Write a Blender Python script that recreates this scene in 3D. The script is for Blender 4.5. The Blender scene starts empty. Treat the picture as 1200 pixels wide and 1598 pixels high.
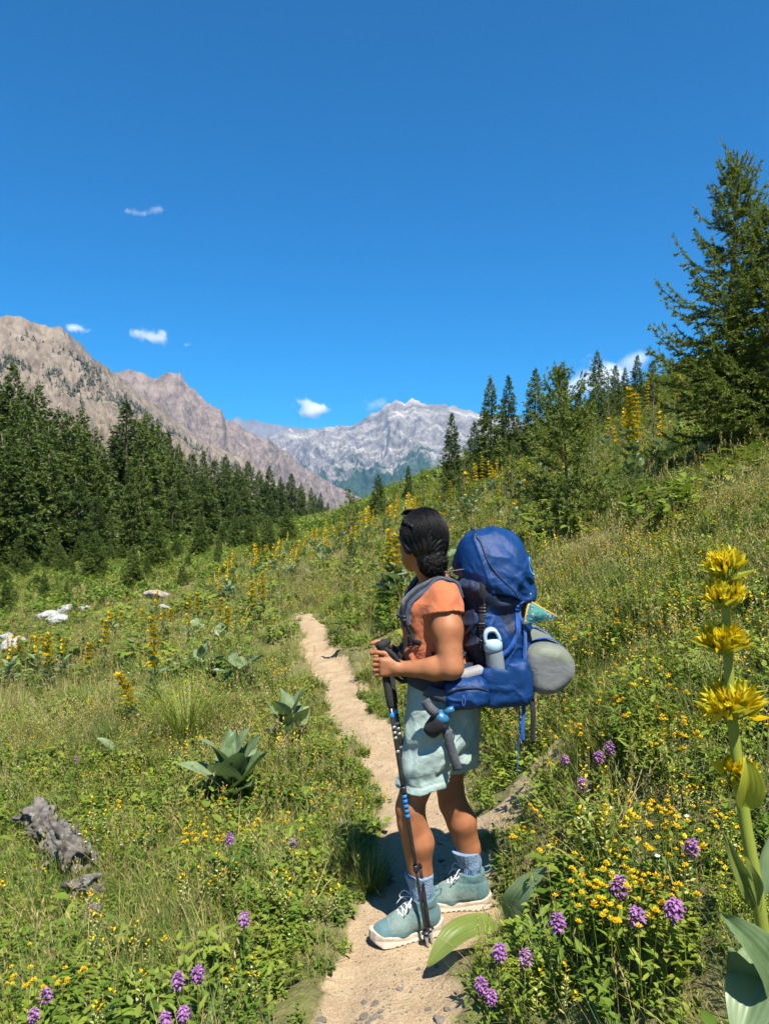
import bpy, math, random
import numpy as np
from mathutils import Vector, Matrix

# ------------------------------------------------------------------ camera, sky, sun, exposure
sc = bpy.context.scene
COL = sc.collection
R = math.radians
CAM_Z = 1.6
cam_data = bpy.data.cameras.new("camera")
cam_data.sensor_fit = 'VERTICAL'
cam_data.sensor_height = 36.0
cam_data.lens = 36.0 * 1200 / 1598
cam_data.clip_start = 0.05
cam_data.clip_end = 60000
cam_data.dof.use_dof = True
cam_data.dof.focus_distance = 3.2
cam_data.dof.aperture_fstop = 20.0
cam = bpy.data.objects.new("camera", cam_data)
cam.location = (0, 0, CAM_Z)
cam.rotation_euler = (R(90), 0, 0)
COL.objects.link(cam)
sc.camera = cam

SUN_EL = R(60)
SUN_AZ = math.atan2(0.38, -1.0)          # the sun stands high behind the camera, to the right
world = bpy.data.worlds.new("World")
sc.world = world
world.use_nodes = True
wn = world.node_tree
wn.nodes.clear()
w_out = wn.nodes.new("ShaderNodeOutputWorld")
w_bg = wn.nodes.new("ShaderNodeBackground")
w_sky = wn.nodes.new("ShaderNodeTexSky")
w_sky.sky_type = 'NISHITA'
w_sky.sun_disc = False
w_sky.sun_elevation = SUN_EL
w_sky.sun_rotation = SUN_AZ
w_sky.altitude = 2200
w_sky.air_density = 1.0
w_sky.dust_density = 0.3
w_sky.ozone_density = 2.0
w_hs = wn.nodes.new("ShaderNodeHueSaturation")
w_hs.inputs["Saturation"].default_value = 1.8
w_hs.inputs["Value"].default_value = 1.0
w_bg.inputs["Strength"].default_value = 0.072
wn.links.new(w_sky.outputs[0], w_hs.inputs["Color"])
wn.links.new(w_hs.outputs[0], w_bg.inputs["Color"])
wn.links.new(w_bg.outputs[0], w_out.inputs["Surface"])

sun_data = bpy.data.lights.new("sun", 'SUN')
sun_data.energy = 5.0
sun_data.angle = R(0.53)
sun_data.color = (1.0, 0.95, 0.86)
sun = bpy.data.objects.new("sun", sun_data)
sdir = Vector((math.sin(SUN_AZ) * math.cos(SUN_EL), math.cos(SUN_AZ) * math.cos(SUN_EL), math.sin(SUN_EL)))
sun.rotation_euler = sdir.to_track_quat('Z', 'Y').to_euler()
sun.location = sdir * 50
COL.objects.link(sun)

vs = sc.view_settings
vs.view_transform = 'Standard'
vs.look = 'None'
vs.exposure = 1.2
vs.gamma = 1.0
vs.use_curve_mapping = False
cy = sc.cycles
cy.max_bounces = 10
cy.diffuse_bounces = 3
cy.glossy_bounces = 2
cy.transmission_bounces = 4
cy.transparent_max_bounces = 8
cy.volume_bounces = 8
cy.caustics_reflective = False
cy.caustics_refractive = False
cy.use_adaptive_sampling = True
cy.adaptive_threshold = 0.015
cy.use_denoising = True
cy.denoiser = 'OPENIMAGEDENOISE'

# ------------------------------------------------------------------ helpers
F = 1200.0
def P(u, v, d):
    return np.array([(u - 600) / F * d, d, CAM_Z + (799 - v) / F * d])

def smooth(a, b, x):
    t = np.clip((np.asarray(x, float) - a) / (b - a), 0, 1)
    return t * t * (3 - 2 * t)

def _hash(ix, iy, iz, seed):
    h = (ix * 374761393 + iy * 668265263 + iz * 1440662683 + seed * 974711) & 0xffffffff
    h = ((h ^ (h >> 13)) * 1274126177) & 0xffffffff
    h = ((h ^ (h >> 16)) * 2246822519) & 0xffffffff
    return ((h ^ (h >> 15)) & 0xffffff) / float(0xffffff)

def vnoise(x, y, z=None, seed=0):
    x = np.asarray(x, float); y = np.asarray(y, float)
    z = np.zeros_like(x) if z is None else np.asarray(z, float)
    ix = np.floor(x).astype(np.int64); iy = np.floor(y).astype(np.int64); iz = np.floor(z).astype(np.int64)
    fx = x - ix; fy = y - iy; fz = z - iz
    fx = fx * fx * (3 - 2 * fx); fy = fy * fy * (3 - 2 * fy); fz = fz * fz * (3 - 2 * fz)
    r = 0
    for a in (0, 1):
        for b in (0, 1):
            for c in (0, 1):
                w = (fx if a else 1 - fx) * (fy if b else 1 - fy) * (fz if c else 1 - fz)
                r = r + w * _hash(ix + a, iy + b, iz + c, seed)
    return r * 2 - 1

def fbm(x, y, z=None, o=4, seed=0, gain=0.5):
    r = 0; a = 1.0; f = 1.0
    for i in range(o):
        r = r + a * vnoise(np.asarray(x) * f, np.asarray(y) * f, None if z is None else np.asarray(z) * f, seed + i * 17)
        a *= gain; f *= 2.03
    return r

def new_mesh(name, verts, faces, mats=(), fmat=None, smooth_shade=True):
    """verts (N,3), faces: list/array of tris and/or quads"""
    me = bpy.data.meshes.new(name)
    verts = np.asarray(verts, np.float32)
    if isinstance(faces, np.ndarray):
        k = faces.shape[1]; flat = faces.astype(np.int32).ravel(); tot = np.full(len(faces), k, np.int32)
    else:
        tot = np.fromiter((len(f) for f in faces), np.int32, len(faces))
        flat = np.fromiter((i for f in faces for i in f), np.int32, int(tot.sum()))
    start = np.concatenate([[0], np.cumsum(tot)[:-1]]).astype(np.int32)
    me.vertices.add(len(verts)); me.vertices.foreach_set("co", verts.ravel())
    me.loops.add(len(flat)); me.loops.foreach_set("vertex_index", flat)
    me.polygons.add(len(tot)); me.polygons.foreach_set("loop_start", start); me.polygons.foreach_set("loop_total", tot)
    for m in (mats if isinstance(mats, (list, tuple)) else [mats]):
        me.materials.append(m)
    if fmat is not None:
        me.polygons.foreach_set("material_index", np.asarray(fmat, np.int32))
    me.polygons.foreach_set("use_smooth", np.full(len(tot), smooth_shade, bool))
    me.update(calc_edges=True)
    me.validate()
    return me

def tag(o, label=None, cat=None, group=None, kind=None):
    if label: o["label"] = label
    if cat: o["category"] = cat
    if group: o["group"] = group
    if kind: o["kind"] = kind
    return o

def link(o, parent=None):
    COL.objects.link(o)
    if parent is not None: o.parent = parent
    return o

def obj(name, me, parent=None, loc=None):
    o = bpy.data.objects.new(name, me)
    if loc is not None: o.location = loc
    return link(o, parent)

def thing(name, label, cat, group=None, loc=(0, 0, 0), rz=0.0):
    o = bpy.data.objects.new(name, None)
    o.empty_display_size = 0.1
    o.location = loc; o.rotation_euler = (0, 0, rz)
    tag(o, label, cat, group)
    return link(o)

def part(name, verts, faces, mats, parent, world=True, fmat=None, smooth_shade=True):
    """a child mesh; vertices given in world space are brought into the (unrotated) parent's space"""
    v = np.asarray(verts, float)
    if world:
        p = parent; off = np.zeros(3)
        while p is not None:
            off += np.array(p.location); p = p.parent
        v = v - off
    return obj(name, new_mesh(name, v, faces, mats, fmat, smooth_shade), parent)

class MB:
    """collects faces of one mesh"""
    def __init__(s): s.v = []; s.f = []; s.m = []; s.n = 0
    def add(s, v, f, m=0):
        v = np.asarray(v, float)
        s.v.append(v)
        s.f.extend([tuple(int(i) + s.n for i in q) for q in f])
        s.m.extend([m] * len(f)); s.n += len(v)
        return s
    def verts(s): return np.concatenate(s.v) if s.v else np.zeros((0, 3))
    def mesh(s, name, mats, sm=True): return new_mesh(name, s.verts(), s.f, mats, s.m, sm)

def frame_of(t):
    t = t / (np.linalg.norm(t) + 1e-9)
    a = np.array([0, 0, 1.0]) if abs(t[2]) < 0.9 else np.array([1.0, 0, 0])
    n = np.cross(a, t); n /= np.linalg.norm(n)
    return t, n, np.cross(t, n)

def tube(pts, rad, k=8, cap=True):
    pts = np.asarray(pts, float); n = len(pts)
    rad = np.full(n, rad, float) if np.isscalar(rad) else np.asarray(rad, float)
    tan = np.gradient(pts, axis=0)
    vs_ = []; t, a, b = frame_of(tan[0])
    for i in range(n):
        t = tan[i] / (np.linalg.norm(tan[i]) + 1e-9)
        a = a - t * a.dot(t); a /= np.linalg.norm(a) + 1e-9
        b = np.cross(t, a)
        for j in range(k):
            w = 2 * math.pi * j / k
            vs_.append(pts[i] + rad[i] * (math.cos(w) * a + math.sin(w) * b))
    f = []
    for i in range(n - 1):
        for j in range(k):
            j2 = (j + 1) % k
            f.append((i * k + j, i * k + j2, (i + 1) * k + j2, (i + 1) * k + j))
    if cap:
        f.append(tuple(range(k - 1, -1, -1))); f.append(tuple((n - 1) * k + j for j in range(k)))
    return np.array(vs_), f

def spline(pts, n):
    """Catmull-Rom through pts"""
    p = np.asarray(pts, float)
    p = np.vstack([2 * p[0] - p[1], p, 2 * p[-1] - p[-2]])
    out = []
    m = len(p) - 3
    for t in np.linspace(0, m - 1e-6, n):
        i = int(t); f = t - i
        a, b, c, d = p[i], p[i + 1], p[i + 2], p[i + 3]
        out.append(0.5 * (2 * b + (c - a) * f + (2 * a - 5 * b + 4 * c - d) * f * f + (3 * b - a - 3 * c + d) * f ** 3))
    return np.array(out)

def ribbon(pts, normals, width, thick):
    """flat strap swept along pts; normals point away from what it lies on"""
    pts = np.asarray(pts, float); n = len(pts)
    nr = np.asarray(normals, float)
    if nr.ndim == 1: nr = np.tile(nr, (n, 1))
    width = np.full(n, width, float) if np.isscalar(width) else np.asarray(width, float)
    tan = np.gradient(pts, axis=0)
    v = []
    for i in range(n):
        t = tan[i] / (np.linalg.norm(tan[i]) + 1e-9)
        m = nr[i] - t * nr[i].dot(t); m /= np.linalg.norm(m) + 1e-9
        s = np.cross(t, m)
        w = width[i] / 2
        for a, b in ((-w, 0), (w, 0), (w, thick), (-w, thick)):
            v.append(pts[i] + s * a + m * b)
    f = []
    for i in range(n - 1):
        for j in range(4):
            j2 = (j + 1) % 4
            f.append((i * 4 + j, (i + 1) * 4 + j, (i + 1) * 4 + j2, i * 4 + j2))
    f.append((0, 1, 2, 3)); f.append(tuple((n - 1) * 4 + j for j in (3, 2, 1, 0)))
    return np.array(v), f

# ------------------------------------------------------------------ materials
def mk(name):
    m = bpy.data.materials.new(name); m.use_nodes = True
    nt = m.node_tree; nt.nodes.clear()
    out = nt.nodes.new("ShaderNodeOutputMaterial")
    return m, nt, out

def N(nt, typ, **kw):
    n = nt.nodes.new(typ)
    for k, v in kw.items():
        if k in n.inputs: n.inputs[k].default_value = v
        else: setattr(n, k, v)
    return n

def ramp(nt, fac, stops):
    r = nt.nodes.new("ShaderNodeValToRGB")
    el = r.color_ramp.elements
    while len(el) < len(stops): el.new(0.5)
    for e, (p, c) in zip(el, stops):
        e.position = p; e.color = (*c, 1)
    nt.links.new(fac, r.inputs[0])
    return r.outputs[0]

def noise(nt, scale, detail=4, rough=0.55, vec=None, dist=0.0):
    n = N(nt, "ShaderNodeTexNoise", Scale=scale, Detail=detail, Roughness=rough, Distortion=dist)
    if vec is not None: nt.links.new(vec, n.inputs["Vector"])
    return n.outputs["Fac"]

def mixc(nt, fac, a, b):
    m = nt.nodes.new("ShaderNodeMix"); m.data_type = 'RGBA'
    for sock, val in ((m.inputs[0], fac), (m.inputs[6], a), (m.inputs[7], b)):
        if hasattr(val, "links") or hasattr(val, "is_linked"): nt.links.new(val, sock)
        else: sock.default_value = (*val, 1) if isinstance(val, (tuple, list)) else val
    return m.outputs[2]

def math_n(nt, op, a, b=None):
    m = nt.nodes.new("ShaderNodeMath"); m.operation = op
    for s, v in ((m.inputs[0], a), (m.inputs[1], b)):
        if v is None: continue
        if hasattr(v, "is_linked"): nt.links.new(v, s)
        else: s.default_value = v
    return m.outputs[0]

def bump(nt, h, strength, dist):
    b = N(nt, "ShaderNodeBump", Strength=strength, Distance=dist)
    nt.links.new(h, b.inputs["Height"])
    return b.outputs[0]

def simple(name, stops, scale=8.0, rough=0.7, bscale=None, bstr=0.3, bdist=0.01, spec=0.3, detail=5, sss=0.0, metal=0.0, sheen=0.0, stretch=None):
    m, nt, out = mk(name)
    b = N(nt, "ShaderNodeBsdfPrincipled", Roughness=rough)
    b.inputs["Specular IOR Level"].default_value = spec
    b.inputs["Metallic"].default_value = metal
    if sheen: b.inputs["Sheen Weight"].default_value = sheen
    co = nt.nodes.new("ShaderNodeTexCoord").outputs["Object"]
    if stretch:
        mp = N(nt, "ShaderNodeMapping"); mp.inputs["Scale"].default_value = stretch
        nt.links.new(co, mp.inputs["Vector"]); co = mp.outputs[0]
    f = noise(nt, scale, detail, 0.6, co)
    k = len(stops)
    c = ramp(nt, f, [(0.3 + 0.4 * i / max(1, k - 1), s) for i, s in enumerate(stops)])
    nt.links.new(c, b.inputs["Base Color"])
    if sss:
        b.inputs["Subsurface Weight"].default_value = sss
        b.inputs["Subsurface Radius"].default_value = (1.0, 0.35, 0.2)
        b.inputs["Subsurface Scale"].default_value = 0.008
    if bscale:
        nt.links.new(bump(nt, noise(nt, bscale, 5, 0.6, co), bstr, bdist), b.inputs["Normal"])
    nt.links.new(b.outputs[0], out.inputs[0])
    return m

def leafy(name, stops, rough=0.55, trans=0.35, var=0.35, spec=0.3, tint=None, nscale=3.0):
    """foliage: a colour range picked per plant and drifting over the mesh, light passing through"""
    m, nt, out = mk(name)
    oi = nt.nodes.new("ShaderNodeObjectInfo")
    geo = nt.nodes.new("ShaderNodeNewGeometry")
    f = noise(nt, nscale, 2, 0.5, geo.outputs["Position"])
    r = math_n(nt, 'ADD', math_n(nt, 'MULTIPLY', oi.outputs["Random"], var),
               math_n(nt, 'MULTIPLY', geo.outputs["Random Per Island"], 0.45))
    r = math_n(nt, 'ADD', r, math_n(nt, 'MULTIPLY', math_n(nt, 'SUBTRACT', f, 0.5), 0.8))
    k = len(stops)
    c = ramp(nt, r, [(i / max(1, k - 1), s) for i, s in enumerate(stops)])
    b = N(nt, "ShaderNodeBsdfPrincipled", Roughness=rough)
    b.inputs["Specular IOR Level"].default_value = spec
    nt.links.new(c, b.inputs["Base Color"])
    t = nt.nodes.new("ShaderNodeBsdfTranslucent")
    if tint: nt.links.new(mixc(nt, 0.5, c, tint), t.inputs["Color"])
    else: nt.links.new(c, t.inputs["Color"])
    mx = nt.nodes.new("ShaderNodeMixShader"); mx.inputs[0].default_value = trans
    nt.links.new(b.outputs[0], mx.inputs[1]); nt.links.new(t.outputs[0], mx.inputs[2])
    nt.links.new(mx.outputs[0], out.inputs[0])
    return m
# ------------------------------------------------------------------ terrain
TR_Y = np.array([-8, 1.5, 2.4, 2.9, 3.6, 4.3, 5.0, 6.1, 8.4, 10.5, 13.0, 18.0, 30.0])
TR_X = np.array([-0.25, -0.12, -0.05, 0.12, 0.25, 0.22, 0.04, -0.22, -0.70, -0.98, -1.5, -2.6, -5.0])
def trail_x(y): return np.interp(y, TR_Y, TR_X)
BR = np.array([[0.24, 3.6], [0.50, 3.78], [0.68, 3.88], [0.84, 4.0]])    # the side track behind the hiker

def seg_dist(x, y, pts):
    best = np.full(np.shape(x), 1e9)
    for (ax, ay), (bx, by) in zip(pts[:-1], pts[1:]):
        dx, dy = bx - ax, by - ay
        t = np.clip(((x - ax) * dx + (y - ay) * dy) / (dx * dx + dy * dy), 0, 1)
        best = np.minimum(best, np.hypot(x - ax - t * dx, y - ay - t * dy))
    return best

MAIN = np.stack([TR_X, TR_Y], 1)[1:11]
def trail_mask(x, y):
    x = np.asarray(x, float); y = np.asarray(y, float)
    n = fbm(x * 5, y * 5, o=3, seed=5) * 0.07
    w = np.interp(y, [2, 2.6, 3.2, 4.2, 5, 7, 10, 12], [0.22, 0.21, 0.25, 0.2, 0.155, 0.165, 0.18, 0.10])
    d1 = seg_dist(x, y, MAIN) + n
    a = 1 - smooth(w * 0.8, w * 1.3, d1)
    d2 = seg_dist(x, y, BR) + n
    b = 1 - smooth(0.08, 0.16, d2)
    return np.maximum(a, b)

def H0(x, y):
    x = np.asarray(x, float); y = np.asarray(y, float)
    yy = np.clip(y, -20, 400)
    xt = trail_x(np.clip(yy, -8, 12))
    xk = np.where(yy < 12, xt, -1.4)
    s = x - xk
    plane = 0.42 * x + 0.026 * yy + 0.1
    # long hillside: the plane rolls off far up on the right
    plane = plane - 0.0007 * np.maximum(x - 30, 0) ** 2 * (x < 260) - np.where(x >= 260, 0.0007 * 230 ** 2 + 0.3 * (x - 260), 0)
    base = np.where(yy < 12, 0.0, 0.42 * -1.4 + 0.026 * yy + 0.1)
    base = base * smooth(9, 16, yy)
    D = 2.2 + 0.04 * np.maximum(yy - 15, 0)
    L = 9 + 0.05 * np.maximum(yy - 15, 0)
    left = base - D * (1 - np.exp(-np.maximum(-s, 0) / L))
    left = left + 0.10 * np.maximum(-x - 38 - 0.02 * yy, 0) * smooth(10, 60, yy + 0 * x)
    k = smooth(0.1, 1.1, s)
    near_r = np.where(s > 0, base + 0.10 * s, base)
    right = near_r * (1 - k) + plane * k
    return np.where(s > 0, right, left)

def H(x, y):
    x = np.asarray(x, float); y = np.asarray(y, float)
    z = H0(x, y)
    tm = trail_mask(x, y)
    amp = 1 - tm
    z = z + amp * (0.10 * fbm(x * 0.45 + 3, y * 0.45, o=3, seed=2) + 0.035 * fbm(x * 2.3, y * 2.3, o=2, seed=3))
    far = smooth(25, 120, np.hypot(x, y))
    z = z + far * 1.1 * fbm(x * 0.05, y * 0.05, o=3, seed=8)
    # the trodden track lies a little lower than the turf
    z = z + 0.035 * amp * smooth(14, 8, y) + tm * 0.010 * fbm(x * 7, y * 7, o=3, seed=11) * smooth(0.25, 0.7, np.hypot(x - 0.22, y - 3.0))
    z = z + (0 - z) * (1 - smooth(0.18, 0.42, np.hypot((x - 0.22) * 0.8, y - 3.0)))
    return z

def hit(u, v, d0=1.0, d1=500.0):
    """first ground point on the ray through photo pixel (u, v)"""
    d = np.concatenate([np.arange(d0, 30, 0.08), np.arange(30, min(d1, 240), 0.8)])
    x = (u - 600) / F * d
    zr = CAM_Z + (799 - v) / F * d
    below = np.nonzero(zr < H(x, d))[0]
    if len(below) == 0: return None
    i = below[0]
    return np.array([x[i], d[i], float(H(x[i], d[i]))])

def gpt(u, d):
    x = (u - 600) / F * d
    return np.array([x, d, float(H(x, d))])

def grow(a, b, s0, g):
    r = [a]; s = s0
    while r[-1] < b: r.append(r[-1] + s); s *= g
    return np.array(r)
xr = np.arange(-2.2, 2.6, 0.04)
xs = np.concatenate([-grow(2.2, 900, 0.05, 1.07)[1:][::-1], xr, grow(2.6, 900, 0.05, 1.07)])
ys = np.concatenate([-grow(0.8, 250, 0.1, 1.16)[::-1], np.arange(-0.7, 12.5, 0.045), grow(12.5, 900, 0.06, 1.05)])
gx, gy = np.meshgrid(xs, ys, indexing='ij')
gz = H(gx, gy)
nx_, ny_ = gx.shape
idx = np.arange(nx_ * ny_).reshape(nx_, ny_)
quads = np.stack([idx[:-1, :-1], idx[1:, :-1], idx[1:, 1:], idx[:-1, 1:]], -1).reshape(-1, 4)

m_ground, nt, out = mk("meadow_ground")
at = nt.nodes.new("ShaderNodeAttribute"); at.attribute_name = "trail"
geo = nt.nodes.new("ShaderNodeNewGeometry").outputs["Position"]
soil = ramp(nt, noise(nt, 2.2, 6, 0.65, geo), [(0.25, (0.075, 0.085, 0.03)), (0.45, (0.13, 0.13, 0.045)), (0.6, (0.20, 0.17, 0.075)), (0.78, (0.26, 0.21, 0.11))])
soil2 = ramp(nt, noise(nt, 40, 4, 0.7, geo), [(0.35, (0.06, 0.06, 0.025)), (0.7, (0.24, 0.21, 0.10))])
soil = mixc(nt, 0.4, soil, soil2)
dirt = ramp(nt, noise(nt, 5.0, 7, 0.65, geo), [(0.25, (0.25, 0.172, 0.10)), (0.5, (0.34, 0.25, 0.152)), (0.75, (0.43, 0.335, 0.215))])
grit = ramp(nt, noise(nt, 130, 3, 0.7, geo), [(0.38, (0.19, 0.128, 0.072)), (0.6, (0.43, 0.335, 0.22))])
dirt = mixc(nt, 0.35, dirt, grit)
edge = math_n(nt, 'ADD', at.outputs["Fac"], math_n(nt, 'MULTIPLY', math_n(nt, 'SUBTRACT', noise(nt, 22, 5, 0.7, geo), 0.5), 0.7))
edge = ramp(nt, edge, [(0.35, (0, 0, 0)), (0.6, (1, 1, 1))])
colr = mixc(nt, edge, soil, dirt)
b = N(nt, "ShaderNodeBsdfPrincipled", Roughness=0.95)
b.inputs["Specular IOR Level"].default_value = 0.1
nt.links.new(colr, b.inputs["Base Color"])
hh = math_n(nt, 'ADD', noise(nt, 60, 5, 0.7, geo), math_n(nt, 'MULTIPLY', noise(nt, 9, 4, 0.6, geo), 2.0))
nt.links.new(bump(nt, hh, 0.9, 0.012), b.inputs["Normal"])
nt.links.new(b.outputs[0], out.inputs[0])

me = new_mesh("ground", np.stack([gx.ravel(), gy.ravel(), gz.ravel()], 1), quads, m_ground)
a = me.attributes.new("trail", 'FLOAT', 'POINT')
a.data.foreach_set("value", trail_mask(gx, gy).ravel().astype(np.float32))
tag(obj("ground", me), kind="structure")

# ------------------------------------------------------------------ mountains
def mountain(name, ridge, foot, nu, nw, amp, gully, seed, mat, back=0.5, steep=0.8, fine=1.0, jag=0.16):
    """ridge, foot: lists of (u, v, distance); the slope between them carries gullies and crags"""
    rp = np.array([P(*r) for r in ridge]); fp = np.array([P(*r) for r in foot])
    def along(p, n):
        s = np.concatenate([[0], np.cumsum(np.linalg.norm(np.diff(p[:, :2], axis=0), axis=1))]); s /= s[-1]
        t = np.linspace(0, 1, n)
        return np.stack([np.interp(t, s, p[:, k]) for k in range(3)], 1)
    A = along(rp, nu); B = along(fp, nu)
    span = np.linalg.norm(rp[-1] - rp[0])
    w = np.linspace(0, 1, nw) ** 1.15
    wb = np.linspace(-back, 0, max(6, nw // 5))[:-1]
    W = np.concatenate([wb, w])
    U = np.linspace(0, 1, nu)
    uu, ww = np.meshgrid(U, W, indexing='ij')
    prof = np.where(ww >= 0, np.abs(ww) ** steep, 0)
    X = A[:, None, 0] + (B - A)[:, None, 0] * ww
    Y = A[:, None, 1] + (B - A)[:, None, 1] * ww
    Z = A[:, None, 2] + (B - A)[:, None, 2] * prof
    Z = np.where(ww < 0, A[:, None, 2] + (A - B)[:, None, 2] * 0.9 * ww, Z)
    asp = np.linalg.norm(np.mean(A - B, 0)) / span
    U_, W_ = uu * gully, ww * gully * asp
    wx = 0.5 * fbm(U_ * 0.7, W_ * 0.7, o=3, seed=seed + 9)
    rid = lambda x, y, o, sd: sum(0.5 ** i * (1 - 2 * np.abs(vnoise(x * 2.1 ** i, y * 2.1 ** i, seed=sd + i * 7))) for i in range(o)) / 1.9
    n1 = rid(U_ * 0.8 + wx, W_ * 0.35 + wx, 4, seed)
    n2 = rid(U_ * 2.6 + wx, W_ * 1.5, 4, seed + 3)
    n3 = fbm(U_ * 9, W_ * 9, o=4, seed=seed + 31, gain=0.65)
    env = jag + (1 - jag) * smooth(0.0, 0.22, np.abs(ww))
    env = env * (1 - 0.6 * smooth(0.7, 1, ww))
    Z = Z + amp * span * env * (0.75 * (n1 - 0.35) + 0.30 * (n2 - 0.35) * fine) + amp * span * 0.07 * fine * n3 * (0.5 + 0.5 * env)
    Y = Y + amp * span * env * 0.35 * fbm(U_ * 1.2, W_ * 1.2, o=4, seed=seed + 21)
    nr, nc = uu.shape
    ix = np.arange(nr * nc).reshape(nr, nc)
    q = np.stack([ix[:-1, :-1], ix[1:, :-1], ix[1:, 1:], ix[:-1, 1:]], -1).reshape(-1, 4)[:, ::-1]
    me = new_mesh(name, np.stack([X.ravel(), Y.ravel(), Z.ravel()], 1), q, mat, smooth_shade=False)
    a_ = me.attributes.new("slope_pos", 'FLOAT_VECTOR', 'POINT')
    a_.data.foreach_set("vector", np.stack([uu, ww, 0 * uu], -1).astype(np.float32).ravel())
    o = obj(name, me)
    tag(o, kind="structure")
    return X, Y, Z, uu, ww

def rock_mat(name, rocks, veg, veg_lo, veg_hi, su, sw, gsc, streak):
    m, nt, out = mk(name)
    at = nt.nodes.new("ShaderNodeAttribute"); at.attribute_name = "slope_pos"
    mp = N(nt, "ShaderNodeMapping"); mp.inputs["Scale"].default_value = (su, sw, 1)
    nt.links.new(at.outputs["Vector"], mp.inputs["Vector"])
    sep = nt.nodes.new("ShaderNodeSeparateXYZ"); nt.links.new(at.outputs["Vector"], sep.inputs[0])
    f = noise(nt, 1.0, 8, 0.68, mp.outputs[0], 0.6)
    k = len(rocks)
    c = ramp(nt, f, [(0.3 + 0.42 * i / (k - 1), r) for i, r in enumerate(rocks)])
    mp2 = N(nt, "ShaderNodeMapping"); mp2.inputs["Scale"].default_value = (su * streak[0], sw * streak[1], 1); mp2.inputs["Rotation"].default_value = (0, 0, streak[2])
    nt.links.new(at.outputs["Vector"], mp2.inputs["Vector"])
    f2 = noise(nt, 1.0, 6, 0.7, mp2.outputs[0], 0.3)
    c = mixc(nt, ramp(nt, f2, [(0.52, (0, 0, 0)), (0.66, (streak[3],) * 3)]), c, rocks[-1])
    c = mixc(nt, ramp(nt, f2, [(0.34, (0.5,) * 3), (0.46, (0, 0, 0))]), c, rocks[0])
    mp3 = N(nt, "ShaderNodeMapping"); mp3.inputs["Scale"].default_value = (su * gsc, sw * gsc, 1)
    nt.links.new(at.outputs["Vector"], mp3.inputs["Vector"])
    g = noise(nt, 1.0, 7, 0.7, mp3.outputs[0], 0.2)
    gm = math_n(nt, 'ADD', math_n(nt, 'MULTIPLY', math_n(nt, 'SUBTRACT', g, 0.5), 1.6), sep.outputs[1])
    gm = ramp(nt, gm, [(veg_lo, (0, 0, 0)), (veg_hi, (1, 1, 1))])
    c = mixc(nt, gm, c, ramp(nt, noise(nt, 3.0, 5, 0.7, mp3.outputs[0]), [(0.35, veg), (0.7, tuple(min(1, v * 1.9) for v in veg))]))
    b = N(nt, "ShaderNodeBsdfPrincipled", Roughness=0.95)
    b.inputs["Specular IOR Level"].default_value = 0.05
    nt.links.new(c, b.inputs["Base Color"])
    nt.links.new(b.outputs[0], out.inputs[0])
    return m

m_rock_a = rock_mat("brown_scree", [(0.08, 0.062, 0.047), (0.15, 0.118, 0.087), (0.20, 0.16, 0.12), (0.26, 0.215, 0.168)], (0.06, 0.065, 0.028), 0.5, 0.9, 110, 26, 1.2, (1.6, 0.25, 0.15, 0.5))
m_rock_b = rock_mat("pink_grey_rock", [(0.075, 0.06, 0.055), (0.14, 0.11, 0.095), (0.20, 0.155, 0.13), (0.27, 0.21, 0.175)], (0.035, 0.05, 0.022), 0.55, 0.8, 50, 26, 0.8, (1.0, 0.35, 0.5, 0.5))
m_rock_d = rock_mat("pale_limestone", [(0.085, 0.075, 0.07), (0.15, 0.135, 0.125), (0.21, 0.19, 0.17), (0.40, 0.36, 0.315)], (0.022, 0.04, 0.022), 0.33, 0.46, 30, 24, 0.35, (0.4, 1.5, -0.75, 0.9))
m_rock_c = rock_mat("far_grey_rock", [(0.09, 0.08, 0.075), (0.14, 0.12, 0.11), (0.2, 0.18, 0.165)], (0.05, 0.07, 0.04), 0.9, 1.0, 20, 8, 2.0, (1.6, 0.7, 0.3, 0.4))

MA = mountain("mountain", [(-1500, 520, 800), (-1000, 440, 850), (-700, 500, 920), (-420, 470, 1000), (-200, 478, 1100), (-60, 498, 1180), (0, 492, 1250), (25, 494, 1270), (60, 508, 1290), (98, 512, 1300), (120, 530, 1340), (150, 562, 1400), (190, 588, 1480), (250, 636, 1560), (310, 684, 1650), (380, 716, 1750), (440, 752, 1850), (520, 800, 1950), (600, 850, 2050)],
         [(-1900, 860, 400), (-1100, 860, 410), (-600, 860, 420), (-300, 860, 430), (0, 860, 450), (200, 860, 520), (350, 860, 700), (450, 862, 900), (560, 870, 1200), (680, 880, 1500)], 720, 200, 0.017, 20, 41, m_rock_a, fine=1.4)
MBm = mountain("mountain", [(60, 600, 2350), (120, 582, 2400), (185, 578, 2450), (210, 576, 2480), (240, 588, 2500), (256, 582, 2500), (262, 579, 2500), (282, 578, 2510), (290, 592, 2520), (318, 622, 2550), (345, 640, 2570), (352, 655, 2600), (385, 672, 2650), (420, 684, 2700), (450, 706, 2800), (480, 730, 2880), (515, 752, 3000), (560, 774, 3150), (640, 815, 3400), (700, 850, 3500)],
         [(0, 870, 1500), (150, 870, 1500), (300, 870, 1600), (420, 870, 1800), (520, 870, 2100), (650, 880, 2500), (740, 890, 2700)], 480, 190, 0.030, 13, 73, m_rock_b, fine=1.6, jag=0.22)
mountain("mountain", [(250, 690, 9400), (330, 668, 9300), (365, 653, 9200), (372, 650, 9200), (380, 657, 9200), (396, 654, 9200), (412, 660, 9200), (440, 664, 9200), (470, 668, 9200), (520, 682, 9300), (580, 700, 9400), (700, 760, 9500)],
         [(250, 800, 7600), (480, 800, 7600), (700, 810, 7600)], 240, 60, 0.012, 24, 15, m_rock_c)
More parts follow.
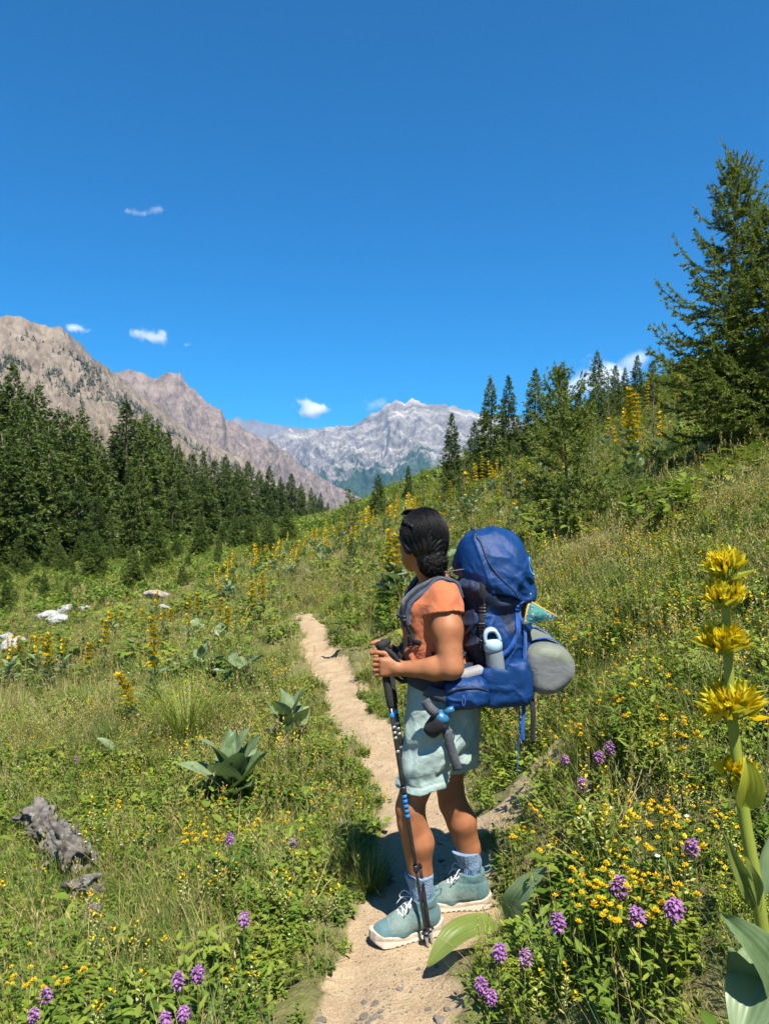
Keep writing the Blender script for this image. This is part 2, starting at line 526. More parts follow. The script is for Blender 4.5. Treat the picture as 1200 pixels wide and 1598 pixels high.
mountain("mountain", [(330, 720, 6200), (390, 690, 6100), (440, 672, 6000), (478, 668, 5900), (520, 668, 5800), (545, 660, 5750), (570, 652, 5700), (592, 640, 5650), (606, 630, 5600), (618, 623, 5600), (630, 630, 5600), (645, 622, 5600), (660, 628, 5600), (690, 632, 5600), (715, 636, 5650), (745, 644, 5700), (790, 650, 5750), (850, 668, 5800), (920, 690, 5900), (1050, 720, 6000)],
         [(380, 830, 4000), (480, 830, 3900), (600, 830, 3800), (720, 840, 3800), (900, 850, 3900), (1050, 850, 4000)], 520, 200, 0.036, 13, 29, m_rock_d, fine=1.25, jag=0.32)
# low ground that fills the valley between the meadow and the mountains
m_valley = simple("valley_floor", [(0.03, 0.045, 0.02), (0.06, 0.075, 0.03), (0.12, 0.12, 0.06)], scale=0.01, rough=0.95, spec=0.05)
vx, vy = np.meshgrid(np.linspace(-9000, 9000, 60), np.concatenate([np.linspace(-900, 880, 10), grow(900, 9600, 60, 1.05)]), indexing='ij')
vz = -70 - 0.0 * vx + 8 * fbm(vx * 0.002, vy * 0.002, o=3, seed=61)
ii = np.arange(vx.size).reshape(vx.shape)
qv = np.stack([ii[:-1, :-1], ii[1:, :-1], ii[1:, 1:], ii[:-1, 1:]], -1).reshape(-1, 4)
tag(obj("valley_floor", new_mesh("valley_floor", np.stack([vx.ravel(), vy.ravel(), vz.ravel()], 1), qv, m_valley)), kind="structure")

# ------------------------------------------------------------------ haze
m_haze, nt, out = mk("haze")
pv = nt.nodes.new("ShaderNodeVolumePrincipled")
pv.inputs["Color"].default_value = (0.26, 0.57, 1.0, 1)
pv.inputs["Density"].default_value = 0.000052
pv.inputs["Anisotropy"].default_value = 0.2
nt.links.new(pv.outputs[0], out.inputs["Volume"])
hx, hy0, hy1, hz0, hz1 = 9300.0, -1200.0, 9900.0, -130.0, 1290.0
hv = [(sx * hx, yy, zz) for sx in (-1, 1) for yy in (hy0, hy1) for zz in (hz0, hz1)]
hf = [(0, 1, 3, 2), (4, 6, 7, 5), (0, 4, 5, 1), (2, 3, 7, 6), (0, 2, 6, 4), (1, 5, 7, 3)]
tag(obj("haze", new_mesh("haze", hv, hf, m_haze, smooth_shade=False)), "thin blue summer haze filling the valley", "haze", kind="stuff")
# ------------------------------------------------------------------ conifers
rng = np.random.default_rng(7)
m_bark = simple("grey_bark", [(0.06, 0.045, 0.035), (0.13, 0.10, 0.08), (0.22, 0.19, 0.16)], scale=30, rough=0.9, bscale=60, bstr=0.6, spec=0.1, stretch=(1, 1, 0.25))
m_twig = simple("larch_twig", [(0.12, 0.09, 0.05), (0.26, 0.21, 0.12)], scale=20, rough=0.85, spec=0.1)
m_needle_dark = leafy("dark_needles", [(0.036, 0.064, 0.011), (0.078, 0.118, 0.019), (0.145, 0.185, 0.032)], trans=0.28, nscale=1.2, var=0.4)
m_needle_mid = leafy("green_needles", [(0.052, 0.086, 0.012), (0.105, 0.15, 0.021), (0.20, 0.235, 0.038)], trans=0.4, nscale=2.0, var=0.25)
m_needle_larch = leafy("larch_needles", [(0.08, 0.125, 0.015), (0.16, 0.21, 0.026), (0.27, 0.31, 0.045)], trans=0.45, nscale=2.0, var=0.25)
m_needle_light = leafy("light_needles", [(0.085, 0.13, 0.018), (0.16, 0.215, 0.03), (0.26, 0.31, 0.055)], trans=0.45, nscale=2.5, var=0.25)

def needles_arrays(c, d, ln, wd, rg):
    """triangles: centre base c, direction d, length ln, width wd (arrays)"""
    n = len(c)
    r = rg.normal(size=(n, 3))
    s = np.cross(d, r); s /= np.linalg.norm(s, axis=1)[:, None] + 1e-9
    v = np.empty((n, 3, 3))
    v[:, 0] = c - s * wd[:, None] * 0.5
    v[:, 1] = c + s * wd[:, None] * 0.5
    v[:, 2] = c + d * ln[:, None]
    return v.reshape(-1, 3), np.arange(n * 3).reshape(n, 3)

def far_conifer(name, h, seed, width=0.19, dens=1.0, m=None, skew=0.0, spray=0.3):
    rg = np.random.default_rng(seed)
    trunk_p = np.array([[skew * t * t * h * 0.05, 0, h * t] for t in np.linspace(-0.02, 1, 10)])
    tv, tf = tube(trunk_p, np.linspace(0.018 * h, 0.002 * h, 10), 7)
    trunk = new_mesh("trunk", tv, tf, m_bark)
    C, D_, L_, Wd = [], [], [], []
    z = 0.05 * h
    while z < h * 0.985:
        t = z / h
        nb = rg.integers(6, 10)
        blen = h * width * ((1 - t) ** 0.78) * (0.55 + 0.45 * min(1, t / 0.12)) + 0.012 * h
        for k in range(nb):
            if rg.random() > 0.93 * dens: continue
            az = rg.random() * 2 * math.pi
            L = blen * rg.uniform(0.55, 1.22)
            el = math.radians(np.interp(t, [0, 0.5, 0.85, 1], [-22, -6, 22, 55])) + rg.normal() * 0.12
            droop = np.interp(t, [0, 1], [0.30, 0.02])
            m_ = max(6, int(L / (spray * 0.11)))
            s = 0.12 + 0.88 * np.sqrt(rg.random(m_))
            hx_ = np.cos(az); hy_ = np.sin(az)
            side = rg.normal(size=m_) * 0.14 * L * (1.2 - s)
            px = hx_ * math.cos(el) * L * s - hy_ * side
            py = hy_ * math.cos(el) * L * s + hx_ * side
            pz = z + math.sin(el) * L * s - droop * L * s * s + 0.10 * L * s ** 4 - np.abs(side) * 0.35 + rg.normal(size=m_) * 0.02 * h * 0.4
            d = np.stack([hx_ * 0.7 + rg.normal(size=m_) * 0.5, hy_ * 0.7 + rg.normal(size=m_) * 0.5, rg.normal(size=m_) * 0.4 - 0.12], 1)
            d /= np.linalg.norm(d, axis=1)[:, None]
            C.append(np.stack([px, py, pz], 1)); D_.append(d)
            sz = spray * rg.uniform(0.5, 1.25, m_) * (0.55 + 0.45 * (1 - t))
            L_.append(sz); Wd.append(sz * rg.uniform(0.3, 0.55, m_))
        z += h * rg.uniform(0.011, 0.021)
    n_top = 14
    C.append(np.stack([rg.normal(size=n_top) * 0.01, rg.normal(size=n_top) * 0.01, h * rg.uniform(0.93, 1.02, n_top)], 1))
    d = np.stack([rg.normal(size=n_top) * 0.3, rg.normal(size=n_top) * 0.3, np.ones(n_top)], 1); D_.append(d / np.linalg.norm(d, axis=1)[:, None])
    L_.append(np.full(n_top, spray * 0.8)); Wd.append(np.full(n_top, spray * 0.16))
    v, f = needles_arrays(np.concatenate(C), np.concatenate(D_), np.concatenate(L_), np.concatenate(Wd), rg)
    return trunk, new_mesh("crown", v, f, m or m_needle_dark, smooth_shade=False)

def place_tree(protos, i, loc, scale, rz, label, group=None, cat="tree", name="conifer_tree", xy=1.0):
    tr, cr = protos[i % len(protos)]
    o = thing(name, label, cat, group, loc, rz)
    o.scale = (scale * xy, scale * xy, scale)
    obj("trunk", tr, o); obj("crown", cr, o)
    return o

FAR = [far_conifer("far", 10, 100 + i, width=wd, dens=dn, skew=sk, spray=0.36) for i, (wd, dn, sk) in enumerate([(0.20, 1.05, 0.2), (0.235, 1.0, -0.6), (0.18, 1.05, 0.5), (0.25, 0.95, 0.0), (0.21, 0.9, 0.8)])]
FAR_LT = [far_conifer("farl", 10, 200 + i, width=wd, dens=dn, m=m_needle_mid, spray=0.42) for i, (wd, dn) in enumerate([(0.26, 0.95), (0.33, 0.9)])]

# the wood across the stream: (u, v of tip, distance), read off the photograph as a band of trunks
forest = []
tops = [(-30, 575), (8, 600), (22, 566), (48, 612), (62, 598), (92, 634), (108, 642), (128, 636), (150, 668), (178, 690), (197, 624), (214, 652), (230, 642), (248, 660), (262, 672), (280, 690), (300, 706), (318, 702), (335, 716), (352, 710), (372, 722), (388, 718), (405, 732), (421, 726), (438, 742), (455, 738), (470, 752), (486, 760), (500, 768), (512, 782)]
for i, (u, v) in enumerate(tops):
    d = np.interp(u, [-40, 100, 200, 320, 420, 515], [62, 66, 72, 105, 150, 215]) * rng.uniform(0.95, 1.06)
    forest.append((u, v, d))
for i in range(120):                       # second and front rows
    u = rng.uniform(-60, 515)
    d = np.interp(u, [-60, 100, 200, 320, 420, 515], [56, 60, 66, 95, 140, 205]) * rng.uniform(0.86, 1.25)
    vt = np.interp(u, [t[0] for t in tops], [t[1] for t in tops])
    forest.append((u, vt + rng.uniform(12, 130) * np.interp(u, [0, 500], [1.15, 0.35]), d))
ORD = ["first", "second", "third", "fourth", "fifth", "sixth", "seventh", "eighth", "ninth", "tenth", "eleventh", "twelfth", "thirteenth", "fourteenth", "fifteenth", "sixteenth", "seventeenth", "eighteenth", "nineteenth", "twentieth", "twenty-first", "twenty-second", "twenty-third", "twenty-fourth", "twenty-fifth", "twenty-sixth", "twenty-seventh", "twenty-eighth", "twenty-ninth", "thirtieth"]
ORD += ["thirty-" + k for k in ORD[:9]] + ["fortieth"] + ["forty-" + k for k in ORD[:9]] + ["fiftieth"]
for i in range(34):                       # the wood goes on past the left edge of the view
    u = rng.uniform(-420, -40); forest.append((u, 590 + rng.normal() * 35, rng.uniform(52, 82)))
for i, (u, v, d) in enumerate(forest):
    g = gpt(u, d)
    lab = "dark conifer, %s from the left among the treetops on the wood's skyline" % ORD[i] if i < len(tops) else "dark conifer inside the dense wood, below the skyline treetops"
    ztop = CAM_Z + (799 - v) / F * d
    h = max(2.5, ztop - g[2])
    kk = rng.integers(0, 5)
    place_tree(FAR, kk, g - np.array([0, 0, 0.2]), h / 10, rng.random() * 6.28,
               lab, "skyline conifers of the wood" if i < len(tops) else "conifers inside the wood", xy=rng.uniform(0.95, 1.3) * min(1, 13 / h) ** 0.3)

# small lighter trees at the foot of the wood
young = [(150, 905, 830), (208, 925, 850), (105, 945, 905), (70, 940, 890), (30, 900, 840), (10, 960, 905), (50, 870, 800), (285, 915, 880), (125, 885, 835), (245, 890, 800), (312, 870, 800), (180, 870, 800), (85, 890, 825), (355, 930, 905), (400, 880, 830), (-20, 940, 870), (420, 870, 810), (450, 850, 790), (20, 985, 960), (340, 890, 850), (230, 905, 868), (160, 955, 925)]
young += [(float(rng.uniform(-20, 430)), 0, 0) for _ in range(26)]
young = [(u, vb, vt) if vb else (u, np.interp(u, [0, 430], [905, 850]) + rng.normal() * 14, 0) for u, vb, vt in young]
young = sorted((u, vb, vt if vt else vb - rng.uniform(22, 60)) for u, vb, vt in young)
for iy, (u, vb, vt) in enumerate(young):
    g = hit(u, vb)
    h = (vb - vt) / F * g[1]
    place_tree(FAR_LT if rng.random() < 0.75 else FAR, rng.integers(0, 2), g - np.array([0, 0, 0.05]), h / 10, rng.random() * 6.28,
               "young bushy conifer before the dark wood, %s counted from the left" % ORD[iy], "young conifers before the wood", name="young_conifer", xy=1.15)

for k in range(34):                       # low scrub where wood and meadow meet
    u = rng.uniform(-30, 470); v = np.interp(u, [0, 470], [915, 838]) + rng.normal() * 12; g = hit(u, v)
    if g is None: continue
    place_tree(FAR_LT, k, g - np.array([0, 0, 0.15]), (rng.uniform(16, 34) / F * g[1]) / 10, rng.random() * 6.28, "low green bush at the foot of the dark wood", "bushes at the foot of the wood", cat="bush", name="bush", xy=rng.uniform(1.6, 2.4))
# trees standing along the skyline of the right-hand slope
sky_lab = {
 590: "dark conifer in the dip just left of the rocky massif's foot, above the hiker's head",
 637: "slim small conifer below the rocky massif, right of the dip in the slope",
 705: "leftmost tall slim conifer on the slope, in front of the pale massif",
 740: "shorter conifer tucked between the two slim skyline conifers left of the feathery larch",
 765: "tall pointed conifer rising above the right end of the massif",
 793: "slim pointed conifer directly right of the one above the massif's end",
 835: "skyline conifer standing just left of the feathery larch top",
 875: "skyline conifer standing just behind the feathery larch top",
 903: "tiny skyline conifer below the white cloud bank",
 932: "tallest conifer of the group on the right skyline near the cloud bank",
 960: "second conifer of the right skyline group, beside its tallest tree",
 975: "third conifer of the right skyline group",
 994: "rightmost conifer of the skyline group before the large larch",
 1018: "broad dark young conifer on the skyline at the left foot of the large larch",
}
for (u, vb, vt, d, kk, xy) in [(590, 812, 738, 42, 1, 1.25), (637, 790, 724, 50, 4, 1.0), (705, 742, 642, 38, 0, 1.0), (740, 735, 655, 40, 3, 1.05), (765, 730, 586, 34, 2, 1.1), (793, 720, 584, 36, 0, 1.0),
                           (835, 700, 573, 36, 1, 1.1), (875, 690, 566, 36, 4, 1.1), (903, 660, 606, 44, 4, 1.0), (932, 650, 546, 40, 1, 1.05), (960, 640, 568, 42, 0, 1.2), (975, 640, 572, 44, 2, 1.2), (994, 630, 552, 40, 3, 0.95), (1018, 640, 560, 36, 1, 1.2)]:
    g = gpt(u, d)
    ztop = CAM_Z + (799 - vt) / F * d
    h = ztop - g[2]
    place_tree(FAR, kk, g - np.array([0, 0, 0.1]), h / 10, rng.random() * 6.28, sky_lab[u], "conifers along the right skyline", xy=xy * 0.9)

# near larches with real twigs and needle tufts
def larch(name, loc, h, seed, label, nwh=26, spread=0.33, z0=0.08, mat_n=None, tuft=0.03, step=0.028, el=(-8, 12, 55), lean=(0, 0), twig_gap=0.09, thick=0.018, up_tip=0.25, nb=(3, 6), needles=6):
    rg = np.random.default_rng(seed)
    root = thing(name, label, "tree", "near larches", loc)
    tp = np.array([[lean[0] * t * t * h + 0.01 * h * math.sin(5 * t + seed), lean[1] * t * t * h, h * t] for t in np.linspace(-0.02, 1, 16)])
    tv, tf = tube(tp, np.linspace(thick * h, 0.0025 * h, 16), 9)
    obj("trunk", new_mesh("trunk", tv, tf, m_bark), root)
    wood = MB(); C, D_ = [], []
    def tufts(path):
        seg = np.linalg.norm(np.diff(path, axis=0), axis=1).sum()
        n = max(2, int(seg / step))
        t = rg.random(n) ** 0.9 * (len(path) - 1)
        i = np.minimum(t.astype(int), len(path) - 2); fr = (t - i)[:, None]
        p = path[i] * (1 - fr) + path[i + 1] * fr
        dr = path[i + 1] - path[i]; dr /= np.linalg.norm(dr, axis=1)[:, None] + 1e-9
        for k in range(needles):
            d = dr * 0.55 + rg.normal(size=(n, 3)) * 0.6 + np.array([0, 0, 0.2])
            d /= np.linalg.norm(d, axis=1)[:, None]
            C.append(p + rg.normal(size=(n, 3)) * 0.004); D_.append(d)
    for w in range(nwh):
        t = z0 + (1 - z0) * (w + rg.random() * 0.8) / nwh
        if t > 0.985: continue
        tc = np.array([np.interp(t, np.linspace(-0.02, 1, 16), tp[:, k]) for k in range(3)])
        for k in range(rg.integers(*nb)):
            az = rg.random() * 2 * math.pi
            L = h * spread * (1 - t) ** 0.7 * rg.uniform(0.5, 1.15) * (0.7 + 0.3 * min(1, t / 0.2)) + 0.03 * h
            e = math.radians(np.interp(t, [0, 0.6, 1], el) + rg.normal() * 8)
            ss = np.linspace(0, 1, 9)
            wob = rg.normal() * 0.12
            hx_, hy_ = math.cos(az), math.sin(az)
            pa = np.stack([tc[0] + (hx_ * ss - hy_ * wob * ss * ss) * L * math.cos(e), tc[1] + (hy_ * ss + hx_ * wob * ss * ss) * L * math.cos(e),
                           tc[2] + L * (math.sin(e) * ss - 0.22 * (1 - t) * ss ** 2 + up_tip * ss ** 4)], 1)
            v_, f_ = tube(pa, np.linspace(0.0035 * h * (1.15 - t), 0.0006 * h, 9), 5, False); wood.add(v_, f_)
            tufts(pa[2:])
            ns = int(L / twig_gap)
            for j in range(ns):
                s = 0.12 + 0.85 * (j + rg.random()) / max(1, ns)
                b_ = np.array([np.interp(s, ss, pa[:, q]) for q in range(3)])
                sd = 1 if j % 2 else -1
                tl = L * rg.uniform(0.16, 0.42) * (1.15 - s) + 0.03
                ang = az + sd * rg.uniform(0.5, 1.2)
                q = np.linspace(0, 1, 5)
                dz = rg.normal() * 0.2 - 0.02
                pt = np.stack([b_[0] + math.cos(ang) * tl * q, b_[1] + math.sin(ang) * tl * q, b_[2] + tl * (dz * q - 0.15 * q * q + 0.1 * q ** 3)], 1)
                v_, f_ = tube(pt, np.linspace(0.0011 * h, 0.0005 * h, 5), 4, False); wood.add(v_, f_)
                tufts(pt)
    # leader shoots
    for k in range(5):
        a = rg.random() * 6.28; L = h * rg.uniform(0.05, 0.10)
        q = np.linspace(0, 1, 5); t = rg.uniform(0.93, 0.99)
        tc = np.array([np.interp(t, np.linspace(-0.02, 1, 16), tp[:, c]) for c in range(3)])
        pt = np.stack([tc[0] + math.cos(a) * L * 0.5 * q, tc[1] + math.sin(a) * L * 0.5 * q, tc[2] + L * q], 1)
        v_, f_ = tube(pt, np.linspace(0.0016 * h, 0.0005 * h, 5), 4, False); wood.add(v_, f_); tufts(pt)
    obj("branches", wood.mesh("branches", [m_twig]), root)
    C = np.concatenate(C); D_ = np.concatenate(D_)
    ln = tuft * rg.uniform(0.6, 1.3, len(C)); v, f = needles_arrays(C, D_, ln, ln * 0.24 + 0.002, rg)
    obj("crown", new_mesh("crown", v, f, mat_n or m_needle_mid, smooth_shade=False), root)
    return root

g = gpt(1143, 10.2)
larch("larch_tree", g - np.array([0, 0, 0.05]), CAM_Z + (799 - 248) / F * 10.2 - g[2], 3, "large dark green larch on the slope, reaching highest into the sky at right", nwh=42, spread=0.31, el=(-8, 16, 55), up_tip=0.4, nb=(4, 7), step=0.020, tuft=0.044, mat_n=m_needle_larch, twig_gap=0.08, z0=0.03)
g = gpt(1200, 9.7)
larch("larch_tree", g - np.array([0, 0, 0.05]), CAM_Z + (799 - 322) / F * 9.7 - g[2], 8, "second larch at the right edge, pressed against the large larch", nwh=36, spread=0.36, el=(-8, 16, 55), up_tip=0.4, nb=(4, 7), step=0.022, tuft=0.044, mat_n=m_needle_larch, twig_gap=0.085, z0=0.06)
g = hit(882, 842)
larch("larch_tree", g - np.array([0, 0, 0.05]), CAM_Z + (799 - 578) / F * g[1] - g[2], 12, "feathery light green young larch on the slope behind the backpack", nwh=26, spread=0.50, el=(-4, 22, 60), nb=(3, 6), step=0.026, tuft=0.042, mat_n=m_needle_light, twig_gap=0.09, thick=0.012, up_tip=0.35, lean=(-0.03, 0), z0=0.16)
DB = {690: 20, 545: 34, 950: 22, 800: 17, 660: 19, 725: 18, 850: 15, 925: 14, 600: 22, 1020: 15, 620: 13}
for (u, vb, vt, lab, mt, sp) in [
    (548, 940, 838, "bushy young larch left of the hiker's head, beside the trail's far end", m_needle_mid, 0.36),
    (735, 845, 760, "low yellow-green larch bush on the slope just above the backpack", m_needle_light, 0.5),
    (690, 800, 742, "small green larch bush among yellow spires above the hiker's head", m_needle_mid, 0.45),
    (540, 972, 930, "low fluffy yellow-green larch seedling beside the end of the dirt trail", m_needle_light, 0.6),
    (950, 640, 580, "pale larch bush on the slope below the right skyline group", m_needle_mid, 0.42),
    (1050, 660, 560, "young larch overlapping the left side of the large larch", m_needle_mid, 0.36),
    (800, 765, 690, "green larch bush on the slope left of the feathery larch", m_needle_mid, 0.45),
    (360, 940, 905, "small dark larch bush at the meadow's left lower rim", m_needle_mid, 0.55),
    (545, 800, 765, "small larch bush in the dip at the end of the slope", m_needle_mid, 0.5),
    (660, 790, 735, "light green larch bush on the slope left of the two tall spires", m_needle_larch, 0.45),
    (725, 770, 700, "pale larch sapling on the slope below the tall pointed conifers", m_needle_larch, 0.42),
    (850, 720, 640, "green larch bush just behind the feathery larch, at its left", m_needle_larch, 0.45),
    (925, 700, 630, "light larch bush on the slope between feathery larch and twin gentian", m_needle_light, 0.5),
    (600, 830, 780, "small light larch bush above the gentian drift, left of the hiker's head", m_needle_light, 0.5),
    (1020, 640, 575, "light larch bush under the left tips of the large larch", m_needle_larch, 0.45),
    (620, 880, 838, "low larch shrub right behind the hiker's head", m_needle_larch, 0.6)]:
    g = hit(u, vb) if u not in DB else gpt(u, DB[u])
    h = CAM_Z + (799 - vt) / F * g[1] - g[2]
    larch("larch_bush", g - np.array([0, 0, 0.03]), h, int(u), lab, nwh=int(12), spread=sp, el=(10, 35, 65), nb=(3, 6), step=0.035 * max(1, g[1] / 12), tuft=0.035 * max(1, g[1] / 12), mat_n=mt, twig_gap=0.10 * max(1, g[1] / 14), thick=0.012, up_tip=0.3, z0=0.02, needles=5)
# ------------------------------------------------------------------ meadow: stuff scattered over the turf
m_g1 = leafy("grass_green", [(0.06, 0.105, 0.010), (0.125, 0.185, 0.018), (0.21, 0.25, 0.03), (0.32, 0.31, 0.06)], trans=0.4, nscale=1.3, var=0.45)
m_g2 = leafy("grass_straw", [(0.18, 0.165, 0.045), (0.32, 0.26, 0.09), (0.45, 0.36, 0.15), (0.54, 0.45, 0.24)], trans=0.35, nscale=1.5, var=0.5)
m_g3 = leafy("herb_leaf", [(0.045, 0.092, 0.009), (0.10, 0.165, 0.015), (0.18, 0.235, 0.025), (0.29, 0.31, 0.045)], trans=0.3, nscale=2.0, var=0.5)
m_g4 = leafy("grass_blue_green", [(0.05, 0.105, 0.024), (0.10, 0.175, 0.042), (0.18, 0.25, 0.065)], trans=0.35, nscale=1.4, var=0.45)
m_bed = leafy("bedstraw", [(0.24, 0.28, 0.025), (0.40, 0.42, 0.045), (0.52, 0.52, 0.07)], trans=0.3, nscale=3.0)
m_yel = leafy("yellow_petal", [(0.52, 0.30, 0.0), (0.64, 0.42, 0.003), (0.70, 0.50, 0.012)], trans=0.25, nscale=4.0, rough=0.6)
m_white = leafy("white_petal", [(0.6, 0.58, 0.5), (0.72, 0.70, 0.62)], trans=0.3)
m_cream = leafy("cream_bract", [(0.30, 0.33, 0.09), (0.44, 0.44, 0.15), (0.54, 0.50, 0.24)], trans=0.3)
m_pur = leafy("purple_petal", [(0.24, 0.09, 0.26), (0.38, 0.17, 0.40), (0.54, 0.32, 0.54)], trans=0.3, nscale=30)
m_rust = leafy("dry_seed_head", [(0.12, 0.055, 0.025), (0.24, 0.13, 0.06), (0.36, 0.24, 0.13)], trans=0.15)

LIB = bpy.data.collections.new("meadow_clumps")
PROTO = []
def blade(mb, p, az, h, w, lean, curl, m=0, seg=3, tip=0.05):
    ca, sa = math.cos(az), math.sin(az)
    v = []
    for i in range(seg + 1):
        t = i / seg
        out_ = lean * t + curl * t * t
        c = (p[0] + ca * out_ * h, p[1] + sa * out_ * h, p[2] + h * (t - 0.35 * abs(curl) * t * t))
        ww = w * (1 - t) ** 0.6 if i < seg else w * tip
        v.append((c[0] - sa * ww, c[1] + ca * ww, c[2])); v.append((c[0] + sa * ww, c[1] - ca * ww, c[2]))
    mb.add(v, [(2 * i, 2 * i + 1, 2 * i + 3, 2 * i + 2) for i in range(seg)], m)

def leaf(mb, base, d, up, L, w, fold=0.25, m=0, curl=0.0, seg=3):
    """pointed leaf folded along its midrib"""
    base = np.asarray(base, float); d = np.asarray(d, float); d = d / np.linalg.norm(d)
    up = np.asarray(up, float); s = np.cross(d, up); s /= np.linalg.norm(s) + 1e-9; n = np.cross(s, d)
    v = []
    for i in range(seg + 1):
        t = i / seg
        c = base + d * L * t - n * curl * L * t * t
        ww = w * math.sin(math.pi * min(1, 0.12 + 0.88 * t) ** 0.85) if i < seg else w * 0.03
        v += [c - s * ww + n * ww * fold, c, c + s * ww + n * ww * fold]
    f = []
    for i in range(seg):
        a = 3 * i
        f += [(a, a + 1, a + 4, a + 3), (a + 1, a + 2, a + 5, a + 4)]
    mb.add(v, f, m)

def ball(mb, c, r, m, rg, k=5):
    """small ragged head: crossed random triangles"""
    for _ in range(k):
        d = rg.normal(size=(3, 3)); d /= np.linalg.norm(d, axis=1)[:, None]
        mb.add(np.asarray(c) + d * r, [(0, 1, 2)], m)

def petals(mb, c, r, m, rg, k=5, up=0.35):
    a0 = rg.random() * 6.28
    for i in range(k):
        a = a0 + 6.283 * i / k
        d = np.array([math.cos(a), math.sin(a), up]); s = np.array([-math.sin(a), math.cos(a), 0])
        c = np.asarray(c)
        mb.add([c, c + d * r * 0.6 - s * r * 0.42, c + d * r, c + d * r * 0.6 + s * r * 0.42], [(0, 1, 2, 3)], m)

def proto(name, mb, mats):
    o = bpy.data.objects.new("%02d_%s" % (len(PROTO), name), mb.mesh(name, mats))
    LIB.objects.link(o); PROTO.append(o); return len(PROTO) - 1

def tuft(seed, n, rad, h, w, mats, lean=0.25, curl=0.35, straw=0.0, seeds=0):
    rg = np.random.default_rng(seed); mb = MB()
    for i in range(n):
        a = rg.random() * 6.28; r = rad * math.sqrt(rg.random())
        hh = h * rg.uniform(0.45, 1.15)
        blade(mb, (r * math.cos(a), r * math.sin(a), -0.02), a + rg.normal() * 0.9, hh, w * rg.uniform(0.6, 1.3), abs(rg.normal()) * lean, abs(rg.normal()) * curl, 1 if rg.random() < straw else 0)
    for i in range(seeds):
        a = rg.random() * 6.28; r = rad * math.sqrt(rg.random()); hh = h * rg.uniform(1.0, 1.6); le = rg.normal() * 0.18
        p0 = np.array([r * math.cos(a), r * math.sin(a), 0]); p1 = p0 + np.array([math.cos(a) * le * hh, math.sin(a) * le * hh, hh])
        blade(mb, p0, a, hh, 0.0012, le, 0.02, 1, 2)
        for q in range(6):
            leaf(mb, p0 + (p1 - p0) * (0.8 + 0.035 * q), (math.cos(a + q * 2.4) * 0.5, math.sin(a + q * 2.4) * 0.5, 1), (math.sin(q), math.cos(q), 0.3), 0.022, 0.003, 0.2, 1, seg=2)
    return mb

def herb(seed, n, rad, h, leaf_l, leaf_w, nl=5):
    rg = np.random.default_rng(seed); mb = MB()
    for i in range(n):
        a = rg.random() * 6.28; r = rad * math.sqrt(rg.random())
        hh = h * rg.uniform(0.35, 1.1); le = rg.normal() * 0.25
        p0 = np.array([r * math.cos(a), r * math.sin(a), -0.01]); p1 = p0 + np.array([math.cos(a) * le * hh, math.sin(a) * le * hh, hh])
        blade(mb, p0, a, hh, 0.0014, le, 0.0, 0, 2)
        for k in range(nl):
            t = 0.25 + 0.75 * (k + rg.random()) / nl; az = rg.random() * 6.28
            leaf(mb, p0 + (p1 - p0) * t, (math.cos(az), math.sin(az), rg.uniform(-0.1, 0.8)), (0, 0, 1), leaf_l * rg.uniform(0.6, 1.25), leaf_w * rg.uniform(0.7, 1.2), 0.3, 0, rg.uniform(0, 0.35))
    return mb

K = {}
K['grass'] = [proto("grass_tuft", tuft(11 + i, 46, 0.09, 0.19, 0.0022, 0, lean=0.5, curl=0.5, straw=0.14, seeds=1), [m_g1, m_g2]) for i in range(3)]
K['straw'] = [proto("dry_grass_tuft", tuft(21 + i, 34, 0.09, 0.21, 0.0018, 0, lean=0.5, curl=0.45, straw=0.6, seeds=5), [m_g1, m_g2]) for i in range(3)]
K['blue'] = [proto("fine_grass_tuft", tuft(31 + i, 50, 0.085, 0.24, 0.0017, 0, lean=0.4, curl=0.45, straw=0.10, seeds=1), [m_g4, m_g2]) for i in range(2)]
K['herb'] = [proto("herb_clump", herb(41 + i, 16, 0.10, 0.18, 0.045, 0.011), [m_g3]) for i in range(2)] + \
            [proto("herb_clump", herb(45 + i, 22, 0.10, 0.13, 0.024, 0.009, 6), [m_g3]) for i in range(2)]
K['broad'] = [proto("broad_herb", herb(51, 8, 0.08, 0.14, 0.085, 0.026, 3), [m_g3])]
def bed(seed):
    rg = np.random.default_rng(seed); mb = herb(seed, 10, 0.09, 0.2, 0.02, 0.004, 5)
    for i in range(16):
        a = rg.random() * 6.28; r = 0.1 * math.sqrt(rg.random()); hh = rg.uniform(0.12, 0.27)
        p0 = np.array([r * math.cos(a), r * math.sin(a), 0.0]); p1 = p0 + np.array([rg.normal() * 0.03, rg.normal() * 0.03, hh])
        mb.add(*tube(np.stack([p0, p1]), 0.0008, 3, False), 0)
        for k in range(20):
            t = rg.uniform(0.55, 1.0)
            ball(mb, p0 + (p1 - p0) * t + rg.normal(size=3) * 0.012 * (1.3 - t), 0.0045, 1, rg, 2)
    return mb
K['bed'] = [proto("bedstraw_clump", bed(61 + i), [m_g3, m_bed]) for i in range(2)]
def flowers(seed, n, hgt, r, m, heads=1, spread=0.12, kk=6):
    rg = np.random.default_rng(seed); mb = MB()
    for i in range(n):
        a = rg.random() * 6.28; q = spread * math.sqrt(rg.random()); hh = hgt * rg.uniform(0.6, 1.2)
        p0 = np.array([q * math.cos(a), q * math.sin(a), 0.0]); p1 = p0 + np.array([rg.normal() * 0.03, rg.normal() * 0.03, hh])
        mb.add(*tube(np.stack([p0, p1]), 0.0009, 3, False), 0)
        for k in range(heads):
            c = p1 + rg.normal(size=3) * 0.012 * (heads > 1)
            petals(mb, c, r * rg.uniform(0.8, 1.2), 1, rg, kk, rg.uniform(0.1, 0.8)); ball(mb, c + np.array([0, 0, r * 0.2]), r * 0.5, 1, rg, 4)
    return mb
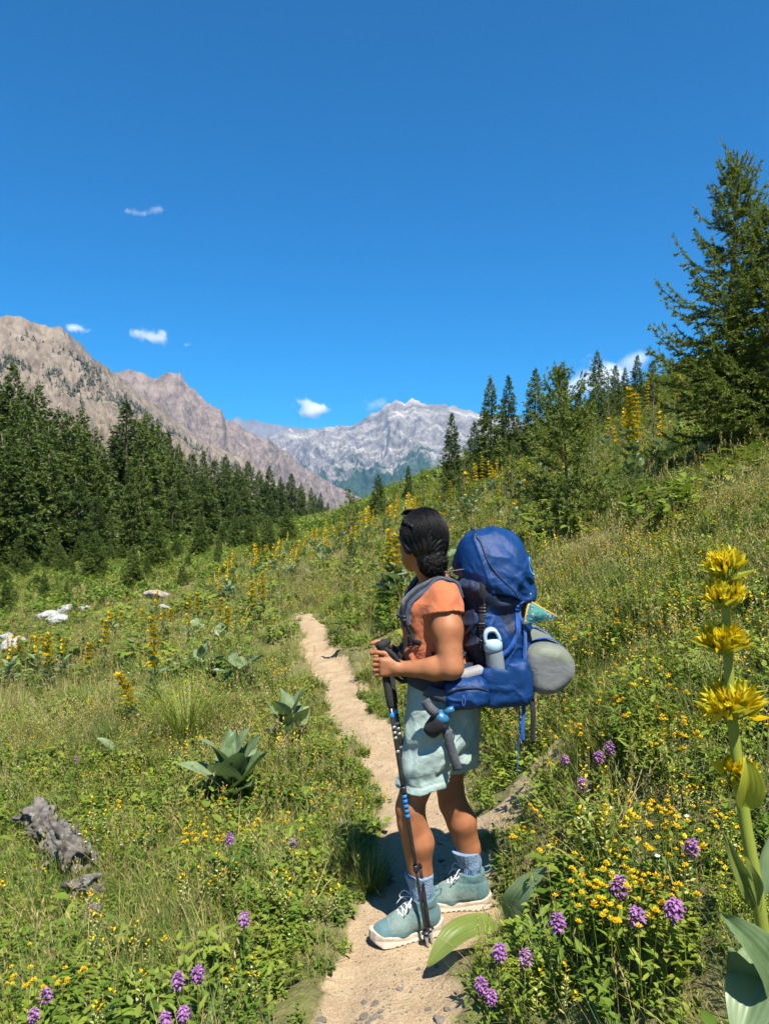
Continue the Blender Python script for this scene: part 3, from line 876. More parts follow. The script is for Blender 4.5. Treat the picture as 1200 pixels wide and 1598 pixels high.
K['yel'] = [proto("small_yellow_flowers", flowers(71 + i, 5, 0.24, 0.008, 1), [m_g1, m_yel]) for i in range(2)]
K['rattle'] = []
def rattle(seed):
    rg = np.random.default_rng(seed); mb = MB()
    for i in range(5):
        a = rg.random() * 6.28; q = 0.09 * math.sqrt(rg.random()); hh = 0.26 * rg.uniform(0.7, 1.15)
        p0 = np.array([q * math.cos(a), q * math.sin(a), 0.0]); p1 = p0 + np.array([rg.normal() * 0.02, rg.normal() * 0.02, hh])
        mb.add(*tube(np.stack([p0, p1]), 0.0012, 3, False), 0)
        for k in range(12):
            t = 0.45 + 0.55 * k / 12; az = k * 2.4
            leaf(mb, p0 + (p1 - p0) * t, (math.cos(az), math.sin(az), 0.6), (0, 0, 1), 0.018, 0.006, 0.3, 1 if k < 9 else 2, seg=2)
    return mb
K['rattle'] = [proto("yellow_rattle_clump", rattle(81 + i), [m_g1, m_cream, m_yel]) for i in range(2)]
K['white'] = [proto("small_white_flowers", flowers(91, 4, 0.22, 0.009, 1), [m_g1, m_white])]
K['rust'] = [proto("brown_seed_heads", flowers(95, 4, 0.24, 0.007, 1, kk=3), [m_g2, m_rust])]
# coarser clumps for far ground
K['fgrass'] = [proto("far_grass_tuft", tuft(111 + i, 44, 0.22, 0.26, 0.006, 0, lean=0.6, curl=0.5, straw=0.2, seeds=0), [m_g1, m_g2]) for i in range(2)]
K['fstraw'] = [proto("far_dry_grass_tuft", tuft(121 + i, 44, 0.22, 0.26, 0.006, 0, lean=0.6, curl=0.5, straw=0.6, seeds=0), [m_g1, m_g2]) for i in range(2)]
K['fherb'] = [proto("far_herb_clump", herb(131 + i, 18, 0.22, 0.30, 0.11, 0.03, 4), [m_g3]) for i in range(2)]

def scatter_tree():
    nt = bpy.data.node_groups.new("scatter_clumps", 'GeometryNodeTree')
    nt.interface.new_socket("Geometry", in_out='INPUT', socket_type='NodeSocketGeometry')
    nt.interface.new_socket("Geometry", in_out='OUTPUT', socket_type='NodeSocketGeometry')
    gi = nt.nodes.new("NodeGroupInput"); go = nt.nodes.new("NodeGroupOutput")
    ip = nt.nodes.new("GeometryNodeInstanceOnPoints")
    ci = nt.nodes.new("GeometryNodeCollectionInfo")
    ci.inputs["Collection"].default_value = LIB
    ci.inputs["Separate Children"].default_value = True
    ci.inputs["Reset Children"].default_value = True
    ip.inputs["Pick Instance"].default_value = True
    def na(nm, ty):
        n = nt.nodes.new("GeometryNodeInputNamedAttribute"); n.data_type = ty; n.inputs[0].default_value = nm
        return n.outputs["Attribute"]
    nt.links.new(gi.outputs[0], ip.inputs["Points"])
    nt.links.new(ci.outputs[0], ip.inputs["Instance"])
    nt.links.new(na("pid", 'INT'), ip.inputs["Instance Index"])
    nt.links.new(na("rot", 'FLOAT_VECTOR'), ip.inputs["Rotation"])
    nt.links.new(na("scl", 'FLOAT_VECTOR'), ip.inputs["Scale"])
    nt.links.new(ip.outputs[0], go.inputs[0])
    return nt
GN = scatter_tree()

def scatter(name, label, cat, pts, pid, scl, tilt=0.12):
    n = len(pts)
    me = bpy.data.meshes.new(name)
    me.vertices.add(n); me.vertices.foreach_set("co", np.asarray(pts, np.float32).ravel())
    rot = np.stack([rng.normal(size=n) * tilt, rng.normal(size=n) * tilt, rng.random(n) * 6.283], 1)
    s3 = np.stack([scl, scl, scl * rng.uniform(0.75, 1.25, n)], 1)
    for nm, ty, k, arr in (("pid", 'INT', "value", np.asarray(pid, np.int32)), ("rot", 'FLOAT_VECTOR', "vector", rot.astype(np.float32)), ("scl", 'FLOAT_VECTOR', "vector", s3.astype(np.float32))):
        a_ = me.attributes.new(nm, ty, 'POINT'); a_.data.foreach_set(k, arr.ravel())
    o = obj(name, me)
    md = o.modifiers.new("scatter", 'NODES'); md.node_group = GN
    return tag(o, label, cat, kind="stuff")

def wedge(n, y0, y1, margin, pw=1.0, umax=640):
    """random points in the ground in view (and a step to each side), y from y0 to y1"""
    out_ = []
    while sum(len(a) for a in out_) < n:
        m_ = n * 2
        y = (y0 ** pw + rng.random(m_) * (y1 ** pw - y0 ** pw)) ** (1 / pw)
        hw = y1 * umax / F + margin
        x = rng.uniform(-hw, hw, m_)
        ok = np.abs(x) < y * umax / F + margin
        out_.append(np.stack([x[ok], y[ok]], 1))
    return np.concatenate(out_)[:n]

def pick(xy, table):
    """table: list of (key, weight array)"""
    W = np.stack([np.broadcast_to(w, (len(xy),)) for _, w in table], 1); W = np.maximum(W, 0)
    W = W / W.sum(1, keepdims=True); cum = np.cumsum(W, 1)
    r = rng.random(len(xy))[:, None]
    ki = (r > cum).sum(1).clip(0, len(table) - 1)
    opts = [K[k] for k, _ in table]
    return np.array([opts[i][rng.integers(0, len(opts[i]))] for i in ki])

# ---- where the clumps go
def field(xy, f, s): return fbm(xy[:, 0] * f, xy[:, 1] * f, o=3, seed=s)
HIKER = np.array([0.2, 3.0])
def meadow_zone(name, label, n, y0, y1, margin, table_fn, s0, s1, pw, umax=640, zoff=0.0):
    xy = wedge(n, y0, y1, margin, pw, umax)
    tm = trail_mask(xy[:, 0], xy[:, 1])
    keep = (tm < 0.3) | ((tm < 0.62) & (rng.random(len(xy)) < 0.3))
    keep &= ~((np.hypot(xy[:, 0] - 0.45, xy[:, 1] - 0.95) < 0.1))
    keep &= seg_dist(xy[:, 0], xy[:, 1], np.array([[0.12, 2.45], [0.40, 2.72]])) > 0.11
    keep &= seg_dist(xy[:, 0], xy[:, 1], np.array([[0.44, 2.66], [0.54, 2.52]])) > 0.07
    xy = xy[keep]; tm = tm[keep]
    pid = pick(xy, table_fn(xy))
    scl = rng.uniform(s0, s1, len(xy)) * (1 - 0.75 * smooth(0.02, 0.5, tm))
    edge_d = seg_dist(xy[:, 0], xy[:, 1], MAIN)
    scl = scl * (0.62 + 0.38 * smooth(0.2, 0.6, edge_d))
    z = H(xy[:, 0], xy[:, 1]) - 0.01 + zoff
    scatter(name, label, "grass", np.stack([xy[:, 0], xy[:, 1], z], 1), pid, scl)

def tab_near(xy):
    a = field(xy, 0.9, 301); b_ = field(xy, 1.3, 302); c = field(xy, 2.0, 303)
    right = smooth(0.3, 0.9, xy[:, 0])
    far = smooth(4, 7, xy[:, 1])
    lower_r = right * (1 - smooth(2.0, 3.2, xy[:, 1]))
    return [('grass', 1.2 + a - 0.5 * far), ('straw', 0.16 + 0.30 * far + 0.8 * np.maximum(b_, 0) * (0.4 + far)), ('blue', 0.5 + 1.0 * np.maximum(-b_, 0) - 0.3 * far), ('herb', 1.3 + 0.9 * c + 0.5 * right),
            ('broad', 0.10 + 0.15 * np.maximum(c, 0)), ('bed', 0.06 + 0.8 * np.maximum(a - 0.2, 0) * lower_r + 0.35 * lower_r), ('yel', 0.03 + 0.10 * right), ('rattle', 0.09 + 0.2 * right + 0.1 * far), ('white', 0.015), ('rust', 0.06)]
def tab_mid(xy):
    a = field(xy, 0.35, 311); b_ = field(xy, 0.5, 312); c = field(xy, 1.0, 313)
    right = smooth(0.0, 2.0, xy[:, 0] + 1)
    return [('grass', 0.9 + 0.8 * a), ('straw', 0.36 + 0.7 * np.maximum(b_, -0.3) - 0.08 * right), ('blue', 0.3), ('herb', 0.9 + 0.8 * c + 0.5 * right), ('yel', 0.05 + 0.30 * right), ('rattle', 0.10 + 0.22 * right), ('white', 0.03), ('rust', 0.05), ('fherb', 0.06)]
def tab_far(xy):
    a = field(xy, 0.15, 321); b_ = field(xy, 0.2, 322)
    right = smooth(0.0, 3.0, xy[:, 0] + 2)
    return [('fgrass', 0.9 + a), ('fstraw', 0.34 + 0.8 * np.maximum(b_, -0.3)), ('fherb', 0.55 + 0.5 * a), ('rattle', 0.22 * right), ('yel', 0.2 * right)]
def tab_vfar(xy):
    a = field(xy, 0.05, 331)
    return [('fgrass', 0.8 + a), ('fstraw', 0.28), ('fherb', 1.0 - 0.5 * a)]
meadow_zone("meadow_turf", "dense green grass and herbs of the near meadow", 14500, 1.25, 7.2, 2.0, tab_near, 0.55, 1.1, 1.75, 700)
meadow_zone("meadow_grass", "mixed green and straw-coloured grass of the middle meadow and slope", 24000, 6.8, 21, 3.0, tab_mid, 0.8, 1.5, 1.9, 780)
meadow_zone("slope_grass", "grass covering the farther slope and meadow rim", 23000, 20, 62, 5, tab_far, 0.8, 1.6, 1.9, 840)
meadow_zone("valley_grass", "grass and scrub of the valley ground before the wood", 12000, 55, 190, 8, tab_vfar, 2.2, 4.5, 1.9, 860)

# ------------------------------------------------------------------ far wood dotted over the mountain sides
m_dot = leafy("distant_conifer", [(0.02, 0.035, 0.012), (0.04, 0.06, 0.018)], trans=0.1, nscale=0.01)
mb = MB()
rgd = np.random.default_rng(5)
for k in range(3):
    pass
def dot_tree(seed):
    rg = np.random.default_rng(seed); mb = MB()
    for i in range(26):
        t = rg.random() ** 1.3; a = rg.random() * 6.28; r = (1 - t) * 0.24
        c = np.array([math.cos(a) * r * 0.4, math.sin(a) * r * 0.4, t])
        d = np.array([math.cos(a) * r, math.sin(a) * r, -0.08]); s = np.array([-math.sin(a), math.cos(a), 0]) * (0.09 * (1 - t) + 0.02)
        mb.add([c + np.array([0, 0, 0.12]), c + d - s, c + d + s], [(0, 1, 2)])
    return mb
K['dot'] = [proto("distant_conifer", dot_tree(i), [m_dot]) for i in range(3)]
def on_mountain(M, n, dens_fn, s0, s1, name, label):
    X, Y, Z, uu, ww = M
    a = rng.integers(0, X.shape[0] - 1, n * 6); b_ = rng.integers(0, X.shape[1] - 1, n * 6)
    w = ww[a, b_]; u = uu[a, b_]
    pr = dens_fn(u, w) * (w > 0.02)
    ok = rng.random(len(a)) < pr
    a, b_ = a[ok][:n], b_[ok][:n]
    fr = rng.random(len(a)); fs = rng.random(len(a))
    def itp(A_): return (A_[a, b_] * (1 - fr) + A_[a + 1, b_] * fr) * (1 - fs) + (A_[a, b_ + 1] * (1 - fr) + A_[a + 1, b_ + 1] * fr) * fs
    pts = np.stack([itp(X), itp(Y), itp(Z) - 0.3], 1)
    scatter(name, label, "wood", pts, rng.choice(K['dot'], len(pts)), rng.uniform(s0, s1, len(pts)), 0.03)
on_mountain(MA, 2200, lambda u, w: smooth(0.02, 0.25, w) * smooth(0.42, 0.30, w) * smooth(-0.2, 0.4, fbm(u * 40, w * 14, o=3, seed=3) + 1.4 * w - 0.1), 6, 15, "mountainside_wood", "dark conifers scattered over the brown mountainside at left")
on_mountain(MBm, 3000, lambda u, w: smooth(0.16, 0.5, w) * smooth(-0.3, 0.3, fbm(u * 24, w * 8, o=3, seed=6) + 0.3 * w) * smooth(0.3, 0.62, u + 0.2 * w), 7, 14, "mountainside_wood", "dark conifers covering the lower flank of the peaked ridge")

# ------------------------------------------------------------------ great yellow gentians
m_gleaf = None
m_gleaf, nt, out = mk("gentian_leaf")
geoN = nt.nodes.new("ShaderNodeNewGeometry"); oi = nt.nodes.new("ShaderNodeObjectInfo")
tco = nt.nodes.new("ShaderNodeTexCoord").outputs["Generated"]
f_ = math_n(nt, 'ADD', math_n(nt, 'MULTIPLY', noise(nt, 30, 3, 0.5, geoN.outputs["Position"]), 0.7), math_n(nt, 'MULTIPLY', oi.outputs["Random"], 0.4))
c_ = ramp(nt, f_, [(0.22, (0.075, 0.125, 0.052)), (0.45, (0.12, 0.18, 0.083)), (0.7, (0.18, 0.24, 0.115)), (0.86, (0.25, 0.26, 0.12))])
b = N(nt, "ShaderNodeBsdfPrincipled", Roughness=0.42); b.inputs["Specular IOR Level"].default_value = 0.45
nt.links.new(c_, b.inputs["Base Color"])
tl = nt.nodes.new("ShaderNodeBsdfTranslucent"); nt.links.new(mixc(nt, 0.5, c_, (0.2, 0.3, 0.04)), tl.inputs["Color"])
mx = nt.nodes.new("ShaderNodeMixShader"); mx.inputs[0].default_value = 0.25
nt.links.new(b.outputs[0], mx.inputs[1]); nt.links.new(tl.outputs[0], mx.inputs[2]); nt.links.new(mx.outputs[0], out.inputs[0])
m_gleaf2 = leafy("yellow_green_leaf", [(0.09, 0.14, 0.03), (0.16, 0.21, 0.045), (0.22, 0.24, 0.07)], trans=0.35, rough=0.45, nscale=12)
m_gstem = leafy("gentian_stem", [(0.17, 0.22, 0.03), (0.28, 0.31, 0.05)], trans=0.1, rough=0.5)
m_gyel = leafy("gentian_petal", [(0.52, 0.32, 0.0), (0.66, 0.45, 0.004), (0.74, 0.56, 0.02)], trans=0.3, nscale=25, rough=0.5)
m_gyel2 = leafy("gentian_bud", [(0.30, 0.27, 0.008), (0.46, 0.38, 0.012), (0.56, 0.48, 0.03)], trans=0.3, nscale=25, rough=0.5)
m_gbract = leafy("gentian_bract", [(0.30, 0.34, 0.03), (0.45, 0.46, 0.06)], trans=0.4, nscale=12, rough=0.5)

def big_leaf_mesh(seed, L=1.0, W=0.22, fold=0.25, arch=0.25, seg=12, pleat=0.02, twist=0.0):
    """unit leaf along +X rising; parallel veins as pleats"""
    rg = np.random.default_rng(seed); nx2 = 23
    v = []
    for i in range(seg + 1):
        t = i / seg
        ww = W * (math.sin(math.pi * (0.10 + 0.90 * t) ** 0.95) ** 0.85 if t < 1 else 0.0) + 0.006
        for j in range(nx2):
            s = -1 + 2 * j / (nx2 - 1)
            z = -arch * t * t + fold * abs(s) * ww + pleat * (0.35 - abs(math.sin(s * math.pi * 3.5))) * (1 - 0.5 * abs(s)) * math.sin(math.pi * min(1, t + 0.08)) - 0.02 * math.exp(-(s / 0.06) ** 2) * (1 - t) + 0.035 * math.sin(t * 7 + seed + s) * abs(s)
            y = s * ww * math.cos(fold) + twist * t * t * 0.1
            v.append((L * t * (1 - 0.12 * arch), y, z))
    f = [(i * nx2 + j, (i + 1) * nx2 + j, (i + 1) * nx2 + j + 1, i * nx2 + j + 1) for i in range(seg) for j in range(nx2 - 1)]
    return np.array(v), f
LEAFM = [new_mesh("leaf", *big_leaf_mesh(i, W=w_, arch=a_, fold=f0), m_gleaf) for i, (w_, a_, f0) in enumerate([(0.27, 0.18, 0.35), (0.30, 0.34, 0.25), (0.25, 0.05, 0.5), (0.28, 0.45, 0.2)])]

def whorl_mb(seed, n=34, r=1.0, ht=1.0, w=0.17):
    rg = np.random.default_rng(seed); mb = MB()
    for i in range(n):
        a = rg.random() * 6.283; e = rg.uniform(0.05, 1.25)
        d = np.array([math.cos(a) * math.cos(e), math.sin(a) * math.cos(e), math.sin(e) * ht])
        c = np.array([math.cos(a), math.sin(a), 0]) * 0.15
        leaf(mb, c, d, (-math.sin(a) * 0.2, math.cos(a) * 0.2, 1), r * rg.uniform(0.6, 1.05), w * rg.uniform(0.6, 1.1), 0.35, 0 if rg.random() < 0.75 else 1, rg.uniform(-0.1, 0.2), 2)
    for k in range(2):
        a = seed + k * math.pi
        leaf(mb, (0, 0, -0.1), (math.cos(a), math.sin(a), 0.35), (0, 0, 1), r * 1.15, 0.38, 0.5, 2, 0.0, 3)
    return mb
WHORL = [whorl_mb(i).mesh("flower_whorl", [m_gyel, m_gyel2, m_gbract]) for i in range(4)]

def place(me, name, parent, loc, rx=0, ry=0, rz=0, s=1.0):
    o = bpy.data.objects.new(name, me); o.location = loc; o.rotation_euler = (rx, ry, rz)
    o.scale = (s, s, s) if np.isscalar(s) else s
    return link(o, parent)

def gentian(loc, h, seed, label, group, lean=(0, 0), leaf_n=5, leaf_l=0.26, flower=0.5, wr=0.07):
    rg = np.random.default_rng(seed)
    root = thing("yellow_gentian", label, "flower", group, loc)
    def at_(t): return np.array([lean[0] * t * t * h, lean[1] * t * t * h, h * t])
    path = np.array([at_(t) for t in np.linspace(-0.02, 0.98, 10)])
    v_, f_ = tube(path, np.linspace(0.009, 0.004, 10), 7)
    obj("stem", new_mesh("stem", v_, f_, m_gstem), root)
    a0 = rg.random() * 6.28
    for k in range(leaf_n):                                  # basal leaves
        a = a0 + k * 2.4; l = leaf_l * rg.uniform(0.75, 1.15)
        place(LEAFM[rg.integers(0, 4)], "leaf", root, at_(0.03 + 0.01 * k), 0, -rg.uniform(0.5, 1.1), a, l)
    z = 0.16; k = 0
    while z < 1 - flower:                                    # pairs up the stem
        l = leaf_l * (1.0 - 0.75 * z) * rg.uniform(0.8, 1.05)
        for s_ in (0, math.pi):
            place(LEAFM[rg.integers(0, 3)], "leaf", root, at_(z), 0, -rg.uniform(0.6, 1.0), a0 + k * 1.57 + s_, l)
        z += 0.10; k += 1
    z = 1 - flower
    while z < 0.985:
        q = (z - (1 - flower)) / flower
        r = wr * (1.0 - 0.35 * q) * rg.uniform(0.85, 1.1)
        place(WHORL[rg.integers(0, 4)], "flower_whorl", root, at_(z), rg.normal() * 0.1, rg.normal() * 0.1, rg.random() * 6.28, (r, r, r * 0.85))
        z += np.interp(q, [0, 1], [0.085, 0.045]) * 1.0 / max(0.7, h)
    return root

def rosette(loc, size, n, seed, label, group=None, el=(0.6, 1.2), stem=0.25, name="gentian_rosette", meshes=None, az0=None):
    rg = np.random.default_rng(seed)
    root = thing(name, label, "plant", group, loc)
    v_, f_ = tube(np.array([[0, 0, -0.02], [0.003, 0, size * stem * 0.5], [0, 0.003, size * stem]]), [0.014, 0.012, 0.008], 7)
    obj("stem", new_mesh("stem", v_, f_, m_gstem), root)
    a0 = rg.random() * 6.28 if az0 is None else az0
    for k in range(n):
        t = k / max(1, n - 1)
        a = a0 + k * 2.4 + rg.normal() * 0.15
        place(LEAFM[rg.integers(0, 4)], "leaf", root, (0, 0, size * stem * t), rg.normal() * 0.15, -(el[0] + (el[1] - el[0]) * t) + rg.normal() * 0.08, a, size * rg.uniform(0.8, 1.05) * (1 - 0.15 * t))
    return root

GN_G = "yellow gentians of the left meadow"
named = [  # u, v of base, v of top, lean, label
 (77, 1080, 985, (0, 0), "yellow gentian with dark leaves farthest left of the well-grown spires in the left meadow"),
 (31, 1040, 1000, (0, 0), "small yellow gentian spire nearest the left edge by the pale stones"),
 (52, 1037, 994, (0, 0), "small yellow gentian second from the left edge by the pale stones"),
 (66, 1040, 1000, (0.05, 0), "short yellow gentian just left behind the dark-leaved spire"),
 (164, 1052, 968, (0.05, 0), "yellow gentian with dark leaves standing between the left spire and the tallest spire"),
 (140, 1056, 1020, (0, 0), "short leafless-looking yellow gentian left of the middle spire in the meadow"),
 (243, 1110, 958, (-0.03, 0), "tallest yellow gentian spire in the middle of the left meadow"),
 (210, 1140, 1052, (-0.28, 0), "yellow gentian leaning left with pale withered lower leaves"),
 (223, 994, 950, (0, 0), "yellow gentian behind the tallest spire, left of the pale boulder"),
 (190, 990, 960, (0, 0), "small yellow gentian below the pale boulder on its left side"),
 (267, 985, 954, (0, 0), "small yellow gentian just right below the pale boulder"),
 (296, 978, 928, (0, 0), "yellow gentian at the left of the pair right of the boulder"),
 (309, 981, 926, (0, 0), "yellow gentian at the right of the pair right of the boulder"),
 (344, 990, 935, (0.03, 0), "yellow gentian left of the two tall bright spires by the trail's far end"),
 (356, 998, 954, (0, 0), "short yellow gentian in front of the spire left of the two bright ones"),
 (394, 984, 905, (0, 0), "left of the two tall bright gentian spires left of the trail's far end"),
 (411, 978, 893, (0, 0), "right of the two tall bright gentian spires left of the trail's far end"),
 (202, 960, 934, (0, 0), "tiny yellow gentian left above the pale boulder"),
]
for i, (u, vb, vt, le, lab) in enumerate(named):
    g = hit(u, vb); h = (vb - vt) / F * g[1] * (1.0)
    h = max(h, 0.45)
    gentian(g, h, 400 + i, lab, GN_G, le, leaf_n=4 if h > 0.6 else 2, leaf_l=0.24 * min(1.2, h), flower=0.52 if (vb - vt) > 45 else 0.65, wr=0.085)

# hillside gentians on the right
for i, (u, vb, vt, d, lab) in enumerate([
 (981, 735, 603, 10.0, "left stem of the tall twin gentian on the right slope left of the large larch"),
 (992, 738, 612, 9.9, "right stem of the tall twin gentian on the right slope left of the large larch"),
 (608, 925, 826, 9.5, "broad leafy gentian with a dense yellow head just left of the hiker's face"),
 (618, 920, 832, 9.3, "second dense yellow gentian head touching the hiker's face outline"),
 (690, 880, 800, 8.5, "leafy gentian showing between the hiker's head and the backpack lid"),
 (777, 800, 742, 14, "gentian with orange-yellow head left of the feathery larch's trunk"),
 (752, 800, 712, 17, "tall gentian spire on the slope right above the backpack"),
 (740, 795, 720, 17.5, "gentian spire left of the tall one above the backpack"),
 (703, 805, 748, 18, "gentian spire above the gap between head and backpack"),
 (670, 812, 754, 20, "gentian spire directly above the hiker's head, rightmost there"),
 (655, 815, 765, 20.5, "gentian spire directly above the hiker's head, leftmost there"),
 (905, 690, 625, 16, "small gentian on the skyline right of the feathery larch"),
 (918, 688, 628, 16.5, "small gentian right beside the skyline one near the feathery larch"),
 (1057, 610, 566, 14, "gentian half hidden behind the left tips of the large larch"),
 (1010, 640, 580, 17, "yellow gentian on the skyline between the conifer group and the large larch"),
]):
    g = gpt(u, d)
    ztop = CAM_Z + (799 - vt) / F * d
    gentian(g, max(0.5, ztop - g[2]), 450 + i, lab, "yellow gentians on the right slope", leaf_n=9 if d < 11 else 5, leaf_l=0.40 if d < 11 else 0.27, flower=0.5, wr=0.095 if d < 11 else 0.075)

# the crowd of farther spires, each one its own plant
FG = []
for s_ in range(6):
    rg = np.random.default_rng(900 + s_); mb = MB()
    hgt = 1.0
    v_, f_ = tube(np.array([[0, 0, -0.02], [rg.normal() * 0.02, 0, 0.5], [rg.normal() * 0.04, 0, 0.97]]), [0.010, 0.008, 0.004], 5); mb.add(v_, f_, 0)
    for k in range(11):
        z = 0.02 + 0.045 * k; a = k * 2.4 + rg.random(); l = 0.34 * (1 - 0.6 * z)
        leaf(mb, (0, 0, z), (math.cos(a), math.sin(a), rg.uniform(0.4, 1.2)), (0, 0, 1), l, l * 0.27, 0.3, 1, 0.25, 4)
    z = rg.uniform(0.45, 0.66)
    while z < 0.99:
        r = 0.088 * (1.35 - 0.75 * z) * rg.uniform(0.65, 1.2)
        for i in range(rg.integers(11, 19)):
            a = rg.random() * 6.28; e = rg.uniform(0, 1.2)
            leaf(mb, (0, 0, z), (math.cos(a) * math.cos(e), math.sin(a) * math.cos(e), math.sin(e)), (-math.sin(a), math.cos(a), 1), r, r * 0.30, 0.3, 2 if rg.random() < 0.8 else 3, 0, 2)
        z += rg.uniform(0.05, 0.10)
    FG.append(mb.mesh("yellow_gentian", [m_gstem, m_gleaf, m_gyel, m_gyel2]))
def far_gentian(p, h, lab, grp):
    o = obj("yellow_gentian", FG[rng.integers(0, 6)], None, p)
    o.rotation_euler = (rng.normal() * 0.10, rng.normal() * 0.10, rng.random() * 6.28); o.scale = (h * rng.uniform(0.8, 1.15), h, h)
    return tag(o, lab, "flower", grp)
n_ = 0
while n_ < 120:
    u = rng.uniform(335, 655); d = 12.5 + 26 * rng.random() ** 1.3
    g = gpt(u, d)
    v = 799 - (g[2] - CAM_Z) / g[1] * F
    lim = 935 - (u - 345) * 0.42
    if v > lim + 30 or v < lim - 90: continue
    if fbm(g[0] * 0.35, g[1] * 0.25, o=2, seed=71) < -0.25: continue
    far_gentian(g, rng.uniform(0.5, 1.2), "distant yellow gentian spire in the dense drift beyond the trail's end", "gentian drift beyond the trail"); n_ += 1
n_ = 0
while n_ < 36:
    u = rng.uniform(635, 1030); d = rng.uniform(12, 26)
    g = gpt(u, d)
    v = 799 - (g[2] - CAM_Z) / g[1] * F
    if v > 830 or v < 640: continue
    far_gentian(g, rng.uniform(0.7, 1.15), "distant yellow gentian on the slope above and right of the hiker", "gentians above the hiker"); n_ += 1
for i, (u, v) in enumerate(sorted([(120, 960), (18, 1045), (240, 978), (332, 972), (282, 968), (60, 1062), (100, 1066), (255, 1000), (300, 1010), (180, 1005), (10, 1075)])):
    g = hit(u, v)
    far_gentian(g, rng.uniform(0.4, 0.8), "minor low yellow gentian in the left meadow, %s from the left of eleven" % ORD[i], "minor gentians of the left meadow")

RG = "flowerless gentian leaf rosettes"
rosette(hit(362, 1262), 0.37, 13, 21, "largest leafy green rosette left of the trail, without flowers", RG, el=(0.85, 1.45), stem=0.5)
rosette(hit(452, 1172), 0.37, 9, 22, "upright leafy rosette close to the trail's left edge", RG, el=(0.75, 1.35), stem=0.55)
rosette(hit(374, 1072), 0.36, 8, 23, "small leafy rosette in the middle meadow left of the trail", RG, el=(0.3, 1.0), stem=0.4)
rosette(hit(182, 1192), 0.26, 4, 24, "low rosette of few drooping leaves in the left meadow grass", RG, el=(0.5, 1.1), stem=0.2)
rosette(hit(395, 1000), 0.26, 8, 25, "greyish leaf rosette below the two bright gentian spires", RG, el=(0.3, 0.9), stem=0.2)
rosette(hit(205, 1015), 0.22, 6, 26, "leaf rosette behind the tallest spire in the left meadow", RG, el=(0.4, 1.0), stem=0.3)
rosette(hit(285, 1052), 0.22, 6, 27, "leaf rosette right of the tallest spire in the left meadow", RG, el=(0.4, 1.0), stem=0.3)
rosette(hit(315, 1050), 0.25, 7, 28, "dark upright rosette between the tallest spire and the trail", RG, el=(0.5, 1.3), stem=0.7)
rosette(hit(1003, 830), 0.27, 6, 29, "leafy rosette on the right slope right of the feathery larch", RG, el=(0.4, 1.2), stem=0.5)
rosette(gpt(1042, 12.5), 0.34, 7, 30, "leafy rosette on the slope left of the large larch's foot", RG, el=(0.4, 1.2), stem=0.5)
rosette(gpt(1100, 9.8), 0.30, 9, 31, "big dark leafy rosette in the shade under the large larch", RG, el=(0.2, 1.1), stem=0.9)
rosette(gpt(1150, 9.8), 0.30, 8, 32, "second dark leafy rosette under the large larch, at its right", RG, el=(0.2, 1.1), stem=0.7)
rosette(hit(620, 918), 0.36, 8, 33, "grey-green rosette beside the hiker's neck", RG, el=(0.3, 1.0), stem=0.4)
rosette(hit(700, 912), 0.36, 8, 34, "dark rosette between the hiker's neck and the backpack", RG, el=(0.4, 1.1), stem=0.6)
for i, (u, v) in enumerate(sorted([(480, 905), (470, 925), (500, 880), (560, 840), (520, 868), (440, 905), (425, 945), (380, 960), (600, 850), (585, 880), (300, 1000), (345, 1012), (410, 930), (640, 860)])):
    rosette(hit(u, v), 0.34, 6, 60 + i, "pale green leaf rosette in the gentian drift, %s from the left of fourteen" % ORD[i], "leaf rosettes in the gentian drift", el=(0.4, 1.1), stem=0.4)

# the low gentian beside the hiker's rear boot: every leaf placed
def leaf_between(name, parent, p0, p1, W, arch, up, mat, seed=0, fold=0.3):
    p0 = np.asarray(p0, float); p1 = np.asarray(p1, float); L = np.linalg.norm(p1 - p0); d = (p1 - p0) / L
    up = np.asarray(up, float); s = np.cross(up, d); s /= np.linalg.norm(s); n = np.cross(d, s)
    v, f = big_leaf_mesh(seed, 1.0, W / L, fold, 0.0, 22, 0.017)
    t = v[:, 0]
    w = p0 + np.outer(v[:, 0] * L, d) + np.outer(v[:, 1] * L, s) + np.outer(v[:, 2] * L + arch * L * np.sin(np.pi * t), n)
    return part(name, w, f, mat, parent)
g0 = np.array([0.47, 2.93, float(H(0.47, 2.93))])
rt = thing("gentian_rosette", "low gentian with long curved leaves beside the hiker's boots", "plant", RG, tuple(g0))
def up_at(u, v, d): return P(u, v, d)
leaf_between("leaf", rt, P(772, 1438, 2.72), P(667, 1506, 2.58), 0.052, 0.20, (0.1, -0.3, 1), m_gleaf2, 3, 0.15)
leaf_between("leaf", rt, P(792, 1436, 2.72), P(852, 1350, 2.62), 0.045, 0.10, (-0.6, -0.7, 0.4), m_gleaf, 5, 0.3)
leaf_between("leaf", rt, P(760, 1530, 2.45), P(742, 1490, 2.42), 0.028, 0.1, (-0.5, -0.7, 0.5), m_gleaf2, 7)
leaf_between("leaf", rt, P(800, 1512, 2.5), P(872, 1496, 2.4), 0.03, 0.12, (0.1, -0.5, 1), m_gleaf, 9)
v_, f_ = tube(np.array([g0 - [0, 0, 0.03], P(790, 1450, 2.74), P(780, 1436, 2.73)]), [0.01, 0.009, 0.005], 6)
part("stem", v_, f_, m_gstem, rt)

m_lemon = leafy("lemon_petal", [(0.58, 0.40, 0.003), (0.70, 0.54, 0.012), (0.76, 0.64, 0.04)], trans=0.4, nscale=60, rough=0.5)
m_lemon2 = leafy("lemon_bud", [(0.46, 0.42, 0.012), (0.60, 0.54, 0.025), (0.70, 0.62, 0.05)], trans=0.4, nscale=60, rough=0.5)
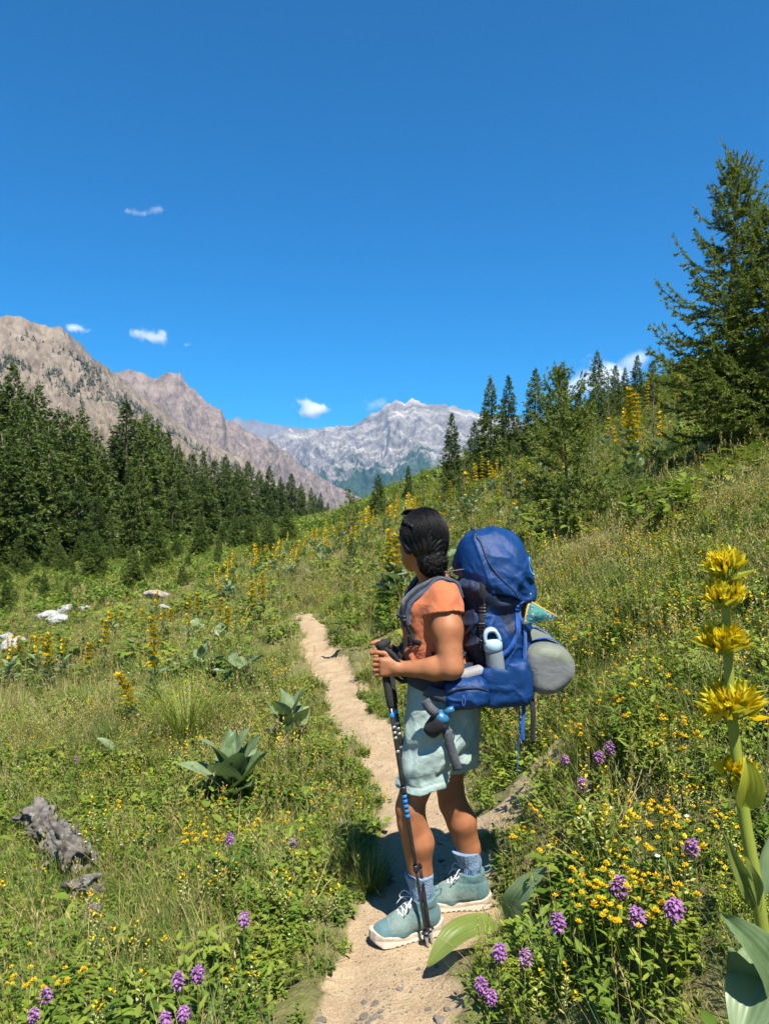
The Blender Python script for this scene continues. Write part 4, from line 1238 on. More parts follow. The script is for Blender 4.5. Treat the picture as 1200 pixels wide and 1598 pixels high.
# the close gentian at the right edge of the view
D0 = 0.95
base = np.array([0.525, 0.98, float(H(0.525, 0.98))])
fgd = thing("yellow_gentian", "large close yellow gentian with open flower whorls at the right edge of the view", "flower", None, tuple(base))
stem_pts = [base - [0, 0, 0.03], base + [0, 0, 0.25], P(1205, 1598, 0.96), P(1182, 1400, D0), P(1160, 1270, D0), P(1142, 1120, D0), P(1136, 1030, D0), P(1131, 930, D0), P(1133, 872, D0)]
sp = spline(stem_pts, 50)
v_, f_ = tube(sp, np.interp(np.linspace(0, 1, 50), [0, 0.5, 1], [0.0085, 0.0075, 0.0035]), 12)
part("stem", v_, f_, m_gstem, fgd)
def petal_mesh(mb, c, d, up, L, w, m, curl):
    leaf(mb, c, d, up, L, w, 0.45, m, curl, 5)
def close_whorl(c, r, n, seed, flat, emin, emax, bract):
    rg = np.random.default_rng(seed); mb = MB(); c = np.asarray(c)
    for i in range(n):
        a = rg.random() * 6.283; e = rg.uniform(emin, emax)
        d = np.array([math.cos(a) * math.cos(e), math.sin(a) * math.cos(e), math.sin(e) * flat])
        b0 = c + np.array([math.cos(a), math.sin(a), 0]) * 0.006 + np.array([0, 0, rg.normal() * 0.003])
        # flower: short calyx stalk then narrow lobes
        k0 = b0 + d * r * 0.35
        mb.add(*tube(np.stack([b0, k0]), 0.0011, 5, False), 3)
        for q in range(4):
            dd = d + rg.normal(size=3) * 0.34; dd /= np.linalg.norm(dd)
            petal_mesh(mb, k0, dd, rg.normal(size=3), r * rg.uniform(0.40, 0.64), 0.0036 * rg.uniform(0.7, 1.35), 0 if rg.random() < 0.6 else 1, rg.uniform(-0.35, 0.45))
    for k in range(bract):
        a = seed * 1.3 + k * math.pi * 2 / max(2, bract)
        leaf(mb, c - np.array([0, 0, 0.004]), (math.cos(a), math.sin(a), 0.30), (0, 0, 1), r * 1.2, r * 0.30, 0.5, 2, -0.15, 6)
    return mb
for (u, v, r, n, fl, e0, e1, br) in [(1134, 903, 0.033, 56, 1.5, 0.7, 1.55, 2), (1130, 944, 0.034, 54, 1.2, 0.5, 1.4, 3), (1127, 1018, 0.036, 56, 1.3, 0.55, 1.45, 3), (1140, 1116, 0.046, 76, 1.0, 0.42, 1.4, 4), (1146, 1218, 0.032, 30, 1.1, 0.5, 1.4, 1)]:
    c = P(u, v, D0); mb = close_whorl(c, r, n, int(u + v), fl, e0, e1, br)
    part("flower_whorl", mb.verts(), mb.f, [m_lemon, m_lemon2, m_gbract, m_gstem], fgd, fmat=mb.m)
leaf_between("leaf", fgd, P(1160, 1258, 0.935), P(1163, 1180, 0.915), 0.020, 0.10, (0, -1, 0.1), m_gbract, 2, 0.5)
leaf_between("leaf", fgd, P(1180, 1420, D0), P(1128, 1300, 0.93), 0.010, 0.10, (-0.3, -0.9, 0.2), m_gleaf2, 4, 0.5)
leaf_between("leaf", fgd, P(1183, 1420, D0), P(1206, 1280, 0.97), 0.014, -0.05, (0.6, -0.7, 0.2), m_gleaf, 6, 0.5)
leaf_between("leaf", fgd, P(1182, 1415, 0.94), P(1162, 1335, 0.92), 0.008, 0.06, (0.1, -0.9, 0.2), m_gleaf2, 5, 0.5)
leaf_between("leaf", fgd, P(1215, 1560, 0.95), P(1124, 1425, 0.90), 0.030, 0.12, (-0.4, -0.5, 0.8), m_gleaf, 8, 0.3)
leaf_between("leaf", fgd, P(1210, 1470, 0.97), P(1150, 1640, 0.88), 0.034, 0.10, (-0.6, -0.7, 0.3), m_gleaf, 10, 0.3)
leaf_between("leaf", fgd, P(1215, 1620, 0.96), P(1135, 1480, 0.93), 0.030, 0.05, (-0.5, -0.8, 0.4), m_gleaf, 12, 0.3)
leaf_between("leaf", fgd, P(1210, 1500, 0.97), P(1300, 1420, 1.0), 0.034, 0.12, (0, -0.5, 0.8), m_gleaf, 14, 0.3)

# ------------------------------------------------------------------ single flowers
def hit_h(u, v, hgt):
    d = np.arange(1.0, 22, 0.03)
    x = (u - 600) / F * d; zr = CAM_Z + (799 - v) / F * d
    b_ = np.nonzero(zr < H(x, d) + hgt)[0]
    if len(b_) == 0: return None
    i = b_[0]; return np.array([x[i], d[i], float(H(x[i], d[i]))])
def orchid(seed):
    rg = np.random.default_rng(seed); st = MB(); hd = MB()
    st.add(*tube(np.array([[0, 0, -0.02], [0.004, 0, 0.5], [0, 0, 0.93]]), 0.006, 5), 0)
    for k in range(5):
        a = k * 2.4; leaf(st, (0, 0, 0.1 + 0.12 * k), (math.cos(a), math.sin(a), 0.8), (0, 0, 1), 0.28, 0.035, 0.3, 0, 0.2)
    for k in range(46):
        z = 0.80 + 0.20 * (k / 46); a = k * 2.4; rr = 0.066 * math.sin(math.pi * (0.15 + 0.75 * k / 46)) + 0.015
        c = np.array([math.cos(a) * rr * 0.4, math.sin(a) * rr * 0.4, z])
        leaf(hd, c, (math.cos(a), math.sin(a), 0.3 + rg.normal() * 0.3), (0, 0, 1), rr, rr * 0.4, 0.3, 0, 0.3, 2)
    return st.mesh("stem", [m_g3]), hd.mesh("flower_head", [m_pur])
ORC = [orchid(i) for i in range(3)]
for i, (u, v, hd_, lab) in enumerate([
 (360, 1308, 0.26, "single purple flower head below the largest green rosette"), (383, 1437, 0.26, "single purple flower head left of the trail, level with the hiker's front boot"),
 (309, 1515, 0.26, "larger purple flower head, topmost right of the bottom cluster left of the trail"), (278, 1528, 0.25, "purple flower head, left neighbour of the topmost in the bottom cluster"),
 (284, 1572, 0.22, "purple flower head, lower middle of the bottom cluster left of the trail"), (255, 1588, 0.22, "purple flower head, lowest left of the bottom cluster left of the trail"),
 (75, 1556, 0.24, "faint purple flower head, upper of two in the bottom left corner"), (55, 1583, 0.22, "purple flower head, lower of two in the bottom left corner"),
 (934, 1176, 0.25, "purple flower head, left of the pair right of the backpack strap"), (948, 1162, 0.25, "purple flower head, right of the pair right of the backpack strap"),
 (880, 1182, 0.22, "small pink-purple flower below the grey roll bag"), (896, 1216, 0.24, "small purple flower low right of the hiker's shorts"),
 (965, 1382, 0.28, "tall purple flower head, left of those among yellow flowers at lower right"), (1030, 1406, 0.27, "purple flower head, right of those among yellow flowers at lower right"),
 (999, 1433, 0.25, "purple flower head, lowest of those among yellow flowers at lower right"), (875, 1438, 0.26, "lone purple flower head right of the upright broad leaf"),
 (780, 1486, 0.24, "purple flower head, topmost below the hiker's rear boot"), (815, 1503, 0.24, "purple flower head, rightmost below the hiker's rear boot"),
 (757, 1534, 0.22, "purple flower head, left of those below the hiker's rear boot"), (757, 1553, 0.20, "purple flower head, lowest below the hiker's rear boot"),
 (1078, 1322, 0.24, "pale purple flower head near the close gentian's stem"), (455, 1312, 0.2, "tiny lilac flower between the rosette and the hiker's knee"),
 (770, 1055, 0.2, "tiny purple flower hidden beside the water bottle"), (122, 1184, 0.2, "tiny lilac flower in the left meadow grass")]):
    g = hit_h(u, v, hd_)
    o = thing("purple_flower", lab, "flower", "purple flowers", tuple(g), rng.random() * 6)
    s = hd_ * 1.04; o.scale = (s * 0.85, s * 0.85, s); o.rotation_euler[0] = rng.normal() * 0.08
    st, hm = ORC[i % 3]; obj("stem", st, o); obj("flower_head", hm, o)

def buttercup(seed, heads):
    rg = np.random.default_rng(seed); mb = MB()
    p1 = np.array([rg.normal() * 0.02, rg.normal() * 0.02, 0.25])
    mb.add(*tube(np.stack([np.zeros(3), p1 * 0.5 + [0.005, 0, 0], p1]), 0.0010, 4, False), 0)
    for k in range(heads):
        c = p1 + (rg.normal(size=3) * 0.010 if heads > 1 else 0)
        petals(mb, c, 0.0095, 1, rg, 5, 0.5); petals(mb, c + np.array([0, 0, 0.002]), 0.006, 1, rg, 4, 1.2)
    for k in range(3):
        a = rg.random() * 6.28; leaf(mb, p1 * rg.uniform(0.1, 0.7), (math.cos(a), math.sin(a), 0.5), (0, 0, 1), 0.03, 0.006, 0.3, 2)
    return mb.mesh("yellow_flower", [m_g1, m_yel, m_g3])
BUT = [buttercup(i, 1 if i < 3 else 3) for i in range(6)]
spots = [(1040, 1300, 45, 22), (1060, 1275, 30, 12), (935, 1395, 40, 26), (1010, 1370, 60, 20), (985, 1420, 50, 18), (820, 1290, 40, 12), (260, 1290, 60, 16), (330, 1265, 30, 10), (40, 1530, 40, 16), (470, 1255, 50, 14), (860, 1140, 50, 14), (960, 1120, 80, 16), (1000, 1090, 100, 26), (900, 980, 90, 30), (1010, 850, 60, 24), (1100, 980, 90, 24), (580, 1045, 20, 10), (560, 1060, 25, 8), (1050, 1480, 60, 10), (180, 1330, 100, 10), (800, 900, 60, 10), (650, 920, 60, 10), (1150, 760, 50, 12)]
where = ["in the cluster left of the close gentian's stem", "in the upper cluster left of the close gentian's cupped leaf", "in the dense cluster between the purple flowers at lower right", "right of the dense cluster at lower right", "below the dense cluster at lower right", "beside the hiker's rear knee", "left of the largest leaf rosette", "just below the largest leaf rosette", "in the bottom left corner", "between the largest rosette and the trail", "just right of the hanging backpack straps", "right of the purple pair by the backpack straps", "on the bank right of the tent bag, low", "on the slope right of the flower-print pouch", "around the small rosette on the right slope", "left of the close gentian's top whorls", "on the trail's right bank near the hiker's hands", "in the grass left of the trekking pole grips", "in the grass left of the close gentian's big leaves", "right above the weathered log", "right of the backpack's lid", "behind the hiker's head and shoulder", "in the grass below the large larch"]
nb_ = 0
for isp, (u, v, sg, n) in enumerate(spots):
    for k in range(n):
        hh = rng.uniform(0.18, 0.30)
        g = hit_h(u + rng.normal() * sg, v + rng.normal() * sg * 0.5, hh)
        if g is None or nb_ >= 300 or trail_mask(g[0], g[1]) > 0.3: continue
        o = obj("yellow_flower", BUT[rng.integers(0, 6)], None, tuple(g))
        s = hh / 0.25; o.scale = (s * 1.0, s, s); o.rotation_euler = (rng.normal() * 0.1, rng.normal() * 0.1, rng.random() * 6.28)
        tag(o, "small yellow meadow flower " + where[isp], "flower", "yellow flowers " + where[isp]); nb_ += 1

# tussock, cream-flowered herb, dark green clump by the boot
rg = np.random.default_rng(77); mb = MB()
for i in range(420):
    a = rg.random() * 6.28; r = 0.13 * math.sqrt(rg.random())
    blade(mb, (r * math.cos(a), r * math.sin(a), -0.02), a + rg.normal() * 0.3 + (0.0), rg.uniform(0.32, 0.62), 0.0026, abs(rg.normal()) * 0.35, abs(rg.normal()) * 0.5 + 0.15, 0, 5)
g = hit(292, 1168); tag(obj("grass_tussock", mb.mesh("grass_tussock", [leafy("tussock_green", [(0.12, 0.17, 0.02), (0.2, 0.25, 0.035), (0.3, 0.32, 0.06)], nscale=3)]), None, tuple(g + np.array([0, 0, 0.05]))), "arching yellow-green grass tussock left of the upright rosette", "grass")
for (u, v, sc_, lab) in [(575, 1392, 0.62, "dense fine grass tussock at the trail edge beside the front boot"), (905, 1205, 0.6, "green fine grass tussock on the bank right of the shorts")]:
    rg = np.random.default_rng(int(u)); mb = MB()
    for i in range(300):
        a = rg.random() * 6.28; r = 0.10 * math.sqrt(rg.random())
        blade(mb, (r * math.cos(a), r * math.sin(a), -0.02), a + rg.normal() * 0.4, rg.uniform(0.2, 0.42), 0.0018, abs(rg.normal()) * 0.4, abs(rg.normal()) * 0.4 + 0.1, 0 if rg.random() < 0.8 else 1, 4)
    g = hit(u, v); o = obj("grass_tussock", mb.mesh("grass_tussock", [m_g1, m_g2]), None, tuple(g)); o.scale = (sc_,) * 3
    tag(o, lab, "grass")
rg = np.random.default_rng(78); mb = MB()
for i in range(70):
    a = rg.random() * 6.28; r = 0.2 * math.sqrt(rg.random()); hh = rg.uniform(0.2, 0.42)
    p0 = np.array([r * math.cos(a) * 0.6, r * math.sin(a) * 0.6, 0]); p1 = np.array([r * math.cos(a) * 1.5, r * math.sin(a) * 1.2, hh])
    mb.add(*tube(np.stack([p0, p1]), 0.0012, 3, False), 0)
    for k in range(40):
        t = rg.uniform(0.55, 1.0); ball(mb, p0 + (p1 - p0) * t + rg.normal(size=3) * 0.02, 0.006, 1, rg, 1)
g = hit(95, 1165); tag(obj("cream_flowered_herb", mb.mesh("cream_flowered_herb", [m_g1, m_cream]), None, tuple(g)), "frothy cream-white flowering herb in the left meadow", "plant")
# ------------------------------------------------------------------ distance-field modelling for body, cloth and pack
class Field:
    def __init__(s, lo, hi, h):
        s.lo = np.array(lo, float); s.h = h
        s.n = np.ceil((np.array(hi, float) - s.lo) / h).astype(int) + 1
        s.D = np.full(tuple(s.n), 1.0, np.float32)
        s.ax = [s.lo[k] + h * np.arange(s.n[k]) for k in range(3)]
    def box(s, lo, hi):
        a = np.clip(np.floor((np.array(lo) - s.lo) / s.h).astype(int), 0, s.n - 1)
        b = np.clip(np.ceil((np.array(hi) - s.lo) / s.h).astype(int) + 1, 1, s.n)
        sl = tuple(slice(a[k], b[k]) for k in range(3))
        g = np.meshgrid(s.ax[0][sl[0]], s.ax[1][sl[1]], s.ax[2][sl[2]], indexing='ij')
        return sl, g
    def whole(s): return s.box(s.lo, s.lo + s.h * s.n)
    def join(s, sl, d, k):
        o = s.D[sl]
        if k <= 0: s.D[sl] = np.minimum(o, d)
        else:
            hh = np.clip(0.5 + 0.5 * (o - d) / k, 0, 1)
            s.D[sl] = o * (1 - hh) + d * hh - k * hh * (1 - hh)
    def cone(s, p0, r0, p1, r1, k=0.02):
        p0 = np.asarray(p0, float); p1 = np.asarray(p1, float); m = max(r0, r1) + k + 2 * s.h
        sl, (X, Y, Z) = s.box(np.minimum(p0, p1) - m, np.maximum(p0, p1) + m)
        ba = p1 - p0; L2 = ba.dot(ba) + 1e-12
        t = np.clip(((X - p0[0]) * ba[0] + (Y - p0[1]) * ba[1] + (Z - p0[2]) * ba[2]) / L2, 0, 1)
        d = np.sqrt((X - p0[0] - t * ba[0]) ** 2 + (Y - p0[1] - t * ba[1]) ** 2 + (Z - p0[2] - t * ba[2]) ** 2) - (r0 + (r1 - r0) * t)
        s.join(sl, d, k); return s
    def ell(s, c, r, rot=None, k=0.02, cut=False):
        c = np.asarray(c, float); r = np.asarray(r, float); m = r.max() + k + 2 * s.h
        sl, (X, Y, Z) = s.box(c - m, c + m)
        X, Y, Z = X - c[0], Y - c[1], Z - c[2]
        if rot is not None: X, Y, Z = [rot[0][i] * X + rot[1][i] * Y + rot[2][i] * Z for i in range(3)]
        q = np.sqrt((X / r[0]) ** 2 + (Y / r[1]) ** 2 + (Z / r[2]) ** 2)
        d = (q - 1) * r.min()
        if cut:
            o = s.D[sl]; s.D[sl] = np.maximum(o, -d)
        else: s.join(sl, d, k)
        return s
    def rbox(s, c, hs, rad, rot=None, k=0.0):
        c = np.asarray(c, float); hs = np.asarray(hs, float); m = np.linalg.norm(hs) + k + 2 * s.h
        sl, (X, Y, Z) = s.box(c - m, c + m)
        X, Y, Z = X - c[0], Y - c[1], Z - c[2]
        if rot is not None: X, Y, Z = [rot[0][i] * X + rot[1][i] * Y + rot[2][i] * Z for i in range(3)]
        q = [np.abs(a) - (hs[i] - rad) for i, a in enumerate((X, Y, Z))]
        d = np.sqrt(sum(np.maximum(a, 0) ** 2 for a in q)) + np.minimum(np.maximum(np.maximum(q[0], q[1]), q[2]), 0) - rad
        s.join(sl, d, k); return s
    def mesh(s):
        D = s.D; h = s.h; S = D < 0
        nx, ny, nz = D.shape
        c = S[:-1, :-1, :-1].astype(np.int8)
        tot = np.zeros((nx - 1, ny - 1, nz - 1), np.int8)
        for i in (0, 1):
            for j in (0, 1):
                for k in (0, 1): tot += S[i:nx - 1 + i, j:ny - 1 + j, k:nz - 1 + k]
        act = np.argwhere((tot > 0) & (tot < 8))
        vid = np.full((nx - 1, ny - 1, nz - 1), -1, np.int64); vid[tuple(act.T)] = np.arange(len(act))
        corner = [(i, j, k) for i in (0, 1) for j in (0, 1) for k in (0, 1)]
        val = np.stack([D[act[:, 0] + a, act[:, 1] + b_, act[:, 2] + c_] for a, b_, c_ in corner], 1)
        pos = np.zeros((len(act), 3)); cnt = np.zeros(len(act))
        for ia in range(8):
            for ib in range(ia + 1, 8):
                A, B = np.array(corner[ia]), np.array(corner[ib])
                if np.abs(A - B).sum() != 1: continue
                va, vb = val[:, ia], val[:, ib]; cr = (va < 0) != (vb < 0)
                t = np.where(cr, va / np.where(cr, va - vb, 1), 0)
                pos += cr[:, None] * (A + t[:, None] * (B - A)); cnt += cr
        v = s.lo + (act + pos / cnt[:, None]) * h
        faces = []
        for ax in range(3):
            o1, o2 = [k for k in range(3) if k != ax]
            a = [slice(1, -1)] * 3; a[ax] = slice(0, -1); b_ = [slice(1, -1)] * 3; b_[ax] = slice(1, None)
            s0, s1 = S[tuple(a)], S[tuple(b_)]
            for flip, msk in ((False, s0 & ~s1), (True, ~s0 & s1)):
                e = np.argwhere(msk)
                if len(e) == 0: continue
                off = np.ones(3, int); off[ax] = 0; e = e + off
                q = []
                for d1, d2 in ((-1, -1), (0, -1), (0, 0), (-1, 0)):
                    cc = e.copy(); cc[:, o1] += d1; cc[:, o2] += d2
                    q.append(vid[cc[:, 0], cc[:, 1], cc[:, 2]])
                q = np.stack(q, 1)
                fl = flip ^ (ax == 1)
                faces.append(q[:, ::-1] if fl else q)
        return v, np.concatenate(faces)

def rot_z(a): return np.array([[math.cos(a), math.sin(a), 0], [-math.sin(a), math.cos(a), 0], [0, 0, 1.0]])
def basis(x, zup=(0, 0, 1)):
    """rows: local x, y, z axes in world"""
    x = np.asarray(x, float); x = x / np.linalg.norm(x)
    y = np.cross(zup, x); y /= np.linalg.norm(y)
    return np.array([x, y, np.cross(x, y)])
# Field.ell/rbox take rot so that local_i = sum_j rot[j][i] * world_j, i.e. columns are the local axes
def colrot(B): return np.asarray(B).T
# ------------------------------------------------------------------ the hiker
m_skin, nt, out = mk("skin")
co = nt.nodes.new("ShaderNodeTexCoord").outputs["Object"]
b = N(nt, "ShaderNodeBsdfPrincipled", Roughness=0.52); b.inputs["Specular IOR Level"].default_value = 0.3
cs = ramp(nt, noise(nt, 14, 5, 0.6, co), [(0.3, (0.24, 0.092, 0.040)), (0.5, (0.295, 0.118, 0.052)), (0.7, (0.335, 0.142, 0.065))])
nt.links.new(cs, b.inputs["Base Color"])
b.inputs["Subsurface Weight"].default_value = 0.12; b.inputs["Subsurface Radius"].default_value = (1, 0.35, 0.2); b.inputs["Subsurface Scale"].default_value = 0.006
nt.links.new(bump(nt, noise(nt, 350, 3, 0.6, co), 0.12, 0.002), b.inputs["Normal"])
nt.links.new(b.outputs[0], out.inputs[0])

def cloth(name, c0, c1, weave=900, fold=16, rough=0.85, fstr=0.5, sheen=0.1, spec=0.15):
    m, nt, out = mk(name)
    co = nt.nodes.new("ShaderNodeTexCoord").outputs["Object"]
    b = N(nt, "ShaderNodeBsdfPrincipled", Roughness=rough); b.inputs["Specular IOR Level"].default_value = spec
    b.inputs["Sheen Weight"].default_value = sheen
    nt.links.new(ramp(nt, noise(nt, 18, 5, 0.6, co), [(0.3, c0), (0.7, c1)]), b.inputs["Base Color"])
    h = math_n(nt, 'ADD', math_n(nt, 'MULTIPLY', noise(nt, weave, 1, 0.5, co), 0.05), noise(nt, fold, 4, 0.55, co, 0.8))
    nt.links.new(bump(nt, h, fstr, 0.012), b.inputs["Normal"])
    nt.links.new(b.outputs[0], out.inputs[0]); return m
m_shirt = cloth("orange_jersey", (0.37, 0.108, 0.045), (0.43, 0.135, 0.06), fold=13, fstr=0.35)
m_shorts = cloth("sage_cotton", (0.255, 0.335, 0.305), (0.31, 0.39, 0.36), fold=22, fstr=0.55)
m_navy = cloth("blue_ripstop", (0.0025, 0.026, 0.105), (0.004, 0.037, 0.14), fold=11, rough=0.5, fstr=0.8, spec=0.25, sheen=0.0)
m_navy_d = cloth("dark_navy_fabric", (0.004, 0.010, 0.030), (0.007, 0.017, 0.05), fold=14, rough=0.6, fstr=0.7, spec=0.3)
m_slate = cloth("slate_mesh", (0.035, 0.05, 0.085), (0.06, 0.08, 0.12), fold=30, rough=0.7, fstr=0.4, spec=0.2)
m_greyw = cloth("grey_webbing", (0.05, 0.055, 0.065), (0.08, 0.085, 0.095), fold=60, rough=0.75, fstr=0.3)
m_black = cloth("black_webbing", (0.010, 0.010, 0.012), (0.02, 0.02, 0.022), fold=60, rough=0.7, fstr=0.3)
m_lightgrey = cloth("padded_grey", (0.20, 0.20, 0.205), (0.27, 0.27, 0.275), fold=30, rough=0.8, fstr=0.4)
m_bootc = cloth("sea_green_nubuck", (0.085, 0.145, 0.135), (0.17, 0.215, 0.19), fold=25, rough=0.8, fstr=0.5)
m_bootd = cloth("teal_boot_trim", (0.065, 0.13, 0.135), (0.09, 0.16, 0.165), fold=25, rough=0.7, fstr=0.3)
m_sole = simple("cream_rubber", [(0.34, 0.28, 0.21), (0.48, 0.42, 0.34)], scale=25, rough=0.7, bscale=60, bstr=0.3)
m_lace = simple("lace_white", [(0.5, 0.48, 0.44), (0.65, 0.63, 0.6)], scale=200, rough=0.8)
m_sock = cloth("blue_marl_knit", (0.13, 0.215, 0.33), (0.215, 0.31, 0.42), weave=300, fold=120, rough=0.95, fstr=0.8)
m_sock_d = cloth("dark_blue_knit", (0.04, 0.10, 0.19), (0.07, 0.15, 0.26), weave=300, fold=120, rough=0.95, fstr=0.6)
m_hair, nt, out = mk("black_hair")
co = nt.nodes.new("ShaderNodeTexCoord").outputs["Object"]
b = N(nt, "ShaderNodeBsdfPrincipled", Roughness=0.5); b.inputs["Specular IOR Level"].default_value = 0.28
nt.links.new(ramp(nt, noise(nt, 60, 3, 0.6, co), [(0.35, (0.0025, 0.0025, 0.0027)), (0.7, (0.007, 0.006, 0.006))]), b.inputs["Base Color"])
nt.links.new(b.outputs[0], out.inputs[0])
m_eye = simple("eye_white", [(0.6, 0.58, 0.55), (0.7, 0.68, 0.65)], rough=0.2)
m_plastic = simple("black_plastic", [(0.012, 0.012, 0.013), (0.025, 0.025, 0.027)], scale=20, rough=0.4, spec=0.4)
m_rubber = simple("black_grip_foam", [(0.012, 0.012, 0.012), (0.03, 0.03, 0.03)], scale=80, rough=0.85, bscale=300, bstr=0.3, bdist=0.002)
m_carbon = simple("carbon_shaft", [(0.010, 0.010, 0.011), (0.03, 0.03, 0.032)], scale=40, rough=0.3, spec=0.5)
m_bluemark = simple("blue_pole_mark", [(0.01, 0.18, 0.55), (0.02, 0.24, 0.65)], rough=0.4)
m_silver = simple("silver_alloy", [(0.45, 0.45, 0.46), (0.6, 0.6, 0.6)], rough=0.35, metal=0.8)

FZ = 0.0
J = dict(
 hipL=(0.205, 2.935, 0.85), kneeL=(0.100, 2.905, 0.47), ankL=(0.135, 2.918, 0.115),
 hipR=(0.245, 3.085, 0.85), kneeR=(0.270, 3.11, 0.465), ankR=(0.345, 3.13, 0.115),
 shL=(0.222, 2.845, 1.275), elL=(0.240, 2.775, 1.040), wrL=(0.062, 2.845, 1.020),
 shR=(0.165, 3.155, 1.275), elR=(0.170, 3.175, 1.045), wrR=(0.060, 2.985, 1.040),
 neck=(0.212, 3.005, 1.325), head=(0.144, 3.005, 1.478))
J = {k: np.array(v) for k, v in J.items()}
hiker = thing("person", "hiker in orange t-shirt and sage shorts standing on the trail looking down the valley", "person", None, (0.22, 3.0, 0.0))

# torso profile: height, centre x, centre y, half depth, half width
TP = np.array([
 [0.70, 0.225, 3.005, 0.105, 0.165], [0.80, 0.235, 3.005, 0.120, 0.172], [0.88, 0.238, 3.005, 0.122, 0.170], [0.97, 0.222, 3.003, 0.110, 0.150],
 [1.05, 0.205, 3.002, 0.108, 0.143], [1.12, 0.192, 3.000, 0.110, 0.147], [1.20, 0.186, 3.000, 0.115, 0.155], [1.26, 0.192, 3.000, 0.105, 0.158],
 [1.30, 0.202, 3.002, 0.080, 0.130], [1.335, 0.208, 3.004, 0.052, 0.062]])
def torso_d(X, Y, Z, grow=0.0, lo=0.70, hi=1.335, yaw=-0.16):
    p = [np.interp(Z, TP[:, 0], TP[:, k]) for k in range(1, 5)]
    dx, dy = X - p[0], Y - p[1]
    c, s = math.cos(yaw), math.sin(yaw)
    lx, ly = dx * c + dy * s, -dx * s + dy * c
    a, b_ = p[2] + grow, p[3] + grow
    # flattened ellipse (rounder box) cross-section
    q = (np.abs(lx / a) ** 2.3 + np.abs(ly / b_) ** 2.3) ** (1 / 2.3)
    d = (q - 1) * np.minimum(a, b_)
    return np.maximum(d, np.maximum(lo - Z, Z - hi) - 0.0)

fd = np.array([-0.62, 0.78, -0.03]); fd /= np.linalg.norm(fd)      # where the face points
HB = basis(fd); HR = HB.T                                          # head axes: forward, left, up
HS = 0.94
def hp(f, l, u): return J['head'] + (HB[0] * f + HB[1] * l + HB[2] * u) * HS

bf = Field((-0.08, 2.66, -0.02), (0.46, 3.34, 1.66), 0.0042)
sl, (X, Y, Z) = bf.box((0.02, 2.75, 0.68), (0.40, 3.25, 1.36))
bf.join(sl, torso_d(X, Y, Z, -0.004), 0.0)
# legs
for s_ in 'LR':
    hip, kn, an = J['hip' + s_], J['knee' + s_], J['ank' + s_]
    q_ = 0.92 if s_ == 'R' else 1.0
    bf.cone(hip, 0.084, hip * 0.45 + kn * 0.55, 0.069 * q_, 0.03)
    bf.cone(hip * 0.45 + kn * 0.55, 0.069 * q_, kn + [0, 0, 0.03], 0.053 * q_, 0.03)
    bf.cone(kn + [-0.006, 0, 0.012], 0.048, kn + [0.002, 0, -0.05], 0.044, 0.02); bf.ell(kn + [-0.042, -0.004, 0.005], (0.014, 0.022, 0.026), None, 0.010); bf.ell(kn + [-0.036, -0.004, -0.045], (0.010, 0.014, 0.018), None, 0.012); bf.ell(kn + [0.016, -0.030, 0.03], (0.012, 0.010, 0.05), None, 0.015)
    calf = kn * 0.66 + an * 0.34 + np.array([0.020, 0, 0])
    bf.cone(kn, 0.046, calf, 0.052, 0.025); bf.cone(calf, 0.052, an + [0.006, 0, 0.115], 0.038, 0.025); bf.cone(an + [0.006, 0, 0.115], 0.038, an + [0.004, 0, 0.07], 0.034, 0.02)
    bf.cone(kn + [-0.004, 0, -0.04], 0.043, an + [-0.002, 0, 0.06], 0.030, 0.02)
    bf.cone(an + [0.004, 0, 0.07], 0.034, an, 0.035, 0.02)
    bf.cone(an + [0.01, 0, -0.02], 0.036, an + [-0.10, 0, -0.065], 0.028, 0.02)
# arms
for s_ in 'LR':
    sh, el, wr = J['sh' + s_], J['el' + s_], J['wr' + s_]
    bf.cone(sh, 0.049, sh * 0.55 + el * 0.45, 0.054, 0.03)
    bf.cone(sh * 0.55 + el * 0.45, 0.054, el, 0.043, 0.025)
    mid = el * 0.68 + wr * 0.32
    bf.cone(el, 0.043, mid + [0, 0, -0.004], 0.041, 0.02); bf.cone(mid + [0, 0, -0.004], 0.041, wr, 0.0265, 0.02)
